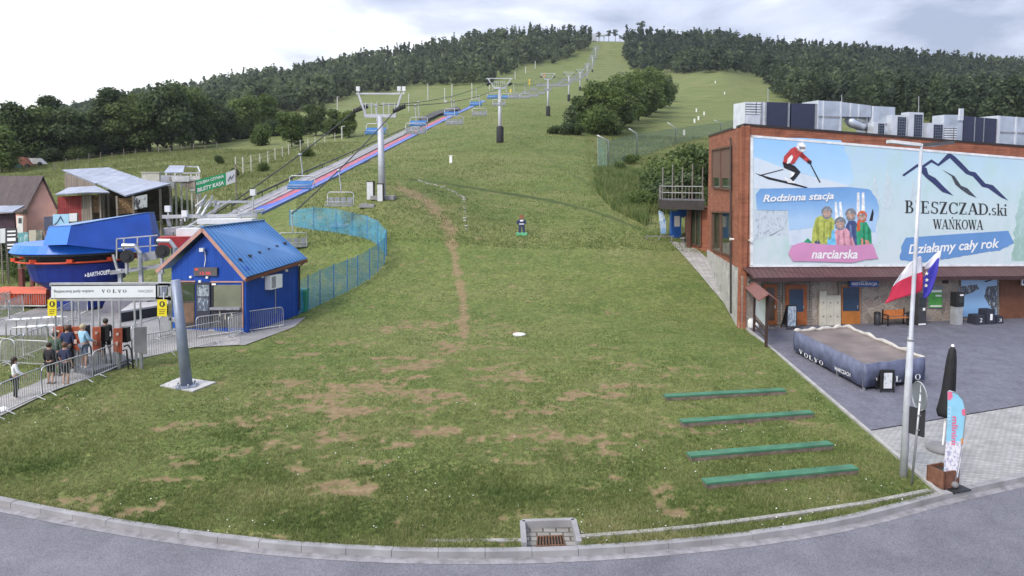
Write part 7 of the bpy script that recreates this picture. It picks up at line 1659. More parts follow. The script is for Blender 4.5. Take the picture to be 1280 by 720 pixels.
# ================================================================ VALLEY STATION
YV = 42.0
SB = mat('station_blue', (0.015,0.075,0.38), .42, var=.18, scale=.9, dirt=.10); SBL = mat('station_light_blue', (0.02,0.16,0.66), .35, var=.1, scale=.6); ORG2 = mat('station_orange', (0.62,0.07,0.025), .5, var=.12)
vs_ = thing('valley_station', 'large blue drive station of the chairlift on a dark blue pedestal', 'lift station', G(115, 383))
dep = Vector((-1.0, 5.5, 0))
def SP(px, py, Y=YV): return W(px, py, Y)
# hood: three visible planes (front slope, long side, top)
f0, f1, f2, f3 = SP(54,307,YV-.4), SP(84,306,YV-.6), SP(89,283,YV+.1), SP(61,284.5,YV+.3)
s2 = SP(196,318,YV+3); _n = (s2-f1).cross(f2-f1); _u, _v = ray(185.5,266.5); _d = Vector((_u,1,_v)); s3 = Vector((0,0,CAM_H)) + _d*(_n.dot(f1-Vector((0,0,CAM_H)))/_n.dot(_d))
k = MB(); top0 = f2; top1 = s3
bkz = Vector((-.8, 2.6, -.12))
k.add([f0,f1,f2,f3, s2,s3, f0+bkz, s2+bkz, s3+bkz*.8, f3+bkz*.8],
      [(0,1,2,3),(1,4,5,2),(3,2,5),(3,5,8,9),(6,0,3,9),(4,7,8,5),(6,9,8,7),(0,6,7,4,1)]); k.build('hood', SB, vs_)
k = MB(); nrm = (f1-f0).cross(f3-f0).normalized(); nrm = nrm if nrm.y < 0 else -nrm; k.prism([p + nrm*.015 for p in (f0, f1, f2, f3)], nrm*.012); k.build('front_panel', SBL, vs_)
k = MB(); k.prism([f2+Vector((0,0,.03)), s3+Vector((0,0,.03)), s3+bkz*.8+Vector((0,0,.03)), f3+bkz*.8+Vector((0,0,.03)), f3+Vector((0,0,.03))], Vector((0,0,.05))); k.build('top_edge', mat('pale_lid', (0.10,0.22,0.48), .35), vs_)
# brim: curved light blue rim around the wheel, with orange ring below
rim0 = [(22,318),(30,308.5),(50,308),(84,307.5),(120,304.5),(145,303)]; rim1 = [(24,320.5),(40,319.5),(84,319.5),(120,315),(147,311)]
cb_ = W(100, 312, YV+3.2); RX, RY = 3.85, 3.2
def ringpts(rx, ry, z, n=40): return [cb_ + Vector((rx*math.cos(2*math.pi*i/n), ry*math.sin(2*math.pi*i/n), 0)) + Vector((0,0,z-cb_.z)) + Vector((0,0,.05*math.cos(2*math.pi*i/n))) for i in range(n)]
zb = zat(318, YV); zt_ = zat(308, YV)
def loft(rings, nm, m, caps=(True, True)):
    n = len(rings[0]); k = MB(); k.add([p for r in rings for p in r], [(i*n+j, i*n+(j+1) % n, (i+1)*n+(j+1) % n, (i+1)*n+j) for i in range(len(rings)-1) for j in range(n)] + ([tuple(reversed(range(n)))] if caps[0] else []) + ([tuple((len(rings)-1)*n+j for j in range(n))] if caps[1] else [])); return k.build(nm, m, vs_)
loft([ringpts(3.85,3.25,zb-.05), ringpts(3.9,3.3,zb), ringpts(3.6,3.0,zt_), ringpts(2.9,2.3,zt_+.05)], 'brim', SBL)
loft([ringpts(3.8,3.2,zb-.16), ringpts(3.8,3.2,zb-.07)], 'brim_lip', RUB)
zo = zat(330, YV)
n_ = 40; r_o = ringpts(3.6,3.0,zo); k = MB(); k.tube(r_o + [r_o[0]], .06, 6, False); k.build('ring_tube', ORG2, vs_)
r_o = ringpts(3.65,3.05,zo+.5); k = MB(); k.tube(r_o + [r_o[0]], .06, 6, False); k.build('ring_tube', mat('dull_orange', (0.35,0.12,0.06), .6), vs_)
for a in range(10):
    i = a*4; p = ringpts(3.6,3.0,zo)[i]; k = MB(); k.box(p+Vector((0,0,.12)), (.32,.32,.2), a); k.build('guide_block', ORG2, vs_)
loft([ringpts(3.0,2.5,zo-.1), ringpts(3.1,2.6,zb-.2)], 'wheel_cover', mat('wheel_dark', (0.03,0.025,0.03), .6))
zg = -.1; ped = W(100, 370, YV+2.6)
def pring(rx, ry, z, n=24): return [Vector((ped.x + rx*math.cos(2*math.pi*i/n), ped.y + ry*math.sin(2*math.pi*i/n), z)) for i in range(n)]
SBD = mat('pedestal_blue', (0.010,0.025,0.20), .4, var=.15)
k0 = loft([pring(1.55,1.4,zg), pring(1.6,1.45,1.0), pring(2.7,2.0,zo-1.2), pring(3.0,2.2,zo-.1)], 'pedestal', SBD)
px0 = Plane(W(100, 345, YV+.4), W(140, 345, YV+1.2)); put_text('lettering', '▸BARTHOLET', [px0(106.5,345.5,0), px0(137.5,341.2,0), px0(137.5,335.5,0), px0(106.5,341,0)], TXW, vs_, 0, .02) if False else put_text('lettering', 'BARTHOLET', [px0(109.5,345,.5), px0(137.5,341.2,.5), px0(137.5,335.7,.5), px0(109.5,339.8,.5)], TXW, vs_, 0, .02)
k = MB(); k.prism([px0(x, y, .5) for x, y in ((106.5,345),(108.6,343),(106.5,341))], Vector((0,.01,0))); k.build('lettering_mark', TXW, vs_)
# service gallery with drive wheels
k = MB(); Yg = YV+1.0
def GP_(x, y, dy=0): return W(x, y, Yg+dy)
for a, b in (((146,298.5),(197,294)), ((146,311),(197,306.5)), ((131,340),(205,330))): k.bar(GP_(*a), GP_(*b), .07)
for x in (146,155,172,188): k.bar(GP_(x,299-.09*(x-146)), GP_(x,324), .07)
k.build('gallery_rail', GALV, vs_)
k = MB(); k.bar(GP_(142,341), GP_(205,332), .8, .14); k.bar(GP_(178,322), GP_(197,318), .5, .5); k.build('gallery_floor', mat('gallery_grey', (0.27,0.28,0.31), .6, .2), vs_)
for cx_, cy_ in ((160,320),(204,314)):
    k = MB(); c = GP_(cx_, cy_, -.4); n0 = Vector((.25,-1,0)).normalized(); k.tube([c, c+n0*.22], .40, 14); k.tube([c+n0*.22, c+n0*.3], .18, 10); k.build('drive_wheel', RUB, vs_)
    k = MB(); k.tube([GP_(cx_-7,cy_-13,-.6), GP_(cx_+8,cy_-13,-.6), GP_(cx_+15,cy_-4,-.6), GP_(cx_+15.5,cy_+17,-.6)], .13, 6); k.build('wheel_bracket', GALV, vs_)
    k = MB(); k.tube([c-n0*.05+Vector((-.1,0,-.3)), up(c-n0*.05+Vector((-.1,0,0)), zat(341, Yg))], .12, 6); k.build('strut', GALV, vs_)
k = MB(); k.bar(GP_(141.5,318), GP_(149,345), .12); k.build('strut', GALV, vs_)
for x in (150, 176, 200): k = MB(); p = GP_(x, 336); k.bar(up(p, g1(*p.xy)-.1), p, .2); k.build('leg', PYL, vs_)
# grey chair garage rail frame behind the hut
fr_ = thing('rail_frame', 'grey tubular rail frame with floodlights behind the blue hut', 'frame', G(255, 340)); Yf = 47.0
def RP(x, y, dy=0): return W(x, y, Yf+dy)
k = MB()
for a, b, w_ in (((203,271),(322,269),.22), ((262,252.5),(318,252),.14), ((205,290),(245,286),.5), ((209,272),(215,292),.18), ((226,275),(226,290),.1), ((252,270),(262,252),.13), ((273,254),(264,273),.13), ((234,288),(300,262),.12), ((228,287),(288,250),.12), ((246,268),(256,250),.12), ((296,270),(330,262),.18)): k.bar(RP(*a), RP(*b, 1.0), w_)
k.build('rails', mat('pale_galvanised', (0.5,0.51,0.53), .45, .5, var=.12), fr_)
k = MB(); [k.bar(RP(x, y), up(RP(x, y), g1(*RP(x, y).xy)), .16) for x, y in ((215,290),(226,288),(262,272),(300,270))]; k.build('leg', GALV, fr_)
k = MB(); k.box(RP(285,276), (3.4,1.6,.3), .1); k.box(RP(240,290,-.5), (1.6,1,.5)); k.build('canopy', mat('cabinet_white', (0,0,0)), fr_)
for x, y in ((210,261),(231,267),(316.5,240.5)):
    k = MB(); p = RP(x, y); k.box(p, (.34,.25,.4)); k.bar(p-Vector((0,0,.5)), p, .07); k.build('floodlight', mat('floodlight_white', (0,0,0)), fr_)
k = MB(); k.bar(RP(315.5,268), RP(316.5,243), .08); k.build('lamp_mast', GALV, fr_)
k = MB(); [k.tube([RP(256,258)+Vector((.3*i,0,0)), RP(262,250)+Vector((.2*i,0,.3*(i % 2)))], .07, 5) for i in range(-2, 3)]; k.build('coil', GALV, fr_)
k = MB(); p = RP(222,303,-1.5); k.box(p+Vector((0,.6,0)), (2.6,1.2,.7), .35); single(k, 'red_cover', mat('dull_red', (0.36,0.03,0.035), .6), 'red equipment cover partly hidden by the left eave of the hut', 'cover')
# ================================================================ BLUE HUT
hut = thing('ticket_hut', 'blue wooden ticket hut with ribbed blue roof and salmon trim', 'hut', G(285, 412))
p0 = G(217, 410); p1 = W(306, 400, 0); YHT = 36.5
A_ = up(W(214.5,400,YHT+.9), 0); B_ = up(W(307.5,400,YHT-.3), 0); C_ = up(W(373,390,YHT+4.3), 0)
za_, zb_, zc_ = g1(*A_.xy), g1(*B_.xy), g1(*C_.xy)
D_ = A_ + (C_-B_); GPL = Plane(A_, B_); RPL = Plane(B_, C_)
HB = brick_mat('blue_hut_boards', (0.012,0.062,0.33), (0.016,0.076,0.39), (0.006,0.026,0.15), .14, 6.0, .008, .45, offset=0, var=.15, bump=.4)
apex = GPL(260.5, 290); eaveL, eaveR = GPL(214.5, 334), GPL(307.5, 338)
k = MB(); k.prism([up(A_, za_-.2), up(B_, zb_-.2), eaveR, apex, eaveL], C_-B_); k.build('wall', HB, hut)
HR = mat('hut_roof_blue', (0.07,0.20,0.43), .30, .3, var=.12, scale=.8); TRIM = mat('salmon_trim', (0.42,0.235,0.19), .6, var=.15)
rd = (C_-B_).normalized(); L_ = (C_-B_).length; n_g = GPL.n
ridge0 = GPL(258.5, 284.5) + n_g*.35; rightE = GPL(312, 346.5) + n_g*.35; leftE = GPL(201.5, 337) + n_g*.35
ex = rd*(L_+.8)
rc = W(329.5, 276.5, (ridge0+ex).y); re = W(383.5, 323.5, (rightE+ex).y)
ridge1 = rc; rightE1 = re; leftE1 = leftE + ex + Vector((0,0,(rc-ridge0-ex).z))
def roof_slab(a, b, c, d, nm):        # a,b ridge ends; d,c eave ends; ribs run down the slope
    n = (b-a).cross(d-a).normalized(); n = n if n.z > 0 else -n; k = MB(); k.prism([a, b, c, d], n*.05); N_ = 20
    for i in range(N_):
        t = (i+.5)/N_; k.bar(a.lerp(b, t)+n*.06, d.lerp(c, t)+n*.06, .07, .09, n)
    return k.build(nm, HR, hut)
roof_slab(ridge0, ridge1, rightE1, rightE, 'roof'); roof_slab(ridge0, ridge1, leftE1, leftE, 'roof')
k = MB(); k.bar(ridge0+Vector((0,0,.07)), ridge1+Vector((0,0,.07)), .22, .06); k.build('ridge_cap', HR, hut)
k = MB(); k.bar(ridge0-Vector((0,0,.07)), rightE-Vector((0,0,.07)), .05, .18, (0,0,1)); k.build('barge_board', TRIM, hut)
k = MB(); k.bar(ridge0-Vector((0,0,.07)), leftE-Vector((0,0,.07)), .05, .18, (0,0,1)); k.build('barge_board', TRIM, hut)
k = MB(); k.bar(rightE-Vector((0,0,.10)), rightE1-Vector((0,0,.10)), .12, .16); k.build('gutter', mat('copper_brown_gutter', (0.17,0.065,0.045), .5, var=.2), hut)
k = MB(); k.tube([rightE1-Vector((0,0,.1)), RPL(372,333,.12), RPL(372,388,.12)], .05, 7); k.build('downpipe', DARKT, hut)
for i in range(6): k = MB(); t = .1+.16*i; p = ridge0.lerp(ridge1, t).lerp(rightE.lerp(rightE1, t), .72 - .02*i); k.box(p+Vector((0,0,.14)), (.18,.1,.12), .4); k.build('snow_guard', DARKT, hut)
def gq_(pts, out, th, m, nm, pl=GPL, parent=None): k = MB(); pl.panel(k, pts, out, th); return k.build(nm, m, parent or hut)
def gr_(x0, y0, x1, y1, out, th, m, nm, parent=None, pl=GPL): k = MB(); pl.rect(k, x0, y0, x1, y1, out, th); return k.build(nm, m, parent or hut)
# openings in the gable: window, open door leaf with posters, service window
gr_(219, 352, 244, 410, .03, .05, mat('interior_shade_paint', (0.06,0.05,0.045), .8, var=.3), 'doorway_dark_panel')  # dark panel on the closed gable, painting the unlit room inside
gr_(229, 355, 243.5, 376, .045, .02, GLASSG, 'pane'); gr_(230, 379, 243, 403, .045, .02, mat('brown_counter', (0.14,0.085,0.055), .7, var=.25), 'panel')
gr_(219, 350.8, 245, 352.3, .07, .06, TRIM, 'lintel')
dl = gr_(246.5, 352.5, 264, 409, .09, .05, mat('dark_door', (0.03,0.032,0.05), .5), 'door')
gr_(248, 356, 262.5, 370, .10, .012, print_mat('hut_poster', [(0,(0.28,0.33,0.38)), (1,(0.42,0.48,0.52))], (6,(0.06,0.08,0.1),.47,.56)), 'poster', dl); gr_(248.5, 371.5, 262, 388, .10, .012, print_mat('hut_poster_b', [(0,(0.06,0.08,0.12)), (1,(0.12,0.15,0.2))], (7,(0.4,0.45,0.5),.52,.6)), 'poster', dl)
gr_(266, 356, 302, 385, .03, .05, glass_mat('kiosk_glass', (0.17,0.18,0.13), .12), 'service_pane'); gr_(266, 386, 303, 409, .05, .05, mat('dark_counter_front', (0.05,0.05,0.06), .6, var=.3), 'counter_front'); gr_(266, 383.5, 303, 386.5, .25, .2, GRY, 'counter')
gr_(264, 351.3, 305, 352.9, .07, .06, TRIM, 'lintel'); gr_(303.3, 352, 304.9, 409, .07, .06, TRIM, 'jamb'); gr_(265, 353, 267.5, 409, .06, .05, IRON, 'jamb')
gr_(266, 354, 271, 356.2, .08, .02, TXW, 'notice')
for x, hh in ((275,388),(282,392),(290,390)): gr_(x, hh, x+1.2, hh+7, .07, .02, CREAM, 'price_tag')
ld = gr_(244, 334, 273, 344.5, .12, .09, mat('led_housing', (0.09,0.085,0.09), .5), 'display')
LEDR = bpy.data.materials.new('led_red'); LEDR.use_nodes = True; bs_ = LEDR.node_tree.nodes['Principled BSDF']; bs_.inputs['Base Color'].default_value = (.4,.02,.03,1); bs_.inputs['Emission Color'].default_value = (1,.06,.08,1); bs_.inputs['Emission Strength'].default_value = .5
put_text('display_digits', '15:30', [GPL(x, y, .125) for x, y in ((252,343),(265,343),(265,339.3),(252,339.3))], LEDR, ld)
gr_(246, 335.5, 249, 337.5, .125, .01, LEDR, 'display_lamp', ld)
fl_ = gr_(253, 309.5, 258, 314, .25, .14, mat('floodlight_white', (0,0,0)), 'floodlight'); k = MB(); k.tube([GPL(256.5, 314, .03), GPL(257.5, 324, .03), GPL(256, 333, .03)], .02, 5); k.build('cable', TXW, hut)
for x, y in ((239.5,346),(251,351.5),(260,346.5)): gr_(x-1.3, y-1.3, x+1.3, y+1.3, .1, .09, TXW, 'socket')
gq_([(309.5,382.5),(317,380.5),(317,358),(309.5,359.5)], .03, .03, mat('notice_pale', (0.55,0.58,0.62), .5), 'notice', RPL)
ac = thing('air_conditioner', 'white air conditioner unit mounted under the eave of the blue hut', 'air conditioner', RPL(338, 361))
gq_([(329.5,362),(344.5,358.5),(344.5,342),(329.5,344.5)], .42, .34, TXW, 'casing', RPL, ac); gq_([(331,360.2),(336,359),(336,344.5),(331,345.6)], .43, .012, brick_mat('ac_grille', (0.12,0.13,0.14), (0.15,0.16,0.17), (0.6,0.6,0.6), 2, .06, .012, .5), 'grille', RPL, ac)
k = MB(); k.tube([RPL(343,360,.05), RPL(343.5,375,.05), RPL(343,392,.05)], .03, 6); k.build('pipe', GALV, ac)
for x, y in ((326,346),(356,338)): gq_([(x-1.3,y+1.5),(x+1.3,y+1.2),(x+1.3,y-1.5),(x-1.3,y-1.2)], .14, .12, TXW, 'socket', RPL)
k = MB(); p = G(378.5, 389); h = zat(361, p.y)-p.z; k.hexa([p+Vector(v) for v in ((-.26,-.3,0),(.26,-.3,0),(.26,.3,0),(-.26,.3,0),(-.3,-.34,h*.88),(.3,-.34,h*.88),(.3,.34,h*.88),(-.3,.34,h*.88))]); wb = thing('wheelie_bin', 'green wheelie bin standing behind the rear corner of the blue hut', 'bin', p)
k.build('body', mat('bin_green', (0.02,0.22,0.13), .5), wb); k = MB(); k.hexa([p+Vector(v) for v in ((-.32,-.38,h*.89),(.32,-.38,h*.89),(.32,.36,h*.89),(-.32,.36,h*.89),(-.28,-.3,h),(.28,-.3,h),(.28,.36,h),(-.28,.36,h))]); k.build('lid', mat('bin_green', (0,0,0)), wb)
p = G(265, 414); q = W(275, 373, p.y); k = MB(); k.tube([p, q], .02, 5); k.box(p+Vector((0,0,.04)), (.35,.1,.1)); single(k, 'broom', mat('pale_post', (0,0,0)), 'thin broom leaning at the service window of the blue hut', 'broom')
# parked chair frame behind the hut
p = G(366, 312); o = dup([x for x in bpy.data.objects if x.name.startswith('lift_chair') and x.get('label') == lbR[0]][0], up(p, p.z+3.0), .25, 'grey lift chair frame parked on the grass behind the blue hut'); o.name = 'lift_chair'
p = G(425, 283.5); k = MB(); k.box(p+Vector((0,0,.1)), (1.5,.9,.22)); k.box(p+Vector((-.1,-.1,.26)), (.7,.5,.12)); single(k, 'concrete_slab', CONC, 'pale concrete slab inside the blue net enclosure', 'slab')
# ================================================================ ENTRANCE GATE
gp_ = G(234, 484); Yp = gp_.y; gate = thing('entrance_gate', 'grey steel post carrying a long white sponsor banner over the turnstiles', 'gate', gp_)
tp = W(219.5, 350, Yp); STG = mat('gate_grey_steel', (0.22,0.255,0.33), .45, .3, var=.15, scale=2, dirt=.12)
k = MB(); ax = (tp-gp_); k.tube([gp_-Vector((0,0,.1)), gp_+ax*.5, tp], [.215,.185,.16], 16); k.build('post', STG, gate, True)
k = MB(); q = [G(200,483.5), G(241,490.5), G(270,479), G(226,472.5)]; k.prism([x+Vector((0,0,-.15)) for x in q], Vector((0,0,.20))); k.build('foundation', mat('pale_foundation', (0.46,0.45,0.45), .85, var=.15, scale=2, dirt=.2), gate)
k = MB(); k.lathe(gp_, [(.42,0),(.42,.08),(.27,.1)], 16); k.build('base_plate', STG, gate)
for a in range(6): k = MB(); c = gp_+Vector((.34*math.cos(a*1.047), .34*math.sin(a*1.047), .1)); k.lathe(c, [(.04,0),(.04,.08),(.01,.1)], 6); k.build('bolt', GALV, gate)
Yb = Yp + .6
def GT(x, y, dy=0): return W(x, y, Yb+dy)
k = MB(); k.prism([GT(64,373.3), GT(196.5,372.6), GT(196.5,356), GT(64,356.5)], Vector((0,.12,0))); k.build('banner', mat('banner_white', (0.66,0.69,0.71), .5, var=.04), gate)
k = MB(); [k.bar(GT(x0,y0,.06), GT(x1,y1,.06), .12) for x0,y0,x1,y1 in ((63,374.2,216,373.3),(63,355.6,218,354.6),(197.5,355,197.5,374),(213,355,213,412),(198,372,214,372),(199,356,213,356),(213,398,220,401))]; k.build('frame', GALV, gate)
k = MB(); [k.bar(GT(x0,y0,.06), GT(x1,y1,.06), .08) for x0,y0,x1,y1 in ((203,371,206,358),(209,358,206,371))]; k.build('brace', STG, gate)
INKG = mat('ink_grey', (0.10,0.11,0.13), .6)
put_text('lettering', 'Bezpiecznej jazdy wspiera', [GT(x,y,-.012) for x,y in ((67.5,366.8),(117,366),(117,361.5),(67.5,362.2))], INKG, gate)
for ch, x in zip('VOLVO', (127,133.7,140.6,147.2,153.5)): put_text('lettering', '', [GT(a,b,-.012) for a,b in ((x,365.8),(x+4.2,365.7),(x+4.2,361.8),(x,361.9))], INK, gate, geo=serif_geo(ch))
put_text('lettering', 'WARCZACH', [GT(x,y,-.012) for x,y in ((172,365.6),(190.5,365.4),(190.5,362),(172,362.2))], mat('ink_pale', (0.3,0.31,0.33), .6), gate)
# turnstile lanes: paired uprights, red reader panels, arms
TRED = mat('turnstile_red', (0.30,0.07,0.035), .5, var=.2, scale=4)
lanes = [((68,76.5),(66.5,79,408,432),'red turnstile farthest from the gate post, half hidden by visitors'), ((89.5,98),(89,102.5,408,438),'red turnstile panel between the queue and the pale blue jacket'), ((114.7,123),(115.5,126,408.5,439.5),'red turnstile panel right of the person in pale blue'), ((140,149),(141.5,153,410,441),'red turnstile panel nearest to the grey blank panel'), ((167.6,175),(167.5,183.5,408.5,442),'blank grey turnstile panel at the gate post end')]
for i, (ups, (x0, x1, y0, y1), lb) in enumerate(lanes):
    Yt = Yb + 2.0; p = W((x0+x1)/2, y1, Yt); zg_ = g1(p.x, p.y); t = thing('turnstile', lb, 'turnstile', up(p, zg_), 'turnstiles under the gate banner'); grey = i == 4
    for j, x in enumerate(ups):
        a = W(x, 369, Yt+.3+.4*j); k = MB(); k.tube([up(a, zg_), a], .042, 8); k.build('upright', mat('pale_galvanised', (0,0,0)), t)
    k = MB(); k.hexa([W(x0,y1-2,Yt), W(x1,y1+1,Yt-.1), W(x1,y1,Yt+.1), W(x0,y1-2,Yt+.15), W(x0,y0+1,Yt), W(x1,y0,Yt-.1), W(x1,y0-.5,Yt+.1), W(x0,y0,Yt+.15)]); k.build('panel', mat('panel_grey', (0.17,0.17,0.18), .5) if grey else TRED, t)
    if not grey:
        k = MB(); k.prism([W(x0+(x1-x0)*u, y0+(y1-y0)*v, Yt-.13) for u, v in ((.3,.3),(.6,.3),(.6,.2),(.3,.2))], Vector((0,.02,0))); k.prism([W(x0+(x1-x0)*u, y0+(y1-y0)*v, Yt-.13) for u, v in ((.25,.72),(.5,.72),(.5,.55),(.25,.55))], Vector((0,.02,0))); k.build('printed_mark', mat('mark_pale', (0.55,0.4,0.33), .6), t)
        k = MB(); k.box(W(x1+3.5, y0+8, Yt+.3), (.3,.3,.62)); k.build('reader', IRON, t)
        k = MB(); k.tube([W(x1+2,y1-8,Yt+.2), W(x1+7,y1-10,Yt+.1), W(x1+11,y1-4,Yt+.05), up(W(x1+13,y1,Yt), zg_)], .035, 6); k.tube([W(x1+1,y1-3,Yt+.2), W(x1+5,y1-4,Yt+.1), up(W(x1+7,y1,Yt), zg_)], .035, 6); k.build('arm', RUB, t, True)
    k = MB(); k.tube([up(p+Vector((0,.05,0)), zg_), p+Vector((0,.05,.1))], .08, 8); k.build('leg', GALV, t)
k = MB(); pts = [(92,466.5),(115,471.5),(163,455),(149,446),(110,452)]; q = [G(*x) for x in pts]; k.prism([x+Vector((0,0,-.1)) for x in q], Vector((0,0,.32))); single(k, 'boarding_platform', mat('platform_rubber', (0.12,0.125,0.15), .7, var=.2, scale=3), 'dark grey rubber platform in front of the turnstiles', 'platform')
for x0, x1, y0, y1, lb in ((59.5,70.5,374.5,395,'yellow safety sign below the left end of the gate banner'), (196.5,208.5,374.5,395.5,'yellow safety sign beside the grey gate post')):
    t = thing('safety_sign', lb, 'sign', GT(x0, y1, -.15), 'yellow signs on the gate'); k = MB(); k.prism([GT(x0,y1,-.2), GT(x1,y1,-.2), GT(x1,y0,-.2), GT(x0,y0,-.2)], Vector((0,.02,0))); k.build('plate', mat('sign_yellow', (0.70,0.58,0.02), .5, var=.06), t)
    cx_, cy_ = (x0+x1)/2, y0+5.5; k = MB(); k.prism([GT(cx_+3.4*math.cos(a*.5236), cy_+3.6*math.sin(a*.5236), -.215) for a in range(12)], Vector((0,.01,0))); k.build('pictogram', INK, t)
    k = MB(); k.prism([GT(cx_+dx_, cy_+dy_, -.228) for dx_, dy_ in ((-1.2,2),(1.2,2),(1.3,-.3),(.5,-2.4),(-.5,-2.4),(-1.3,-.3))], Vector((0,.01,0))); k.build('pictogram_figure', mat('sign_yellow', (0,0,0)), t)
    for j in range(3): k = MB(); yy_ = y0+12+j*2.4; k.prism([GT(x0+2,yy_+.8,-.215), GT(x1-2-j,yy_+.8,-.215), GT(x1-2-j,yy_,-.215), GT(x0+2,yy_,-.215)], Vector((0,.01,0))); k.build('text_line', mat('ink_brown', (0.25,0.19,0.03), .6), t)
    k = MB(); a = GT(cx_, y0, -.17); k.tube([a-Vector((0,0,.65)) if x0 > 100 else up(a, g1(a.x, a.y)), a+Vector((0,.2,.25))], .03, 6); k.build('bracket', GALV, t)
# ---------------------------------------------------------------- crowd barriers
def make_barrier(L_=2.3, H_=1.1):
    t = thing('crowd_barrier', 'b', 'barrier', (0,0,0)); k = MB(); c = .16
    k.tube([(0,0,.12),(0,0,H_-c),(c*.3,0,H_-c*.3),(c,0,H_),(L_-c,0,H_),(L_-c*.3,0,H_-c*.3),(L_,0,H_-c),(L_,0,.12),(0,0,.12)], .024, 7); k.build('frame', GALV, t, True)
    k = MB(); [k.tube([(L_*i/19,0,.12),(L_*i/19,0,H_-.02)], .010, 5) for i in range(1, 19)]; k.build('bars', GALV, t)
    for x in (.3, L_-.3): k = MB(); k.tube([(x-.0,-.32,0),(x,0,.14),(x,.32,0)], .022, 6); k.build('foot', GALV, t)
    return t
GALV = mat('barrier_zinc', (0.46,0.47,0.48), .45, .55, var=.15, scale=4)
B0 = None; nbar = 0
RUNS = [([(-48,544),(0,521),(53,496.5)], 'barrier of the front row left of the white topped girl'), ([(53,496.5),(117,474.5),(166,453)], 'barrier of the front row before the queueing visitors'), ([(166,453),(222,441.5),(278,429)], 'front row barrier passing behind the grey gate post'), ([(286,424),(305,416.5)], 'short gap barrier left of the hut barriers'), ([(246,424),(304,416)], 'barrier standing below the service window of the hut'), ([(306,416.5),(355,409)], 'barrier along the right wall of the blue hut'),
   ([(-30,449),(20,457),(62,459)], 'barrier of the rear row left of the visitors'), ([(2,458),(30,448),(60,436)], 'barrier slanting across the rear queue lane'), ([(-25,412),(12,400),(30,394)], 'barrier on the pavement in front of the orange carts'), ([(-25,398),(8,388),(20,384)], 'barrier behind the pavement at the left edge'), ([(68,415),(95,400),(110,393)], 'barrier behind the red turnstiles near the pedestal'), ([(-30,487),(0,478)], 'barrier beside the grass at the left edge'), ([(165,437),(200,424),(216,420)], 'barrier behind the grey blank turnstile')]
for pts, lb in RUNS:
    P_ = [G(*p) for p in pts]
    for a, b in zip(P_[:-1], P_[1:]):
        d = b-a; n = max(1, round(d.length/2.35)); 
        for i in range(n):
            s_, e_ = a.lerp(b, i/n), a.lerp(b, (i+1)/n)
            if B0 is None: o = B0 = make_barrier()
            else: o = dup(B0)
            o.name = 'crowd_barrier'; o['label'] = lb; o['category'] = 'barrier'; o['group'] = 'crowd barriers around the lift entrance'
            o.location = up(s_, g1(*s_.xy)); o.rotation_euler = (0, 0, math.atan2((e_-s_).y, (e_-s_).x)); o.scale = ((e_-s_).length*.985/2.3, 1, 1)
            nbar += 1
# queue hoops on the left lawn
hp = None
for i in range(9):
    px = 8 + (i % 5)*13 + (i//5)*6; py = 424 + (i//5)*11 - (i % 5)*1.0; p = G(px, py); k = MB()
    if hp is None:
        t = thing('queue_hoop', '', 'hoop', p); k.tube([p, p+Vector((0,0,.85)), p+Vector((.1,0,.95)), p+Vector((.9,.1,.95)), p+Vector((1.0,.1,.85)), p+Vector((1.0,.1,0))], .03, 6); k.build('tube', mat('pale_galvanised', (0,0,0)), t, True); k = MB(); k.box(p+Vector((.5,.05,.98)), (.4,.12,.06)); k.build('pad', TXW, t); hp = t; o = t
    else: o = dup(hp)
    o.name = 'queue_hoop'; o.location = p; o['label'] = 'pale tubular queue hoop in the %s row on the small lawn left of the turnstiles' % ('rear' if i < 5 else 'front'); o['category'] = 'hoop'; o['group'] = 'queue hoops left of the turnstiles'
# orange rescue carts
for px, wd, lb in ((25, 2.2, 'long orange transport cart with barred sides at the left edge'), (53, 1.3, 'red orange cart half hidden by the white banner')):
    p = G(px, 384); t = thing('transport_cart', lb, 'cart', p, 'orange carts beside the station'); ORC = mat('cart_orange', (0.62,0.085,0.03), .5, var=.12)
    k = MB(); k.hexa([p+Vector(v) for v in ((-wd/2+.15,-.5,.25),(wd/2-.15,-.5,.25),(wd/2-.15,.5,.25),(-wd/2+.15,.5,.25),(-wd/2,-.6,.95),(wd/2,-.6,.95),(wd/2,.6,.95),(-wd/2,.6,.95))]); k.build('tub', ORC, t)
    k = MB(); k.hexa([p+Vector(v) for v in ((-wd/2-.3,-.68,.97),(wd/2+.05,-.68,.97),(wd/2+.05,.68,.97),(-wd/2-.3,.68,.97),(-wd/2-.2,-.55,1.25),(wd/2,-.55,1.2),(wd/2,.55,1.2),(-wd/2-.2,.55,1.25))]); k.build('cover', ORC, t)
    k = MB(); [k.tube([p+Vector((-wd/2+wd*i/9,-.66,.2)), p+Vector((-wd/2+wd*i/9,-.66,1.0))], .018, 5) for i in range(10)]; k.tube([p+Vector((-wd/2,-.66,.2)), p+Vector((wd/2,-.66,.2))], .025, 5); k.build('bars', GALV, t)
    for x in (-wd/2+.2, wd/2-.2): k = MB(); k.tube([p+Vector((x,-.6,.13)), p+Vector((x,-.5,.13))], .13, 10); k.build('wheel', RUB, t)
p = G(37, 366); k = MB(); k.bar(p+Vector((-.5,0,0)), p+Vector((-.5,0,1.7)), .28); k.bar(p+Vector((-.5,0,1.7)), p+Vector((1.6,.3,1.95)), .1); k.bar(p+Vector((.1,.1,.0)), p+Vector((.3,.1,1.5)), .2); [k.bar(p+Vector((.5+.3*i,.2,0)), p+Vector((.45+.3*i,.2,1.0)), .05) for i in range(5)]; k.bar(p+Vector((.3,.2,1.0)), p+Vector((2.4,.2,1.05)), .06); single(k, 'rusty_stand', mat('rust_dark', (0.16,0.05,0.045), .8, var=.3), 'rusty red stand with pale rails behind the orange carts', 'stand')
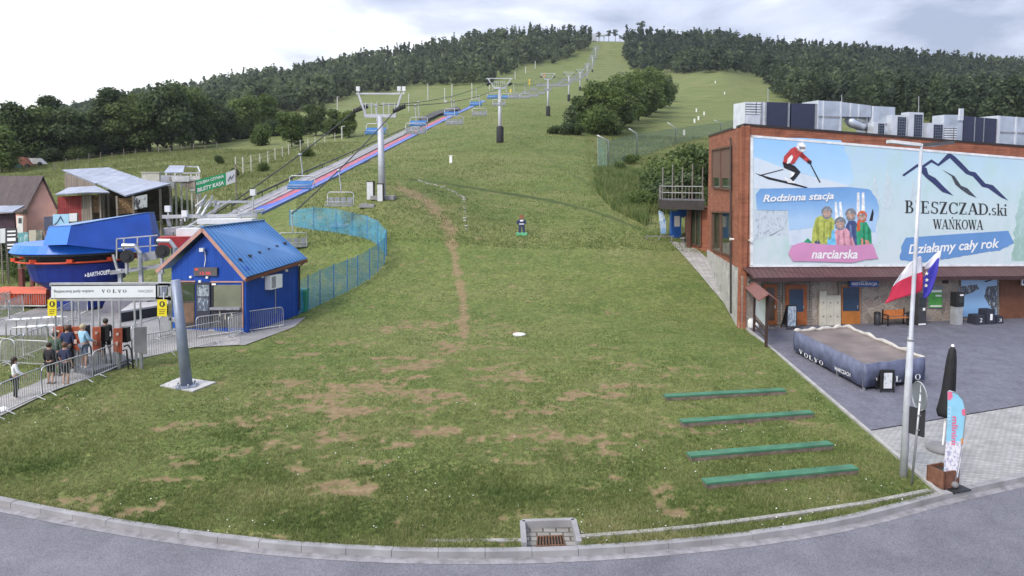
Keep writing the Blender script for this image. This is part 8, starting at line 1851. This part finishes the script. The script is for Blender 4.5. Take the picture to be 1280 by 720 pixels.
# machine cover next to the pedestal (tarpaulin)
p = G(150, 392); k = MB(); k.prism([p+Vector(v) for v in ((-1.2,0,0),(1.4,0,0),(1.9,0,1.5),(-.4,0,1.7))], Vector((.3,.9,0))); single(k, 'covered_machine', mat('grey_violet_cover', (0.20,0.19,0.23), .6, var=.25, scale=2), 'machine under a grey violet cover right of the blue pedestal', 'machine')
k = MB(); q = [G(150,404), G(212,393), G(222,383), G(170,388)]; k.prism([x+Vector((0,0,.55)) for x in q], Vector((0,0,.1))); t_ = thing('boarding_ramp', 'pale boarding deck with dark edge beside the gate post', 'ramp', q[0]); k.build('deck', mat('pale_foundation', (0,0,0)), t_)
k = MB(); k.prism([up(q[0],q[0].z), up(q[1],q[1].z), up(q[1],q[1].z+.54), up(q[0],q[0].z+.54)], Vector((0,.1,0))); k.build('skirt', RUB, t_)
k = MB(); [k.bar(up(x, x.z), up(x, x.z+.55), .15) for x in (q[2], q[3])]; k.build('leg', PYL, t_)
# ================================================================ PEOPLE
def skin_body(name, V, E, Rr, m, parent, root=0):
    me = bpy.data.meshes.new(name); me.from_pydata(V, E, []); o = bpy.data.objects.new(name, me); COL.objects.link(o)
    o.modifiers.new('s', 'SKIN'); ss = o.modifiers.new('d', 'SUBSURF'); ss.levels = 2; ss.render_levels = 2
    for i, r_ in enumerate(Rr):
        sv = me.skin_vertices[0].data[i]; sv.radius = r_ if isinstance(r_, tuple) else (r_, r_); sv.use_root = (i == root)
    dg = bpy.context.evaluated_depsgraph_get(); dg.update(); m2 = bpy.data.meshes.new_from_object(o.evaluated_get(dg)); bpy.data.objects.remove(o)
    m2.name = name; m2.materials.clear(); m2.materials.append(m); m2.polygons.foreach_set('use_smooth', [True]*len(m2.polygons)); box_uv(m2)
    ob = bpy.data.objects.new(name, m2); COL.objects.link(ob); ob.parent = parent; return ob
SKIN = mat('skin', (0.42,0.25,0.18), .55, var=.06)
def person(label, px, py, h, yaw, top, bottom, hair, sleeves=True, shorts=False, long_hair=False, arm=0.0, stride=.0, shoes=(0.5,0.5,0.5), hood=False, loc=None):
    p = G(px, py) if loc is None else loc; t = thing('person', label, 'person', p, 'visitors at the lift entrance'); s = h/1.75
    def v(x, y, z): return (x*s, y*s, z*s)
    J = dict(pel=v(0,0,.93), sp=v(0,.0,1.12), ch=v(0,.0,1.32), nk=v(0,.01,1.47), hd=v(0,-.015,1.60), ht=v(0,-.01,1.70))
    for sg, n in ((-1,'l'),(1,'r')):
        st_ = stride*sg
        J['hip'+n] = v(.09*sg,0,.88); J['kn'+n] = v(.10*sg,-.03-st_*.5,.49); J['an'+n] = v(.10*sg,.02-st_,.09); J['to'+n] = v(.115*sg,-.13-st_,.035)
        J['sh'+n] = v(.175*sg,.01,1.41); J['el'+n] = v(.235*sg,.03-arm*.12,1.14); J['wr'+n] = v(.24*sg,-.06-arm*.22,.92+arm*.14); J['ha'+n] = v(.235*sg,-.085-arm*.28,.85+arm*.15)
    def sk(nm, names, edges, rad, m, root=0):
        idx = {n: i for i, n in enumerate(names)}; return skin_body(nm, [J[n] for n in names], [(idx[a], idx[b]) for a, b in edges], [tuple(q*s for q in rad[n]) if isinstance(rad[n], tuple) else rad[n]*s for n in names], m, t, root)
    names = ['pel','sp','ch','nk','hd','ht'] + [a+b for b in 'lr' for a in ('hip','kn','an','to','sh','el','wr','ha')]
    ed = [('pel','sp'),('sp','ch'),('ch','nk'),('nk','hd'),('hd','ht')]
    for n in 'lr': ed += [('pel','hip'+n),('hip'+n,'kn'+n),('kn'+n,'an'+n),('an'+n,'to'+n),('ch','sh'+n),('sh'+n,'el'+n),('el'+n,'wr'+n),('wr'+n,'ha'+n)]
    rad = dict(pel=(.13,.10), sp=(.12,.09), ch=(.14,.10), nk=.055, hd=(.075,.095), ht=(.06,.075))
    for n in 'lr': rad.update({'hip'+n:.08,'kn'+n:.052,'an'+n:.038,'to'+n:.035,'sh'+n:.055,'el'+n:.042,'wr'+n:.03,'ha'+n:(.018,.035)})
    # fingers and thumb as short chains rooted in the palm
    for sg, n in ((-1,'l'),(1,'r')):
        hx, hy, hz_ = (q/s for q in J['ha'+n])
        for f in range(5):
            a = f'f{n}{f}'; L2 = (.075,.085,.08,.062,.05)[f]; off = (f-1.5)*.018 if f < 4 else .045
            dz_, dy_ = (-.9, -.35) if f < 4 else (-.5, -.75); J[a] = v(hx, hy+off*-1, hz_-.04 if f < 4 else hz_+.01); J[a+'e'] = v(hx-.012*sg, hy+off*-1+dy_*L2*.6, hz_-.04+dz_*L2)
            names += [a, a+'e']; ed += [('ha'+n, a), (a, a+'e')]; rad[a] = .0095; rad[a+'e'] = .008
    body = sk('body', names, ed, rad, SKIN)
    TM = mat('cloth_'+top[0], top[1], .8, var=.12, scale=6, bump=.3, bscale=12); BM = mat('cloth_'+bottom[0], bottom[1], .8, var=.12, scale=6)
    r2 = dict(pel=(.15,.115), sp=(.145,.11), ch=(.165,.125), nk=.075)
    nm2 = ['pel','sp','ch','nk']; e2 = [('pel','sp'),('sp','ch'),('ch','nk')]
    for n in 'lr':
        nm2 += ['sh'+n, 'el'+n]; e2 += [('ch','sh'+n),('sh'+n,'el'+n)]; r2['sh'+n] = .075; r2['el'+n] = .062
        if sleeves: nm2.append('wr'+n); e2.append(('el'+n,'wr'+n)); r2['wr'+n] = .046
    sk('jacket' if sleeves else 'shirt', nm2, e2, r2, TM)
    nm3 = ['pel']; e3 = []; r3 = dict(pel=(.145,.115))
    for n in 'lr':
        nm3 += ['hip'+n,'kn'+n]; e3 += [('pel','hip'+n),('hip'+n,'kn'+n)]; r3['hip'+n] = .1; r3['kn'+n] = .075 if shorts else .066
        if not shorts: nm3.append('an'+n); e3.append(('kn'+n,'an'+n)); r3['an'+n] = .052
    sk('shorts' if shorts else 'trousers', nm3, e3, r3, BM)
    SH = mat('shoe_%d' % int(shoes[0]*100), shoes, .6)
    for n in 'lr':
        k = MB(); a = Vector(J['an'+n]); b = Vector(J['to'+n]); k.tube([a+Vector((0,.05*s,-.045*s)), a+Vector((0,0,-.04*s)), b+Vector((0,-.01,0))+Vector((0,0,.012*s))], [.045*s,.052*s,.04*s], 8)
        o = mesh_obj('shoe', [Vector(q)+ORI[t.name] for q in k.v], k.f, SH, t, None, True)
    HM = mat('hair_'+hair[0], hair[1], .6, var=.25, scale=14); k = MB(); c = Vector(J['hd'])
    k.ball(c+Vector((0,.022*s,.045*s)), .112*s, 12, 8, (.95,1.05,1.0))
    if long_hair: k.ball(c+Vector((0,.075*s,-.10*s)), .095*s, 10, 7, (1.0,.6,1.9))
    if hood: k.ball(c+Vector((0,.03*s,-.0*s)), .13*s, 12, 8, (1,1,1.05))
    mesh_obj('hood' if hood else 'hair', [q+ORI[t.name] for q in map(Vector, k.v)], k.f, TM if hood else HM, t, None, True)
    k = MB(); f = c + Vector((0,-.098*s,0))                       # face: eyes, nose, mouth, ears
    for sg in (-1, 1): k.ball(f+Vector((.035*sg*s,.010*s,.012*s)), .012*s, 6, 4)
    k.ball(f+Vector((0,.012*s,-.052*s)), .022*s, 8, 4, (1,.5,.35)); mesh_obj('face', [q+ORI[t.name] for q in map(Vector, k.v)], k.f, mat('face_dark', (0.10,0.05,0.045), .5), t, None, True)
    k = MB(); k.ball(f+Vector((0,-.008*s,-.018*s)), .018*s, 6, 5, (.8,1,1.3)); [k.ball(c+Vector((.082*sg*s,0,-.005*s)), .024*s, 6, 5, (.4,.8,1.2)) for sg in (-1, 1)]; mesh_obj('nose', [q+ORI[t.name] for q in map(Vector, k.v)], k.f, SKIN, t, None, True)
    t.rotation_euler = (0, 0, yaw)
    return t
DK = ('dark_brown', (0.035,0.022,0.016))
person('slim girl in white long sleeved top and black leggings beside the barrier', 20, 499.5, 1.56, 2.4, ('white', (0.66,0.67,0.68)), ('black', (0.012,0.012,0.014)), DK, long_hair=True, arm=.8, shoes=(0.6,0.55,0.52))
person('young visitor all in black at the left side of the queue', 63.5, 481, 1.66, 2.9, ('charcoal', (0.02,0.02,0.024)), ('black', (0,0,0)), DK, shorts=True, shoes=(0.05,0.05,0.05))
person('visitor in olive green top seen from behind in the queue', 71.5, 471, 1.84, 3.1, ('olive_green', (0.06,0.10,0.07)), ('dark_grey', (0.035,0.035,0.04)), DK, sleeves=True, shoes=(0.08,0.07,0.07))
person('visitor in navy shirt and dark shorts closest to the barrier', 83, 482.5, 1.70, 2.9, ('navy', (0.022,0.028,0.065)), ('dark_navy', (0.02,0.022,0.035)), ('brown', (0.10,0.05,0.03)), sleeves=False, shorts=True, shoes=(0.5,0.48,0.46))
person('tall visitor in dark blue jacket behind the queue by the red panel', 86, 462, 1.86, 3.4, ('dark_blue', (0.03,0.045,0.11)), ('dark_grey', (0,0,0)), ('brown', (0,0,0)), shoes=(0.06,0.06,0.06))
pp_ = G(106, 466); person('visitor in pale blue jacket and shorts on the rubber platform', 105, 466, 1.82, 2.7, ('pale_blue', (0.30,0.52,0.68)), ('slate', (0.13,0.16,0.22)), ('blond', (0.42,0.34,0.22)), shorts=True, arm=.9, shoes=(0.6,0.6,0.6), loc=up(pp_, pp_.z+.2))
pp_ = G(134, 456); person('visitor in black walking through the turnstile gate', 134, 456, 1.80, 3.9, ('black_top', (0.016,0.016,0.02)), ('black', (0,0,0)), DK, shorts=True, stride=.14, shoes=(0.55,0.55,0.55), loc=up(pp_, pp_.z+.2))
p = G(5, 513); k = MB(); k.tube([p+Vector((-.15,.05,.05)), p+Vector((.0,0,.08)), p+Vector((.18,-.05,.05))], [.05,.065,.045], 8); k.tube([p+Vector((-.10,-.15,.05)), p+Vector((.05,-.2,.08)), p+Vector((.23,-.25,.05))], [.05,.065,.045], 8); single(k, 'trainers', TXW, 'pair of pale trainers at the left picture edge behind the barrier', 'shoes', smooth=True)
# ================================================================ HAZE
hz_ = MB(); hz_.box((0, 560, 115), (2600, 1320, 240))
hz_.v = [(x, y, -1.6 if z < 0 else z) for x, y, z in hz_.v]
hm = bpy.data.materials.new('air'); hm.use_nodes = True; ht = hm.node_tree; ht.nodes.clear()
ho = ht.nodes.new('ShaderNodeOutputMaterial'); pv = ht.nodes.new('ShaderNodeVolumePrincipled'); pv.inputs['Color'].default_value = (0.80, 0.86, 0.95, 1); pv.inputs['Density'].default_value = 0.00010; pv.inputs['Anisotropy'].default_value = 0.3
ht.links.new(pv.outputs[0], ho.inputs['Volume'])
ob = hz_.build('haze', hm); ob['kind'] = 'stuff'
